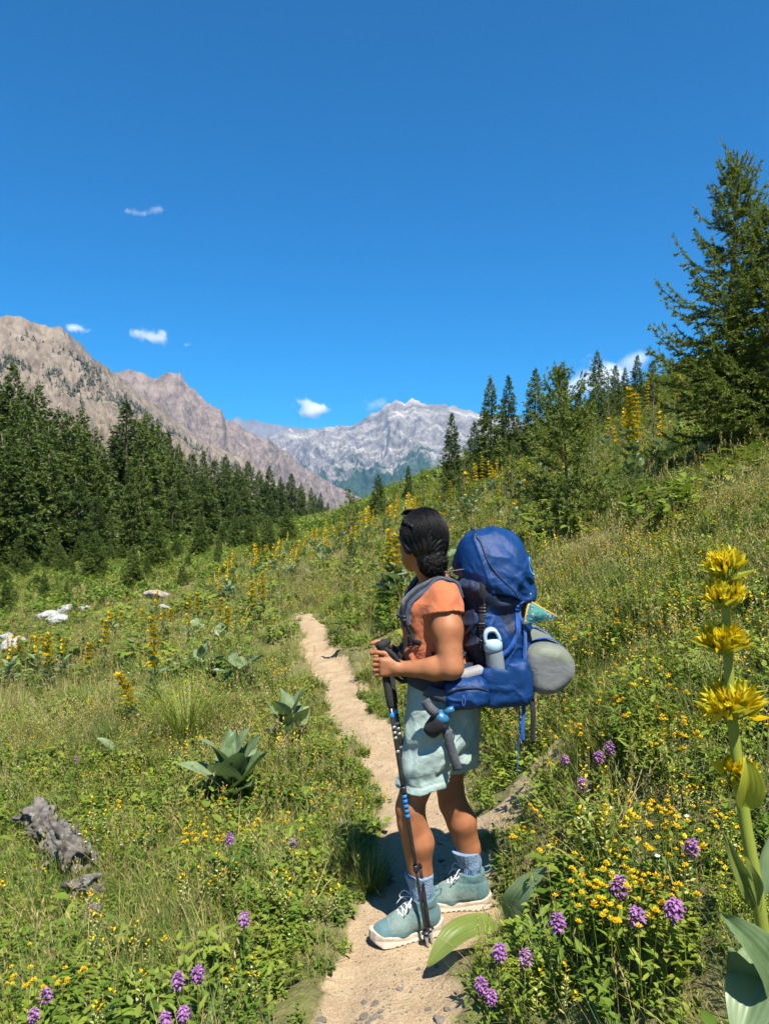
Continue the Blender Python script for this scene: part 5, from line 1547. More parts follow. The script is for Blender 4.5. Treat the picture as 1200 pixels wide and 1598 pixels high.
# left hand: back of the hand to the camera, fingers closed round the grip
def hand(wr, sgn, yk):
    """sgn -1: palm looks away from the camera; +1: palm looks to the camera"""
    y0 = wr[1]; p = -sgn
    kx, zc = -0.016, wr[2] + 0.004
    bf.cone(wr, 0.025, wr + [-0.022, 0, 0.006], 0.027, 0.012)
    for dz, r in ((0.025, 0.0125), (0.009, 0.013), (-0.008, 0.0125), (-0.023, 0.0115)):
        bf.cone((wr[0] - 0.018, y0, zc + dz * 0.6), 0.019, (kx + 0.008, y0 + p * 0.004 * 0, zc + dz), r, 0.008)
    for i, (dz, r) in enumerate(((0.029, 0.0084), (0.010, 0.0087), (-0.009, 0.0084), (-0.027, 0.0075))):
        ln = (0.95, 1.05, 1.0, 0.82)[i]
        z = zc + dz
        k0 = np.array([kx + 0.006, y0 + p * 0.002, z]); k1 = k0 + np.array([-0.027 * ln, p * 0.012, -0.003]); k2 = k1 + np.array([0.002, p * 0.026 * ln, -0.003]); k3 = k2 + np.array([0.022 * ln, p * 0.010, -0.001])
        bf.cone(k0, r * 1.08, k1, r, 0.001); bf.cone(k1, r, k2, r * 0.93, 0.002); bf.cone(k2, r * 0.93, k3, r * 0.82, 0.002)
    t0 = np.array([wr[0] - 0.020, y0 + p * 0.006, zc + 0.022]); t1 = np.array([kx + 0.020, y0 + p * 0.010, zc + 0.050]); t2 = np.array([kx - 0.012, y0 + p * 0.016, zc + 0.055]); t3 = np.array([kx - 0.032, y0 + p * 0.022, zc + 0.050])
    bf.cone(t0, 0.014, t1, 0.011, 0.008); bf.cone(t1, 0.011, t2, 0.0098, 0.002); bf.cone(t2, 0.0098, t3, 0.0085, 0.002)
hand(J['wrL'], -1, 0); hand(J['wrR'], +1, 0)
# neck and head
bf.cone(J['neck'] + [0, 0, -0.03], 0.058, hp(-0.022, 0, -0.07), 0.052, 0.03)
bf.ell(hp(-0.012, 0, 0.030), (0.0884, 0.0696, 0.0921), HR, 0.02)
bf.ell(hp(0.030, 0, -0.030), (0.0583, 0.0564, 0.0752), HR, 0.03)
bf.cone(hp(0.030, 0.030, -0.062), 0.026, hp(0.066, 0.0, -0.088), 0.022, 0.025); bf.cone(hp(0.030, -0.030, -0.062), 0.026, hp(0.066, 0.0, -0.088), 0.022, 0.025)
bf.cone(hp(-0.01, 0.055, -0.035), 0.020, hp(0.045, 0.030, -0.075), 0.022, 0.02); bf.cone(hp(-0.01, -0.055, -0.035), 0.020, hp(0.045, -0.030, -0.075), 0.022, 0.02)
bf.ell(hp(0.060, 0.032, -0.022), (0.0207, 0.0226, 0.0188), HR, 0.02); bf.ell(hp(0.060, -0.032, -0.022), (0.0207, 0.0226, 0.0188), HR, 0.02)
bf.cone(hp(0.080, 0, 0.008), 0.009, hp(0.104, 0, -0.030), 0.011, 0.012)
bf.ell(hp(0.096, 0.010, -0.033), (0.0075, 0.0075, 0.0066), HR, 0.006); bf.ell(hp(0.096, -0.010, -0.033), (0.0075, 0.0075, 0.0066), HR, 0.006)
bf.ell(hp(0.080, 0.030, 0.012), (0.0132, 0.0122, 0.0094), HR, 0.0, cut=True); bf.ell(hp(0.080, -0.030, 0.012), (0.0132, 0.0122, 0.0094), HR, 0.0, cut=True)
bf.cone(hp(0.079, 0.036, 0.026), 0.008, hp(0.083, 0.010, 0.024), 0.008, 0.012); bf.cone(hp(0.079, -0.036, 0.026), 0.008, hp(0.083, -0.010, 0.024), 0.008, 0.012)
bf.ell(hp(0.088, 0, -0.056), (0.0094, 0.0207, 0.0052), HR, 0.006); bf.ell(hp(0.087, 0, -0.066), (0.0094, 0.0179, 0.0056), HR, 0.006)
for s_ in (1, -1):
    bf.ell(hp(-0.008, s_ * 0.074, -0.005), (0.0160, 0.0066, 0.0282), HR, 0.006)
bv, bfc = bf.mesh()
part("body", bv, bfc, m_skin, hiker)
for s_ in (1, -1):
    f = Field(hp(0.066, s_ * 0.030, 0.010) - 0.016, hp(0.066, s_ * 0.030, 0.010) + 0.016, 0.0025); f.ell(hp(0.066, s_ * 0.030, 0.010), (0.0115,) * 3, None, 0)
    part("eye", *f.mesh(), m_eye, hiker)

# hair: cap, gathered back into a low bun, with loose strands
hf_ = Field(J['head'] - 0.20, J['head'] + 0.20, 0.0035)
bun = np.array([0.184, 2.945, 1.404])
hf_.ell(hp(-0.018, 0, 0.036), (0.0987, 0.0808, 0.0987), HR, 0)
hf_.ell(hp(-0.050, 0, -0.010), (0.0677, 0.0714, 0.0752), HR, 0.03)
hf_.cone(hp(0.03, 0.072, 0.02), 0.018, hp(-0.01, 0.078, -0.03), 0.014, 0.015)
sl, (X, Y, Z) = hf_.whole()
fx = (X - J['head'][0]) * fd[0] + (Y - J['head'][1]) * fd[1] + (Z - J['head'][2]) * fd[2]
fu = Z - J['head'][2]
cut = (fx - (0.044 + 0.45 * np.clip(fu - 0.02, -0.06, 0.2) * 1.0)) * 0.85           # hairline in front
cut2 = (-0.052 - fu) + 0.55 * (fx + 0.02)                                            # nape and ears stay free
hf_.D[sl] = np.maximum(hf_.D[sl], np.maximum(cut, np.maximum(cut2 - 0.02, -0.075 - fu)))
hf_.ell(bun, (0.056, 0.050, 0.044), None, 0.016)
hf_.ell(bun + [0.022, -0.012, 0.004], (0.024, 0.026, 0.024), None, 0.008)
hf_.ell(bun + [-0.012, -0.026, -0.012], (0.026, 0.022, 0.02), None, 0.008)
# strand relief running towards the bun
dx, dy, dz = X - bun[0], Y - bun[1], Z - bun[2]
ang = np.arctan2(dy * 0.7 - dx * 0.7, dz + 0.02)
rr = np.sqrt(dx * dx + dy * dy + dz * dz)
rel = 0.0016 * np.sin(ang * 34 + 3.0 * np.sin(rr * 30)) + 0.0016 * np.sin(ang * 71 + rr * 40) + 0.0025 * vnoise(ang * 9, rr * 14, seed=4)
nearb = 1 - smooth(0.045, 0.07, rr)
rel = rel * (1 - nearb) + nearb * 0.010 * fbm(X * 55, Y * 55, Z * 55, o=3, seed=9)
hf_.D[sl] = hf_.D[sl] + rel.astype(np.float32)
part("hair", *hf_.mesh(), m_hair, hiker)
rg = np.random.default_rng(31); mb = MB()
for i in range(2300):                                                # loose strands over cap and bun
    th = rg.uniform(0.0, 6.283); ph = rg.uniform(0.15, 1.5)
    s0 = np.array([math.cos(th) * math.sin(ph), math.sin(th) * math.sin(ph), math.cos(ph)])
    p = hp(-0.018, 0, 0.036) + HB.T @ (s0 * np.array([0.1035, 0.0855, 0.1035]))
    if (p - J['head']) @ fd > 0.05 and p[2] - J['head'][2] < 0.085: continue
    q = [p]; KK = np.array([0.102, 0.084, 0.102]) + rg.uniform(0, 0.005)
    for k in range(7):
        v = bun - q[-1]; v /= np.linalg.norm(v) + 1e-6
        nx = q[-1] + v * 0.018
        w = HB @ (nx - hp(-0.018, 0, 0.036)) / KK; wn_ = np.linalg.norm(w)
        if wn_ < 1: nx = hp(-0.018, 0, 0.036) + HB.T @ (w / wn_ * KK)
        q.append(nx + rg.normal(size=3) * 0.0008)
        if np.linalg.norm(bun - nx) < 0.045: break
    if len(q) > 2: mb.add(*tube(np.array(q), 0.0007, 3, False))
for i in range(420):
    d = rg.normal(size=3); d /= np.linalg.norm(d); c = bun + d * 0.040
    e = np.cross(d, rg.normal(size=3)); e /= np.linalg.norm(e)
    t = np.linspace(-1, 1, 6)
    pts = np.array([bun + (d * math.cos(x * 0.8) + e * math.sin(x * 0.8)) * (0.050 + 0.008 * rg.random()) * (1 + 0.06 * math.sin(x * 9 + i)) for x in t])
    if i > 300: pts = pts + np.linspace(0, 1, 6)[:, None] ** 2 * (rg.normal(size=3) * 0.02 + [0.012, 0, -0.004])
    mb.add(*tube(pts, 0.0008, 3, False))
part("hair_strands", mb.verts(), mb.f, m_hair, hiker)

# shirt
sf = Field((0.0, 2.68, 0.90), (0.42, 3.32, 1.40), 0.004)
sl, (X, Y, Z) = sf.whole()
wr_ = 0.004 * np.sin(Z * 42 + 18 * X + 6 * Y + 3 * fbm(X * 7, Y * 7, Z * 4, o=2, seed=77)) * smooth(1.20, 1.06, Z) + 0.003 * fbm(X * 14, Y * 14, Z * 14, o=3, seed=3)
wr_ = wr_ + 0.003 * np.maximum(0.7 - 2 * np.abs(vnoise(X * 12 + Z * 9, Y * 9, Z * 12 - X * 8, seed=37)), 0) * smooth(1.24, 1.12, Z)
bell = 0.012 * smooth(1.16, 1.0, Z)
d = torso_d(X, Y, Z, 0.010, 0.975, 1.33) - bell - wr_
sf.D[sl] = d
for s_ in 'LR':
    sh, el = J['sh' + s_], J['el' + s_]
    e = sh * 0.72 + el * 0.28
    sf.cone(sh + (J['neck'] - sh) * 0.10, 0.066, e, 0.070, 0.03)
# trim: sleeve ends, hem, neckline
for s_ in 'LR':
    sh, el = J['sh' + s_], J['el' + s_]; ax = (el - sh) / np.linalg.norm(el - sh)
    e = sh * 0.78 + el * 0.22
    side = (Y < 2.875) if s_ == 'L' else (Y > 3.125)
    pl = (X - e[0]) * ax[0] + (Y - e[1]) * ax[1] + (Z - e[2]) * ax[2]
    arm = ((X - sh[0]) ** 2 + (Y - sh[1]) ** 2 < 0.014) & (torso_d(X, Y, Z, 0.013, 0.5, 1.5) > 0)
    sf.D[sl] = np.where(arm & side, np.maximum(sf.D[sl], pl), sf.D[sl])
nk = np.sqrt((X - J['neck'][0] + 0.012) ** 2 + (Y - J['neck'][1]) ** 2 + ((Z - 1.350) * 1.3) ** 2) - 0.078
sf.D[sl] = np.maximum(sf.D[sl], -nk)
sf.D[sl] += (0.0025 * fbm(X * 25, Y * 25, Z * 25, o=3, seed=13) + 0.0045 * np.sin((X * 1.0 - Z * 0.8 + Y * 0.3) * 75 + 2 * fbm(X * 12, Y * 12, Z * 12, o=2, seed=78)) * smooth(1.19, 1.27, Z) * 0.6).astype(np.float32)
part("t_shirt", *sf.mesh(), m_shirt, hiker)

# shorts
hf2 = Field((-0.02, 2.72, 0.50), (0.44, 3.30, 1.03), 0.004)
sl, (X, Y, Z) = hf2.whole()
hf2.D[sl] = torso_d(X, Y, Z, 0.013, 0.66, 1.005)
for s_, hem in (('L', (0.146, 2.915, 0.55)), ('R', (0.285, 3.095, 0.57))):
    hp_ = J['hip' + s_] + [0.0, 0, 0.04]
    hf2.cone(hp_, 0.104, np.array(hem), 0.100 if s_ == 'L' else 0.097, 0.05)
crs = 1 - 2 * np.abs(vnoise(X * 16 - Z * 9 + Y * 5, Y * 10 + Z * 12, Z * 7 + X * 6, seed=29))
folds = -0.006 * np.maximum(crs - 0.3, 0) + 0.005 * np.sin(Z * 55 + 20 * Y - 26 * X + 3 * np.sin(Y * 25)) * smooth(0.9, 0.75, Z) + 0.007 * fbm(X * 12, Y * 12, Z * 9, o=3, seed=23)
hf2.D[sl] += folds.astype(np.float32)
hemz = 0.566 + 0.10 * (X - 0.15) + 0.006 * np.sin(X * 40)
hf2.D[sl] = np.maximum(hf2.D[sl], hemz - Z)
for s_, hem in (('L', (0.146, 2.915, 0.55)), ('R', (0.285, 3.095, 0.57))):      # hollow leg openings
    h0 = np.array(hem); k0 = J['hip' + s_]
    ax = (k0 - h0) / np.linalg.norm(k0 - h0)
    t = (X - h0[0]) * ax[0] + (Y - h0[1]) * ax[1] + (Z - h0[2]) * ax[2]
    r_ = np.sqrt(np.maximum((X - h0[0]) ** 2 + (Y - h0[1]) ** 2 + (Z - h0[2]) ** 2 - t * t, 0)) - 0.080
    hf2.D[sl] = np.maximum(hf2.D[sl], -np.maximum(r_, t - 0.05))
# stitched hem line
hf2.D[sl] += (0.0025 * np.exp(-((Z - hemz - 0.028) / 0.004) ** 2)).astype(np.float32)
part("shorts", *hf2.mesh(), m_shorts, hiker)

# socks and boots
def smooth_part(name, F_, mat, parent): return part(name, *F_.mesh(), mat, parent)
for s_, yaw in (('L', math.pi + 0.34), ('R', math.pi + 0.04)):
    an = J['ank' + s_]; kn = J['knee' + s_]
    f = Field(an + [-0.12, -0.09, -0.05], an + [0.12, 0.09, 0.20], 0.004)
    top = an + (kn - an) * 0.36
    f.cone(an + [0.003, 0, -0.03], 0.043, an + [0.004, 0, 0.06], 0.042, 0.0); f.cone(an + [0.006, 0, 0.06], 0.043, top + [0.008, 0, 0], 0.056, 0.01)
    sl, (X, Y, Z) = f.whole()
    zc = an[2] + (0.118 if s_ == 'L' else 0.112)
    a_ = np.arctan2(Y - an[1], X - an[0])
    f.D[sl] = np.maximum(f.D[sl] + (0.0016 * np.sin(a_ * 26)).astype(np.float32) + (0.002 * fbm(X * 30, Y * 30, Z * 30, o=2)).astype(np.float32), Z - zc)
    sv, sfc = f.mesh()
    fm = (sv[sfc][:, :, 2].mean(1) < an[2] + 0.035 + 0.012 * np.sin(np.arctan2(sv[sfc][:, :, 1].mean(1) - an[1], sv[sfc][:, :, 0].mean(1) - an[0]) * 7)).astype(int)
    part("sock", sv, sfc, [m_sock, m_sock_d], hiker, fmat=fm)
    # boot in local axes: forward x, left y, up z
    B = np.array([[math.cos(yaw), math.sin(yaw), 0], [-math.sin(yaw), math.cos(yaw), 0], [0, 0, 1.0]])
    o0 = np.array([an[0], an[1], -0.005])
    def L(x, y, z): return o0 + B[0] * x + B[1] * y + B[2] * z
    bt = part("boot", np.zeros((0, 3)), [], [m_bootc], hiker) if False else None
    f = Field(o0 + [-0.25, -0.16, -0.01], o0 + [0.12, 0.13, 0.19], 0.0036)
    f.cone(L(-0.035, 0, 0.075), 0.046, L(0.02, 0, 0.075), 0.047, 0.0)
    f.cone(L(-0.030, 0, 0.06), 0.042, L(-0.012, 0, 0.135), 0.050, 0.02); f.cone(L(0.015, 0, 0.09), 0.046, L(-0.002, 0, 0.138), 0.050, 0.02)
    f.cone(L(0.02, 0, 0.075), 0.050, L(0.085, 0.002, 0.058), 0.044, 0.03); f.cone(L(0.085, 0.002, 0.052), 0.042, L(0.155, 0.006, 0.040), 0.036, 0.03)
    f.cone(L(0.09, 0.02, 0.045), 0.034, L(0.150, 0.020, 0.038), 0.028, 0.02); f.cone(L(0.09, -0.018, 0.045), 0.034, L(0.145, -0.014, 0.038), 0.028, 0.02)
    sl, (X, Y, Z) = f.whole()
    lx = (X - o0[0]) * B[0][0] + (Y - o0[1]) * B[0][1]; ly = (X - o0[0]) * B[1][0] + (Y - o0[1]) * B[1][1]; lz = Z - o0[2]
    f.D[sl] = np.maximum(f.D[sl], lz - (0.148 + 0.10 * np.clip(-lx - 0.0, -0.06, 0.06)))
    inn = np.sqrt((lx + 0.006) ** 2 + ly ** 2) - 0.042
    f.D[sl] = np.maximum(f.D[sl], -np.maximum(inn, 0.10 - lz))
    seam = 0.0022 * np.exp(-((lx - 0.035 + 0.5 * (lz - 0.06)) / 0.004) ** 2) + 0.0022 * np.exp(-((lx - 0.125 - 0.25 * np.abs(ly)) / 0.004) ** 2) + 0.002 * np.exp(-((lz - 0.115) / 0.004) ** 2)
    f.D[sl] = f.D[sl] + (seam + 0.0015 * fbm(X * 40, Y * 40, Z * 40, o=3, seed=2)).astype(np.float32)
    f.D[sl] = np.maximum(f.D[sl], 0.030 - lz)
    vv, ff = f.mesh()
    cen = vv[ff].mean(1) - o0; clx = cen @ B[0]; clz = cen[:, 2]
    fm = ((clz < 0.052) | (clx > 0.135) | ((clx < -0.02) & (clz < 0.105)) | ((clz > 0.105) & (clx < 0.035))).astype(int)
    boot = part("boot", vv, ff, [m_bootc, m_bootd], hiker, fmat=fm)
    # sole
    f = Field(o0 + [-0.25, -0.16, -0.015], o0 + [0.12, 0.13, 0.075], 0.0036)
    sl, (X, Y, Z) = f.whole()
    lx = (X - o0[0]) * B[0][0] + (Y - o0[1]) * B[0][1]; ly = (X - o0[0]) * B[1][0] + (Y - o0[1]) * B[1][1]; lz = Z - o0[2]
    t = (lx + 0.085) / 0.285
    halfw = np.interp(t, [0, 0.06, 0.2, 0.45, 0.7, 0.88, 0.97, 1.0], [0.018, 0.034, 0.043, 0.040, 0.051, 0.044, 0.026, 0.008])
    lower = 0.006 + 0.020 * smooth(0.82, 1.02, t) ** 1.5 + 0.012 * smooth(0.12, -0.05, t); upper = 0.040 + 0.006 * np.cos(t * 6.0) + 0.014 * smooth(0.86, 1.0, t) + 0.012 * smooth(0.15, 0, t)
    d2 = np.maximum(np.abs(ly - 0.004) - halfw - 0.006 * smooth(0.03, 0.0, lz), np.maximum(-t, t - 1.0) * 0.285)
    d = np.maximum(d2, np.maximum(lower - lz, lz - upper)) - 0.003
    d = d + 0.0022 * np.exp(-((lz - 0.024 - 0.006 * np.sin(t * 9)) / 0.003) ** 2)
    lugs = (0.5 + 0.5 * np.sign(np.sin(lx * 2 * math.pi / 0.022))) * (t < 0.72)
    d = np.maximum(d, -np.maximum(lz - 0.0085, 0.004 * (1 - 2 * lugs)))
    f.D[sl] = d
    part("sole", *f.mesh(), m_sole, boot)
    # laces
    mb = MB()
    for k in range(6):
        q = k / 5; x = 0.095 - 0.075 * q; z = 0.098 + 0.052 * q; x = x - 0.0
        for sd in (1, -1):
            pts = spline([L(x, sd * 0.028, z - 0.010), L(x - 0.004, sd * 0.012, z + 0.005), L(x - 0.008, -sd * 0.012, z + 0.008), L(x - 0.013, -sd * 0.028, z)], 9)
            mb.add(*tube(pts, 0.0022, 5))
    kx, kz = 0.030, 0.150
    for sd in (1, -1):
        pts = spline([L(kx, 0, kz), L(kx + 0.02, sd * 0.035, kz + 0.012), L(kx + 0.035, sd * 0.05, kz - 0.014), L(kx + 0.02, sd * 0.03, kz - 0.018), L(kx, 0, kz)], 16); mb.add(*tube(pts, 0.0020, 5))
        pts = spline([L(kx, 0, kz), L(kx + 0.03, sd * 0.03, kz - 0.01), L(kx + 0.05, sd * 0.045, kz - 0.04)], 9); mb.add(*tube(pts, 0.0020, 5))
    part("laces", mb.verts(), mb.f, m_lace, boot)
    lp = spline([L(-0.060, 0.0, 0.135), L(-0.083, 0.0, 0.145), L(-0.086, 0, 0.165), L(-0.062, 0, 0.158)], 10)
    v_, f_ = tube(lp, 0.0035, 6); part("pull_tab", v_, f_, m_bootd, boot)

# sunglasses pushed up on the hair
sg = thing("sunglasses", "dark sunglasses pushed up on top of the hiker's hair", "sunglasses", None, tuple(hp(0.03, 0, 0.135)))
for s_ in (1, -1):
    c = hp(0.040, s_ * 0.032, 0.131); f = Field(c - 0.05, c + 0.05, 0.003)
    Bq = np.array([HB[0] * 0.5 + HB[2] * 0.866, HB[1], HB[2] * 0.5 - HB[0] * 0.866])
    f.rbox(c, (0.004, 0.029, 0.021), 0.0038, Bq.T)
    part("lens", *f.mesh(), m_plastic, sg)
    tp_ = spline([hp(0.040, s_ * 0.060, 0.120), hp(0.0, s_ * 0.086, 0.095), hp(-0.055, s_ * 0.090, 0.068)], 8)
    v_, f_ = ribbon(tp_, HB[1] * s_, 0.009, 0.003); part("temple", v_, f_, m_plastic, sg)
v_, f_ = tube(spline([hp(0.040, 0.012, 0.138), hp(0.042, 0, 0.141), hp(0.040, -0.012, 0.138)], 5), 0.0028, 6); part("bridge", v_, f_, m_plastic, sg)

# watch on the far wrist
wr = J['wrR']; ax = (J['elR'] - wr) / np.linalg.norm(J['elR'] - wr); wc = wr + ax * 0.022
wt = thing("wrist_watch", "black wrist watch on the hiker's far wrist", "watch", None, tuple(wc))
_, a1, b1 = frame_of(ax)
v_ = []; f_ = []
for i in range(24):
    w = 2 * math.pi * i / 24; dr = math.cos(w) * a1 + math.sin(w) * b1
    for rr_, q in ((0.0305, -0.010), (0.0335, -0.010), (0.0335, 0.010), (0.0305, 0.010)): v_.append(wc + dr * rr_ + ax * q)
for i in range(24):
    j = (i + 1) % 24
    for k in range(4): f_.append((i * 4 + k, i * 4 + (k + 1) % 4, j * 4 + (k + 1) % 4, j * 4 + k))
part("strap", v_, f_, m_plastic, wt)
f = Field(wc - 0.06, wc + 0.06, 0.003); c = wc + np.array([0, -0.018, 0.028]); nn = np.array([0, -0.55, 0.83]); f.rbox(c, (0.018, 0.018, 0.007), 0.004, np.array([ax, np.cross(nn, ax), nn]).T)
part("case", *f.mesh(), m_greyw, wt)

# trekking poles
def pole(top, tip, label):
    top = np.array(top); tip = np.array(tip); ax = (tip - top); Ln = np.linalg.norm(ax); ax /= Ln
    r_ = thing("trekking_pole", label, "trekking pole", "trekking poles", tuple(tip))
    def seg(nm, a, b_, ra, rb, mat, k=12):
        n = 5; t = np.linspace(a, b_, n); v, f = tube(np.array([top + ax * q for q in t]), np.linspace(ra, rb, n), k); return part(nm, v, f, mat, r_)
    # grip: flared head, ridged foam
    t = np.array([-0.006, 0.0, 0.012, 0.022, 0.03, 0.045, 0.06, 0.075, 0.09, 0.105, 0.12, 0.13, 0.20, 0.235, 0.245])
    rd = np.array([0.014, 0.023, 0.022, 0.016, 0.0145, 0.0165, 0.0150, 0.0170, 0.0150, 0.0165, 0.0145, 0.0150, 0.0145, 0.0130, 0.008])
    v, f = tube(np.array([top + ax * q for q in t]), rd, 14); part("grip", v, f, m_rubber, r_)
    seg("upper_shaft", 0.235, 0.56, 0.0085, 0.0085, m_carbon)
    seg("blue_band", 0.262, 0.277, 0.0090, 0.0090, m_bluemark)
    seg("middle_shaft", 0.54, 0.84, 0.0074, 0.0074, m_carbon)
    for q in range(5): seg("blue_mark", 0.565 + 0.018 * q, 0.565 + 0.018 * q + 0.010, 0.0088, 0.0088, m_bluemark)
    seg("lock", 0.535, 0.56, 0.0115, 0.0105, m_plastic)
    seg("lower_shaft", 0.83, Ln - 0.035, 0.0062, 0.0055, m_carbon)
    seg("lock", 0.825, 0.848, 0.0105, 0.0095, m_plastic)
    for q in (0.31, 0.33, 0.35, 0.40): seg("white_mark", q, q + 0.008, 0.0087, 0.0087, m_silver)
    seg("tip", Ln - 0.045, Ln, 0.0072, 0.003, m_silver)
    seg("basket", Ln - 0.062, Ln - 0.055, 0.012, 0.017, m_plastic, 16)
    # wrist loop
    _, a1, b1 = frame_of(ax)
    lp = spline([top + ax * 0.012 + a1 * 0.0, top + ax * 0.05 + np.array([0.05, -0.035, 0.0]), top + ax * 0.14 + np.array([0.07, -0.02, 0.0]), top + ax * 0.10 + np.array([0.03, 0.02, -0.02]), top + ax * 0.03], 24)
    v, f = ribbon(lp, np.array([0.2, -1, 0.1]), 0.014, 0.002); part("wrist_loop", v, f, m_black, r_)
pole((-0.014, 2.868, 1.112), (0.160, 2.822, 0.0), "black trekking pole with blue marks nearest the camera, held in the hiker's near hand")
pole((0.002, 2.962, 1.105), (0.176, 2.846, 0.0), "second black trekking pole behind the first, held in the hiker's far hand")
# ------------------------------------------------------------------ backpack and what hangs on it
m_olive = cloth("olive_grey_nylon", (0.115, 0.13, 0.095), (0.15, 0.165, 0.125), fold=14, rough=0.55, fstr=0.7, spec=0.35)
m_capgrey = cloth("pale_grey_nylon", (0.13, 0.138, 0.138), (0.165, 0.173, 0.173), fold=12, rough=0.55, fstr=0.5, spec=0.35)
m_blueweb = cloth("blue_webbing", (0.010, 0.06, 0.26), (0.015, 0.08, 0.32), fold=70, rough=0.7, fstr=0.3)
m_capblue = simple("pale_blue_plastic", [(0.32, 0.46, 0.58), (0.36, 0.50, 0.62)], rough=0.35, spec=0.5)
m_tealcap = simple("teal_blue_plastic", [(0.02, 0.11, 0.22), (0.03, 0.14, 0.27)], rough=0.35, spec=0.5)
m_bottle, nt, out = mk("clear_bottle")
b = N(nt, "ShaderNodeBsdfPrincipled", Roughness=0.12); b.inputs["Base Color"].default_value = (0.40, 0.48, 0.53, 1); b.inputs["Transmission Weight"].default_value = 0.55; b.inputs["IOR"].default_value = 1.2
nt.links.new(b.outputs[0], out.inputs[0])
m_print, nt, out = mk("flower_print")
co = nt.nodes.new("ShaderNodeTexCoord").outputs["Object"]
vo = N(nt, "ShaderNodeTexVoronoi", Scale=75.0); nt.links.new(co, vo.inputs["Vector"])
vc = ramp(nt, noise(nt, 55, 2, 0.5, co), [(0.35, (0.006, 0.04, 0.09)), (0.5, (0.012, 0.14, 0.16)), (0.62, (0.03, 0.17, 0.08))])
dots = ramp(nt, vo.outputs["Distance"], [(0.22, (1, 1, 1)), (0.34, (0, 0, 0))])
pink = ramp(nt, noise(nt, 90, 1, 0.5, co), [(0.4, (0.36, 0.08, 0.17)), (0.55, (0.38, 0.35, 0.32)), (0.65, (0.06, 0.18, 0.40))])
b = N(nt, "ShaderNodeBsdfPrincipled", Roughness=0.7); nt.links.new(mixc(nt, dots, vc, pink), b.inputs["Base Color"]); nt.links.new(b.outputs[0], out.inputs[0])
m_rim = simple("yellow_binding", [(0.48, 0.24, 0.02), (0.55, 0.30, 0.03)], rough=0.7)

def fval(fl, p):
    q = (np.asarray(p) - fl.lo) / fl.h
    i = np.clip(np.floor(q).astype(int), 0, fl.n - 2); f = np.clip(q - i, 0, 1); r = 0
    for a in (0, 1):
        for b_ in (0, 1):
            for c in (0, 1):
                r += (f[0] if a else 1 - f[0]) * (f[1] if b_ else 1 - f[1]) * (f[2] if c else 1 - f[2]) * fl.D[i[0] + a, i[1] + b_, i[2] + c]
    return r
def fgrad(fl, p, e=0.008):
    g = np.array([fval(fl, p + np.eye(3)[k] * e) - fval(fl, p - np.eye(3)[k] * e) for k in range(3)]); return g / (np.linalg.norm(g) + 1e-9)
def lay(fl, pts, off):
    """put a path onto the surface of a field; returns points and normals"""
    o, ns = [], []
    for p in np.asarray(pts, float):
        for _ in range(12):
            g = fgrad(fl, p); p = p + g * np.clip(off - fval(fl, p), -0.02, 0.02)
        o.append(p); ns.append(fgrad(fl, p, 0.015))
    o = np.array(o); ns = np.array(ns)
    for _ in range(2):
        ns[1:-1] = (ns[:-2] + ns[1:-1] * 2 + ns[2:]); ns /= np.linalg.norm(ns, axis=1)[:, None]
    return o, ns

pack = thing("backpack", "large blue trekking backpack worn on the hiker's back", "backpack", None, (0.43, 3.0, 0.86))
UPV = np.array([-0.10, 0, 1.0]); UPV /= np.linalg.norm(UPV)
PB = np.array([[UPV[2], 0, -UPV[0]], [0, 1, 0], UPV]); PR = PB.T
pf = Field((0.20, 2.74, 0.80), (0.68, 3.26, 1.60), 0.0045)
pf.rbox((0.440, 3.0, 1.03), (0.110, 0.140, 0.155), 0.080, PR)
pf.rbox((0.412, 3.0, 1.22), (0.128, 0.146, 0.165), 0.08, PR, 0.05)
pf.ell((0.475, 3.0, 1.02), (0.085, 0.135, 0.16), PR, 0.05)
sl, (X, Y, Z) = pf.whole()
crp = lambda a, b_, c, sd: 1 - 2 * np.abs(vnoise(a, b_, c, seed=sd))
pf.D[sl] += (-0.010 * np.maximum(crp(X * 9 + Z * 6, Y * 8, Z * 11 - X * 5, 5) - 0.25, 0) - 0.008 * np.maximum(crp(X * 18 - Z * 14, Y * 15 + Z * 8, Z * 16, 6) - 0.3, 0) + 0.012 * fbm(X * 9, Y * 9, Z * 6, o=3, seed=51) + 0.009 * np.sin(Z * 48 + 10 * X + 14 * Y + 4 * fbm(X * 8, Y * 8, Z * 8, o=2, seed=5)) * smooth(1.05, 1.25, Z)
             + 0.004 * np.exp(-(((X - 0.345) + 0.1 * (Z - 1.1)) / 0.006) ** 2) * (Y < 3) * -1.0).astype(np.float32)
pv_, pfc = pf.mesh()
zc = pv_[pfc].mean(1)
dk = (zc[:, 1] < 2.97) & (zc[:, 2] > 1.215 - 0.55 * (zc[:, 0] - 0.40) + 0.03 * np.sin(zc[:, 0] * 50)) & (zc[:, 0] < 0.52)  # upper near side: dark navy fabric, with the lid's shade put into its colour
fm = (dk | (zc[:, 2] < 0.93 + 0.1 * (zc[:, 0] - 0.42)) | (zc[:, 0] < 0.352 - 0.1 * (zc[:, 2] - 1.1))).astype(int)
main = part("main_bag", pv_, pfc, [m_navy, m_navy_d], pack, fmat=fm)
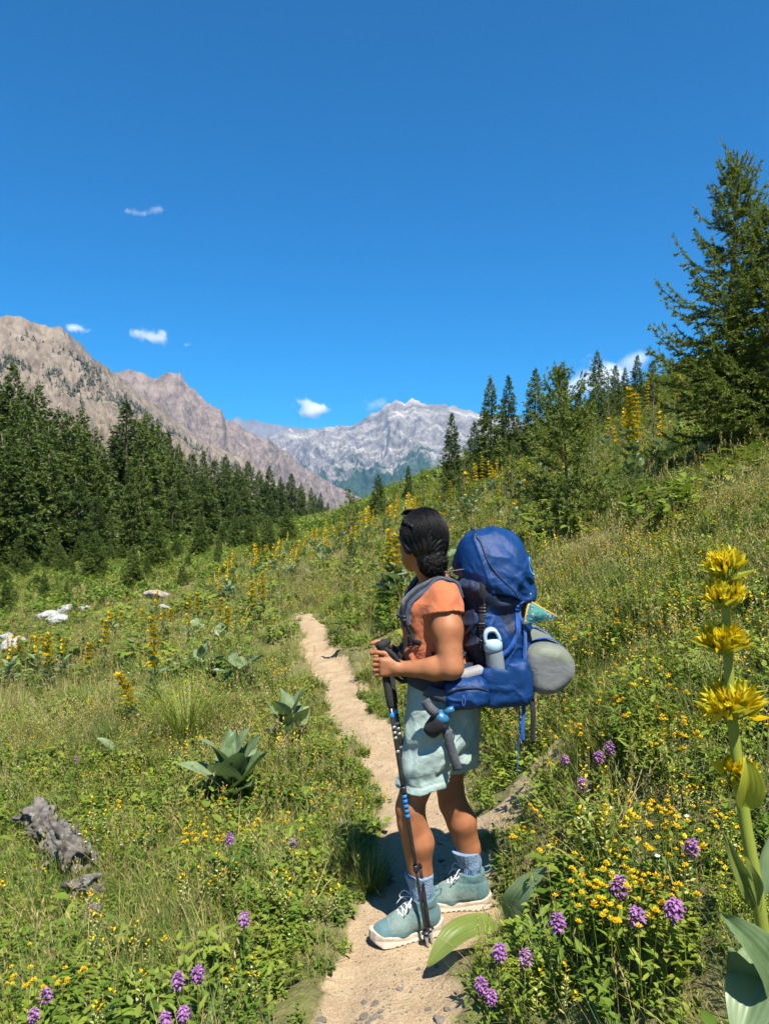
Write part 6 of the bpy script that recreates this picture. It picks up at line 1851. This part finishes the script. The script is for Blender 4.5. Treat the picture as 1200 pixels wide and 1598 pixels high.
# lid
lf = Field((0.18, 2.74, 1.16), (0.66, 3.26, 1.62), 0.0045)
sl, (X, Y, Z) = lf.whole()
cx, cz_ = 0.420 - 0.10 * (Z - 1.36), 1.328
q = (np.abs((X - cx) / 0.147) ** 2.5 + np.abs((Y - 3.0) / 0.172) ** 2.6 + np.abs((Z - cz_) / 0.212) ** 2.3) ** (1 / 2.45)
d = (q - 1) * 0.147
ridge = 0.006 * np.exp(-((X - 0.335 - 0.32 * np.abs(Z - 1.50)) / 0.007) ** 2)
wr2 = 0.006 * fbm(X * 11, Y * 11, Z * 8, o=3, seed=61) + 0.006 * np.sin((X * 0.5 + Z) * 70 + 3 * np.sin(Y * 20 + X * 12)) * smooth(1.42, 1.32, Z)
d = d - ridge + wr2 - 0.009 * np.maximum(crp(X * 8 - Z * 7, Y * 8 + X * 4, Z * 9 + X * 6, 15) - 0.25, 0) - 0.006 * np.maximum(crp(X * 20 + Z * 12, Y * 14, Z * 20, 16) - 0.35, 0) * smooth(1.46, 1.36, Z)
bot = (1.350 - (X - 0.27) / 0.21 * 0.075) + 0.010 * np.sin(X * 30) - Z
lf.D[sl] = np.maximum(d, bot * 0.94)
lid = part("lid", *lf.mesh(), m_navy, pack)
# lighter panel seam, buckle and emblem on the lid
seam = [(0.345, 2.86, 1.545), (0.360, 2.845, 1.48), (0.385, 2.83, 1.41), (0.43, 2.825, 1.35), (0.48, 2.83, 1.295)]
po, ns = lay(lf, spline(seam, 22), 0.001); v_, f_ = tube(po, 0.0032, 6); part("piping", v_, f_, m_navy_d, lid)
po, ns = lay(lf, spline([(0.335, 2.86, 1.53), (0.335, 2.93, 1.545), (0.335, 3.0, 1.55), (0.335, 3.1, 1.54)], 18), 0.001); v_, f_ = tube(po, 0.0032, 6); part("piping", v_, f_, m_navy_d, lid)
em = [np.array([0.560, 2.91 + 0.026 * math.cos(a), 1.395 + 0.034 * math.sin(a)]) for a in np.linspace(0.4, 5.2, 26)]
po, ns = lay(lf, em, 0.0005); v_, f_ = ribbon(po, ns, 0.007, 0.0012); part("emblem", v_, f_, simple("light_blue_print", [(0.05, 0.28, 0.62), (0.06, 0.32, 0.68)], rough=0.6), lid)
# side pockets
for sd, y0 in (("near", 2.842), ("far", 3.158)):
    f = Field((0.28, y0 - 0.08, 0.82), (0.60, y0 + 0.08, 1.10), 0.0045)
    f.rbox((0.445, y0, 0.968), (0.098, 0.046, 0.084), 0.038, PR)
    sl, (X, Y, Z) = f.whole()
    f.D[sl] += (-0.007 * np.maximum(crp(X * 16 + Z * 9, Y * 10, Z * 14, 25) - 0.3, 0) + 0.004 * fbm(X * 12, Y * 12, Z * 12, o=3, seed=71) + 0.003 * np.sin(X * 80 + 4 * np.sin(Z * 30)) * smooth(1.0, 1.04, Z)).astype(np.float32)
    topz = 1.045 - 0.45 * np.abs(X - 0.44) ** 1.0 * 0.0 + 0.25 * (X - 0.44)
    f.D[sl] = np.maximum(f.D[sl], Z - topz)
    f.D[sl] = np.maximum(f.D[sl], -np.maximum(np.sqrt(((X - 0.425) / 1.4) ** 2 + (Y - y0 + (0.006 if sd == "near" else -0.006)) ** 2) - 0.036, 0.96 - Z))
    pk = part("side_pocket", *f.mesh(), m_navy, pack)
# front stretch pocket
f = Field((0.44, 2.80, 0.86), (0.66, 3.20, 1.25), 0.005); f.rbox((0.525, 3.0, 1.04), (0.035, 0.115, 0.13), 0.03, PR)
sl, (X, Y, Z) = f.whole(); f.D[sl] += (0.006 * fbm(X * 12, Y * 12, Z * 12, o=3, seed=81)).astype(np.float32)
part("front_pocket", *f.mesh(), m_navy, pack)

def strap(name, field, pts, n, w, th, mat, parent, off=0.001):
    po, ns = lay(field, spline(pts, n), off); v, f = ribbon(po, ns, w, th); return part(name, v, f, mat, parent)
# compression straps on the near side
strap("compression_strap", pf, [(0.362, 2.85, 1.34), (0.360, 2.845, 1.25), (0.358, 2.84, 1.15), (0.365, 2.84, 1.05), (0.372, 2.845, 0.98)], 26, 0.020, 0.003, m_black, pack, 0.003)
strap("compression_strap", pf, [(0.50, 2.86, 1.24), (0.485, 2.85, 1.15), (0.46, 2.845, 1.10), (0.42, 2.84, 1.06), (0.37, 2.842, 1.04)], 26, 0.018, 0.003, m_blueweb, pack, 0.004)
strap("compression_strap", pf, [(0.50, 2.862, 1.27), (0.515, 2.86, 1.18), (0.52, 2.858, 1.08), (0.515, 2.86, 0.98), (0.50, 2.87, 0.90)], 26, 0.018, 0.003, m_blueweb, pack, 0.005)
def buckle(c, nrm, upv, w, h, parent, mat=None, name="buckle"):
    nrm = np.asarray(nrm, float); nrm /= np.linalg.norm(nrm); upv = np.asarray(upv, float); upv = upv - nrm * upv.dot(nrm); upv /= np.linalg.norm(upv)
    B = np.array([np.cross(upv, nrm), nrm, upv]); c = np.asarray(c, float)
    f = Field(c - 0.05, c + 0.05, 0.003); f.rbox(c, (w / 2, 0.006, h / 2), 0.004, B.T)
    sl, (X, Y, Z) = f.whole(); lz = (X - c[0]) * upv[0] + (Y - c[1]) * upv[1] + (Z - c[2]) * upv[2]
    f.D[sl] += (0.002 * np.cos(lz * 500)).astype(np.float32)
    return part(name, *f.mesh(), mat or m_plastic, parent)
for p in ((0.360, 2.84, 1.24), (0.358, 2.84, 1.17), (0.362, 2.84, 1.11)):
    po, ns = lay(pf, [p], 0.006); buckle(po[0], ns[0], (0, 0, 1), 0.026, 0.042, pack)
po, ns = lay(pf, [(0.495, 2.86, 1.245)], 0.008); buckle(po[0], ns[0], (0, 0, 1), 0.022, 0.03, pack, m_blueweb)
# hanging cord ends
for pts, w, mat, nm in [([(0.505, 2.85, 0.93), (0.512, 2.838, 0.87), (0.506, 2.83, 0.80), (0.509, 2.832, 0.755)], 0.014, m_blueweb, "hanging_strap"), ([(0.50, 2.87, 0.90), (0.498, 2.84, 0.80), (0.49, 2.835, 0.70), (0.487, 2.832, 0.63)], 0.003, m_blueweb, "hanging_cord"),
                        ([(0.545, 2.87, 0.92), (0.55, 2.852, 0.86), (0.548, 2.848, 0.79), (0.549, 2.848, 0.745)], 0.020, m_black, "hanging_strap")]:
    v, f = ribbon(spline(pts, 14), np.array([0.2, -1, 0]), w, 0.003); part(nm, v, f, mat, pack)

# harness
for sd, ys_ in (("near", 2.885), ("far", 3.115)):
    o_ = ys_ - 3.0; tw = -0.16 * o_ / 0.115 * 0.12
    pts = [(0.325, 3.0 + o_ * 0.9, 1.285), (0.265, 3.0 + o_ * 0.95, 1.345), (0.205 + (-0.04 if sd == "far" else 0), ys_, 1.35), (0.135 + (-0.03 if sd == "far" else 0), ys_ , 1.30), (0.085, ys_ + o_ * 0.02, 1.23), (0.078, ys_ + o_ * 0.1, 1.17)]
    po, ns = lay(sf, spline(pts, 30), 0.002); ns = ns * 0.8 + np.array([0, 0.25 * np.sign(o_), 0])
    v, f = ribbon(po, ns, np.interp(np.linspace(0, 1, 30), [0, 0.3, 0.8, 1], [0.055, 0.062, 0.05, 0.032]), 0.013)
    st = part("shoulder_strap", v, f, m_slate, pack)
    v, f = ribbon(po[2:] + ns[2:] * 0.013, ns[2:], 0.020, 0.003); part("strap_webbing", v, f, m_black, st)
    pts = [(0.080, ys_ + o_ * 0.1, 1.175), (0.095, ys_ + o_ * 0.35, 1.12), (0.14, ys_ + o_ * 0.42, 1.06), (0.22, ys_ + o_ * 0.35, 1.02), (0.31, ys_ + o_ * 0.3, 1.0)]
    po, ns = lay(sf, spline(pts, 24), 0.009); v, f = ribbon(po, ns, 0.022, 0.003); part("lower_strap", v, f, m_black, pack)
    v, f = ribbon(spline([(0.225, 3.0 + o_ * 0.95, 1.372), (0.262, 3.0 + o_ * 0.93, 1.378), (0.31, 3.0 + o_ * 0.9, 1.385)], 8), np.array([0, 0, 1.0]), 0.02, 0.003); part("load_lifter", v, f, m_greyw, pack)
po, ns = lay(sf, spline([(0.078, 2.87, 1.205), (0.06, 2.95, 1.205), (0.06, 3.05, 1.205), (0.075, 3.12, 1.205)], 20), 0.008); v, f = ribbon(po, ns, 0.020, 0.004); part("chest_strap", v, f, m_black, pack)
po, ns = lay(sf, [(0.08, 2.872, 1.205)], 0.018); buckle(po[0], ns[0], (0, 0, 1), 0.03, 0.03, pack)
# hip belt
def ring(z, grow_, a0, a1, n):
    p = [np.interp(z, TP[:, 0], TP[:, k]) for k in range(1, 5)]; out_, nn = [], []
    for a in np.linspace(a0, a1, n):
        x, y = (p[2] + grow_) * math.cos(a), (p[3] + grow_) * math.sin(a); c, s = math.cos(-0.16), math.sin(-0.16)
        out_.append((p[0] + x * c - y * s, p[1] + x * s + y * c, z)); nn.append((math.cos(a) * c - math.sin(a) * s, math.cos(a) * s + math.sin(a) * c, 0.0))
    return np.array(out_), np.array(nn)
po, nn = ring(0.985, 0.026, math.pi * 0.95, math.pi * 1.05 + 0.02, 8)
for a0, a1 in ((-2.45, -0.5), (0.5, 2.45)):
    po, nn = ring(0.985, 0.027, a0, a1, 30); v, f = ribbon(po, nn, np.interp(np.linspace(0, 1, 30), [0, 0.3, 1] if a0 < 0 else [0, 0.7, 1], [0.06, 0.095, 0.10] if a0 < 0 else [0.10, 0.095, 0.06]), 0.016); part("hip_belt", v, f, m_navy_d, pack)
po, nn = ring(0.985, 0.032, 2.4, 2 * math.pi - 2.4, 26); v, f = ribbon(po, nn, 0.036, 0.003); part("belt_webbing", v, f, m_black, pack)
po, nn = ring(0.985, 0.040, math.pi, math.pi + 0.01, 2); buckle(po[0], nn[0], (0, 0, 1), 0.055, 0.045, pack)
# hip pocket
hb = basis((0.97, -0.05, 0.12)); f = Field((0.16, 2.70, 0.83), (0.42, 2.90, 1.05), 0.004)
hc = np.array([0.300, 2.800, 0.938]); f.rbox(hc, (0.080, 0.040, 0.054), 0.032, hb.T)
sl, (X, Y, Z) = f.whole(); f.D[sl] += (-0.007 * np.maximum(crp(X * 22 + Z * 9, Y * 14, Z * 20, 26) - 0.3, 0) + 0.005 * fbm(X * 16, Y * 16, Z * 16, o=3, seed=91) + 0.003 * np.exp(-((Z - 0.962 + 0.3 * (X - 0.3) ** 2 * 10 - 0.12 * (X - 0.3)) / 0.004) ** 2)).astype(np.float32)
hpk = part("hip_pocket", *f.mesh(), m_navy, pack)
po, ns = lay(f, spline([(0.225, 2.765, 0.950), (0.27, 2.755, 0.966), (0.33, 2.755, 0.970), (0.375, 2.77, 0.955)], 16), 0.001); v, ff = ribbon(po, ns, 0.007, 0.0015); part("zipper", v, ff, m_navy_d, hpk)
v, ff = tube(spline([(0.283, 2.752, 0.945), (0.287, 2.745, 0.925), (0.282, 2.745, 0.905), (0.277, 2.747, 0.922), (0.283, 2.752, 0.945)], 14), 0.0022, 5); part("zip_pull", v, ff, m_blueweb, hpk)
f = Field((0.24, 2.74, 0.93), (0.44, 2.95, 1.10), 0.004); f.rbox((0.318, 2.835, 1.008), (0.048, 0.03, 0.017), 0.014, basis((0.95, 0.05, 0.25)).T); part("lumbar_pad", *f.mesh(), m_lightgrey, pack)
# webbing on the belt's front and the long grey strap over the shorts
v, ff = ribbon(spline([(0.152, 2.832, 0.945), (0.185, 2.800, 0.935), (0.225, 2.782, 0.932)], 8), np.array([-0.4, -1, 0.2]), 0.045, 0.006); part("belt_wing", v, ff, m_greyw, pack)
v, ff = ribbon(spline([(0.224, 2.786, 0.81), (0.242, 2.792, 0.74), (0.258, 2.794, 0.69), (0.266, 2.798, 0.662)], 14), np.array([-0.1, -1, 0.05]), 0.034, 0.003); part("hanging_strap", v, ff, m_greyw, pack)

# soft flask in a dark holster on the belt
fl = thing("soft_flask", "small blue-capped flask in a dark holster at the hiker's hip", "bottle", None, (0.205, 2.785, 0.80))
po, ns = lay(hf2, [(0.195, 2.80, 0.835)], 0.028); c0 = po[0]; ax = np.array([0.42, -0.22, 0.62]); ax /= np.linalg.norm(ax)
v, ff = tube(np.array([c0 + ax * t for t in (-0.055, -0.05, -0.03, 0.0, 0.022, 0.026)]), [0.018, 0.028, 0.033, 0.034, 0.031, 0.026], 20); part("holster", v, ff, m_black, fl)
v, ff = tube(np.array([c0 + ax * t for t in (0.018, 0.022, 0.036, 0.042, 0.05)]), [0.026, 0.029, 0.029, 0.024, 0.014], 20); part("cap", v, ff, m_tealcap, fl)
v, ff = tube(np.array([c0 + ax * 0.045, c0 + ax * 0.062 + [0.008, 0, 0.0], c0 + ax * 0.070 + [0.020, 0, 0.0]]), [0.012, 0.012, 0.011], 14); part("spout", v, ff, m_tealcap, fl)
v, ff = ribbon(spline([c0 + [-0.045, -0.012, 0.085], c0 + [-0.03, -0.02, 0.06], c0 + [-0.004, -0.028, 0.038]], 8), np.array([-0.4, -1, 0.3]), 0.034, 0.006); part("holster_loop", v, ff, m_greyw, fl)

# water bottle in the near side pocket
bb = np.array([0.424, 2.848, 0.935]); bt = np.array([0.390, 2.818, 1.165]); ax = (bt - bb); BL = np.linalg.norm(ax); ax /= BL
wb = thing("water_bottle", "clear water bottle with pale blue looped cap in the backpack's side pocket", "bottle", None, tuple(bb))
def rev(ts, rs, mat, nm, k=24):
    v, ff = tube(np.array([bb + ax * t for t in ts]), rs, k); return part(nm, v, ff, mat, wb)
rev([0, 0.004, 0.02, 0.08, 0.15, 0.165, 0.172], [0.026, 0.031, 0.033, 0.033, 0.033, 0.031, 0.029], m_bottle, "bottle_body")
cp = rev([0.160, 0.163, 0.185, 0.197, 0.203], [0.030, 0.0345, 0.0345, 0.031, 0.024], m_capblue, "cap")
rev([0.02, 0.15], [0.010, 0.010], m_lightgrey, "inner_straw")
sdv = np.array([0.95, 0, 0.15]); sdv -= ax * sdv.dot(ax); sdv /= np.linalg.norm(sdv)
lp = spline([bb + ax * 0.196 - sdv * 0.020, bb + ax * 0.216 - sdv * 0.020, bb + ax * 0.229 - sdv * 0.014, bb + ax * 0.233 - sdv * 0.002, bb + ax * 0.229 + sdv * 0.009, bb + ax * 0.214 + sdv * 0.017, bb + ax * 0.196 + sdv * 0.020], 26)
nrl = lp - (bb + ax * 0.205); nrl = nrl - np.outer(nrl @ np.cross(ax, sdv), np.cross(ax, sdv)); v, ff = ribbon(lp, nrl, 0.034, 0.012); part("carry_loop", v, ff, m_capblue, wb)

# rolled tent bag strapped to the outside
ra = np.array([0.614, 2.82, 1.015]); rb = np.array([0.600, 3.245, 1.045]); rx = (rb - ra); RL = np.linalg.norm(rx); rx /= RL
rl = thing("tent_bag", "olive and grey rolled tent bag strapped to the back of the backpack", "bag", None, tuple((ra + rb) / 2 - np.array([0, 0, 0.09])))
f = Field(ra + [-0.13, -0.06, -0.13], rb + [0.13, 0.06, 0.13], 0.0048)
sl, (X, Y, Z) = f.whole()
t = (X - ra[0]) * rx[0] + (Y - ra[1]) * rx[1] + (Z - ra[2]) * rx[2]
rad = np.sqrt(np.maximum((X - ra[0]) ** 2 + (Y - ra[1]) ** 2 + (Z - ra[2]) ** 2 - t * t, 0)); an_ = np.arctan2(Z - 1.02, X - 0.605)
R0 = 0.094 + 0.006 * np.sin(an_ * 3 + 1) + 0.005 * fbm(X * 14, Y * 9, Z * 14, o=3, seed=95) - 0.010 * np.exp(-((t - 0.12) / 0.012) ** 2) - 0.010 * np.exp(-((t - 0.31) / 0.012) ** 2)
q0 = rad - (R0 - 0.042); q1 = np.abs(t - RL / 2) - (RL / 2 - 0.042)
f.D[sl] = np.sqrt(np.maximum(q0, 0) ** 2 + np.maximum(q1, 0) ** 2) + np.minimum(np.maximum(q0, q1), 0) - 0.042
tv, tfc = f.mesh(); cc = tv[tfc].mean(1); tt = (cc - ra) @ rx
part("roll", tv, tfc, [m_olive, m_capgrey], rl, fmat=(((tt < 0.04) & (cc[:, 2] < ra[2] + 0.045 - 0.25 * (cc[:, 0] - ra[0]))) | (tt > RL - 0.04)).astype(int))
for tq, mat in ((0.12, m_blueweb), (0.31, m_blueweb)):
    c = ra + rx * tq; a = np.linspace(-math.pi * 0.95, math.pi * 0.75, 30)
    po = np.array([c + np.array([math.cos(w), 0, math.sin(w)]) * 0.093 for w in a]); nn = np.array([[math.cos(w), 0, math.sin(w)] for w in a])
    v, ff = ribbon(po, nn, 0.02, 0.003); part("tie_strap", v, ff, mat, rl)
# triangular patterned pouch clipped to the pack
A = P(826, 938, 2.87); B_ = P(868, 962, 2.86); C_ = P(817, 974, 2.84)
po_ = thing("fabric_pouch", "small triangular flower-print pouch with yellow rim hanging behind the backpack", "pouch", None, tuple(C_))
nrm = np.cross(B_ - A, C_ - A); nrm /= np.linalg.norm(nrm); nrm = nrm if nrm[1] < 0 else -nrm
vs3, fs3 = [], []
nn_ = 9
def tri_pt(i, j): a = i / (nn_ - 1); b_ = j / (nn_ - 1); return A * (1 - a) + (B_ * (1 - b_) + C_ * b_) * a
idm = {}
for side in (1, -1):
    for i in range(nn_):
        for j in range(i + 1):
            bb_ = j / max(1, i); p = A * (1 - i / (nn_ - 1)) + (B_ * (1 - bb_) + C_ * bb_) * (i / (nn_ - 1))
            l = [1 - i / (nn_ - 1), (i / (nn_ - 1)) * (1 - bb_), (i / (nn_ - 1)) * bb_]
            idm[(side, i, j)] = len(vs3); vs3.append(p + nrm * side * (0.003 + 0.016 * (27 * l[0] * l[1] * l[2]) ** 0.5))
    for i in range(nn_ - 1):
        for j in range(i + 1):
            t1 = (idm[(side, i, j)], idm[(side, i + 1, j)], idm[(side, i + 1, j + 1)]); fs3.append(t1 if side < 0 else t1[::-1])
            if j < i:
                t1 = (idm[(side, i, j)], idm[(side, i + 1, j + 1)], idm[(side, i, j + 1)]); fs3.append(t1 if side < 0 else t1[::-1])
part("pouch_body", vs3, fs3, m_print, po_)
for a, b_ in ((A, B_), (B_, C_), (C_, A)):
    v, ff = tube(np.array([a, (a + b_) / 2, b_]), 0.0042, 6); part("rim", v, ff, m_rim if (a is A or b_ is A) else m_tealcap, po_)
v, ff = tube(spline([A, A + [0.004, 0, 0.03], P(822, 924, 2.90)], 8), 0.002, 5); part("cord", v, ff, m_lace, po_)
# ------------------------------------------------------------------ stones, rotten log
m_stone = simple("grey_stone", [(0.12, 0.10, 0.08), (0.21, 0.18, 0.15), (0.29, 0.26, 0.22)], scale=14, rough=0.9, bscale=40, bstr=0.6, spec=0.15)
m_pale = simple("pale_boulder", [(0.22, 0.185, 0.14), (0.31, 0.265, 0.205), (0.38, 0.34, 0.28)], scale=3, rough=0.9, bscale=9, bstr=0.8, bdist=0.05, spec=0.15)
m_whiter = simple("white_stream_rock", [(0.25, 0.25, 0.25), (0.36, 0.36, 0.36), (0.44, 0.44, 0.44)], scale=3, rough=0.9, bscale=9, bstr=0.8, bdist=0.05, spec=0.15)
m_wood = simple("weathered_wood", [(0.03, 0.027, 0.024), (0.105, 0.095, 0.083), (0.21, 0.195, 0.172)], scale=16, rough=0.95, bscale=45, bstr=0.9, bdist=0.01, spec=0.1, stretch=(1, 1, 0.35))
def rock(seed, flat=0.6, n=2):
    f = Field((-1.5,) * 3, (1.5,) * 3, 0.11); rg = np.random.default_rng(seed)
    sl, (X, Y, Z) = f.whole()
    d = np.sqrt(X * X + Y * Y + (Z / flat) ** 2) - 1.0
    for k in range(9):
        nn = rg.normal(size=3); nn /= np.linalg.norm(nn)
        d = np.maximum(d, X * nn[0] + Y * nn[1] + Z / flat * nn[2] - rg.uniform(0.55, 0.9))
    f.D[sl] = d * flat + 0.09 * fbm(X * 1.7, Y * 1.7, Z * 1.7, o=3, seed=seed)
    return f.mesh()
RK = [rock(i, fl) for i, fl in enumerate((0.55, 0.7, 0.45, 0.8))]
RKM = {m.name: [new_mesh("stone", v, f, m, smooth_shade=False) for v, f in RK] for m in (m_stone, m_pale, m_whiter)}
def stone(name, mat, k, loc, s, label, group=None):
    o = obj(name, RKM[mat.name][k % 4], None, tuple(loc)); o.scale = (s, s * rng.uniform(0.7, 1.1), s * rng.uniform(0.7, 1.0)); o.rotation_euler = (rng.normal() * 0.2, rng.normal() * 0.2, rng.random() * 6.28)
    return tag(o, label, "rock", group)
g = hit(244, 946); stone("boulder", m_pale, 0, g + [0, 0, 0.3], 26 / F * g[1], "pale tan boulder at the rim of the left meadow")
for i, (u, v, s, lab) in enumerate([(74, 978, 15, "broad white rock by the stream, left of the others"), (102, 968, 11, "small white rock right beside the broad one by the stream"), (132, 966, 9, "white rock at the right end of the stream stones"), (20, 1032, 16, "white rock at the left edge below the stream stones"), (90, 985, 14, "greyish rock under the white stream rocks"), (8, 1020, 10, "white rock cut by the left edge of the view"), (258, 968, 7, "small tan rock below the pale boulder")]):
    g = hit(u, v); stone("rock", m_whiter, i, g + [0, 0, 0.28], s * 1.3 / F * g[1], lab, "stream rocks")
g = hit(488, 946); stone("rock", m_whiter, 2, g + [0, 0, 0.15], 10 / F * g[1], "grey rock just above the far end of the trail", "stream rocks")
g = hit(538, 1296); stone("rock", m_stone, 2, g + [0, 0, 0.02], 20 / F * g[1], "flat brown stone in the grass left of the hiker's knee")
SG = "loose stones on the trail"
for i in range(95):
    y = 2.35 + 3.2 * rng.random() ** 1.6; x = trail_x(y) + rng.normal() * 0.13
    if (abs(x - 0.14) < 0.36 and abs(y - 2.97) < 0.27) or trail_mask(x, y) < 0.4: continue
    stone("stone", m_stone if rng.random() < 0.5 else m_pale, i, (x, y, float(H(x, y)) + 0.001), 0.005 + 0.016 * rng.random() ** 2, "small loose stone lying on the dirt trail", SG)
K['pebble'] = []
for k in range(3):
    o = bpy.data.objects.new("%02d_pebble" % len(PROTO), RKM["pale_boulder" if k else "grey_stone"][k]); LIB.objects.link(o); PROTO.append(o); K['pebble'].append(len(PROTO) - 1)
t_ = rng.random(2600); yy = 2.2 + 5.5 * t_ ** 1.5; xx = trail_x(yy) + rng.normal(size=2600) * 0.16
ok = trail_mask(xx, yy) > 0.3
xx, yy = xx[ok], yy[ok]
scatter("trail_gravel", "fine gravel and crumbs of earth on the dirt trail", "gravel", np.stack([xx, yy, H(xx, yy)], 1), rng.choice(K['pebble'], len(xx)), rng.uniform(0.0012, 0.0045, len(xx)), 1.0)

def log_piece(p0, p1, r, seed, name, label):
    p0, p1 = np.asarray(p0, float), np.asarray(p1, float); f = Field(np.minimum(p0, p1) - r * 1.8, np.maximum(p0, p1) + r * 1.8, 0.006)
    sl, (X, Y, Z) = f.whole(); ba = p1 - p0; L = np.linalg.norm(ba); ax = ba / L; _, a1, b1 = frame_of(ax)
    t = (X - p0[0]) * ax[0] + (Y - p0[1]) * ax[1] + (Z - p0[2]) * ax[2]
    qa = (X - p0[0]) * a1[0] + (Y - p0[1]) * a1[1] + (Z - p0[2]) * a1[2]; qb = (X - p0[0]) * b1[0] + (Y - p0[1]) * b1[1] + (Z - p0[2]) * b1[2]
    an_ = np.arctan2(qb, qa); rr = np.sqrt(qa * qa + qb * qb)
    R0 = r * (1 + 0.22 * vnoise(an_ * 1.6, t * 4, seed=seed) + 0.26 * np.abs(np.sin(an_ * 5.5 + 4 * vnoise(t * 5, an_, seed=seed))) - 0.25 + 0.5 * fbm(X * 13, Y * 13, Z * 13, o=4, seed=seed))
    endn = 0.05 * fbm(qa * 30, qb * 30, t * 3, o=2, seed=seed)
    f.D[sl] = np.maximum(rr - R0, np.maximum(-t, t - L) + endn)
    o = thing(name, label, "log", None, tuple(p0))
    part("wood", *f.mesh(), m_wood, o); return o
ga, gb = hit(52, 1300), hit(128, 1392)
log_piece(ga + [0, 0, 0.10], gb + [0, 0, 0.13], 0.085, 5, "weathered_log", "grey weathered rotten log lying in the grass at left")
ga, gb = hit(108, 1422), hit(150, 1420); log_piece(ga + [0, 0, 0.09], gb + [0, 0, 0.10], 0.05, 8, "wood_chunk", "broken grey wood chunk just below the weathered log")
ga, gb = hit(132, 1470), hit(150, 1445); log_piece(ga + [0, 0, 0.08], gb + [0, 0, 0.08], 0.03, 9, "wood_chunk", "small grey wood splinter lowest below the weathered log")

# ------------------------------------------------------------------ small fair-weather clouds, far behind the ridges
def cloud(blobs, dist, dens, seed, label):
    pts = [(P(u, v, dist), r * 1.3 * dist / F) for u, v, r in blobs]
    c0 = np.mean([p for p, _ in pts], 0)
    lo = np.min([p - r * 1.5 for p, r in pts], 0); hi = np.max([p + r * 1.5 for p, r in pts], 0)
    f = Field(lo, hi, (hi - lo).max() / 42)
    f.D[...] = 1e4
    for p, r in pts: f.ell(p, (r * 1.3, r * 1.3, r * 1.0), None, r * 0.3)
    f.D = f.D + np.float32(0)
    m, nt, out = mk("cloud_vapour"); pvn = nt.nodes.new("ShaderNodeVolumePrincipled")
    pvn.inputs["Color"].default_value = (1, 1, 1, 1); pvn.inputs["Anisotropy"].default_value = 0.0
    co = nt.nodes.new("ShaderNodeTexCoord").outputs["Object"]
    R_ = np.mean([r for _, r in pts])
    mp = N(nt, "ShaderNodeMapping"); mp.inputs["Scale"].default_value = (1 / R_,) * 3; mp.inputs["Location"].default_value = (seed, seed * 2, 0); nt.links.new(co, mp.inputs["Vector"])
    nz = noise(nt, 1.1, 6, 0.62, mp.outputs[0], 0.5)
    # thin the rim so that the edge frays
    dd = None
    for p, r in pts:
        vd = nt.nodes.new("ShaderNodeVectorMath"); vd.operation = 'SUBTRACT'; nt.links.new(co, vd.inputs[0]); vd.inputs[1].default_value = tuple(p - c0)
        vm = nt.nodes.new("ShaderNodeVectorMath"); vm.operation = 'MULTIPLY'; nt.links.new(vd.outputs[0], vm.inputs[0]); vm.inputs[1].default_value = (1 / r, 1 / r, 1 / (r * 0.75))
        vl = nt.nodes.new("ShaderNodeVectorMath"); vl.operation = 'LENGTH'; nt.links.new(vm.outputs[0], vl.inputs[0])
        q = math_n(nt, 'POWER', 2.718, math_n(nt, 'MULTIPLY', math_n(nt, 'MULTIPLY', vl.outputs["Value"], vl.outputs["Value"]), -2.4))
        dd = q if dd is None else math_n(nt, 'ADD', dd, q)
    g_ = math_n(nt, 'ADD', math_n(nt, 'SUBTRACT', dd, 0.5), math_n(nt, 'MULTIPLY', math_n(nt, 'SUBTRACT', nz, 0.5), 3.0))
    g_ = math_n(nt, 'MULTIPLY', math_n(nt, 'MAXIMUM', g_, 0.0), dens * 0.6 / R_)
    m.cycles.volume_step_rate = 0.3
    nt.links.new(g_, pvn.inputs["Density"]); nt.links.new(pvn.outputs[0], out.inputs["Volume"])
    v, fc = f.mesh()
    o = obj("cloud", new_mesh("cloud", v - c0, fc, m), None, tuple(c0))
    tag(o, label, "cloud", "small white clouds"); return o
cloud([(476, 630, 14), (488, 640, 18), (504, 638, 14), (480, 646, 14)], 11500, 5.0, 1, "small bright cloud above the valley gap, left of the massif")
cloud([(212, 521, 14), (232, 524, 16), (250, 530, 15), (254, 518, 9)], 11500, 3.0, 2, "thin cloud over the brown mountain, right of the smaller one")
cloud([(108, 512, 10), (122, 513, 12), (138, 517, 9)], 11500, 3.5, 3, "small flat cloud touching the brown mountain's shoulder")
cloud([(200, 329, 9), (212, 332, 10), (226, 333, 9), (240, 328, 11), (250, 326, 8)], 11500, 0.8, 4, "faint wispy cloud high in the blue sky at left")
cloud([(580, 634, 16), (598, 630, 12)], 11500, 1.3, 5, "faint cloud wisp touching the massif's left shoulder")
cloud([(880, 612, 26), (910, 600, 32), (945, 588, 34), (985, 566, 24), (1005, 558, 18), (960, 600, 30)], 11500, 3.5, 6, "white cloud bank behind the right skyline conifers")
cloud([(292, 538, 8)], 11500, 1.4, 7, "tiny cloud fleck right of the thin cloud")
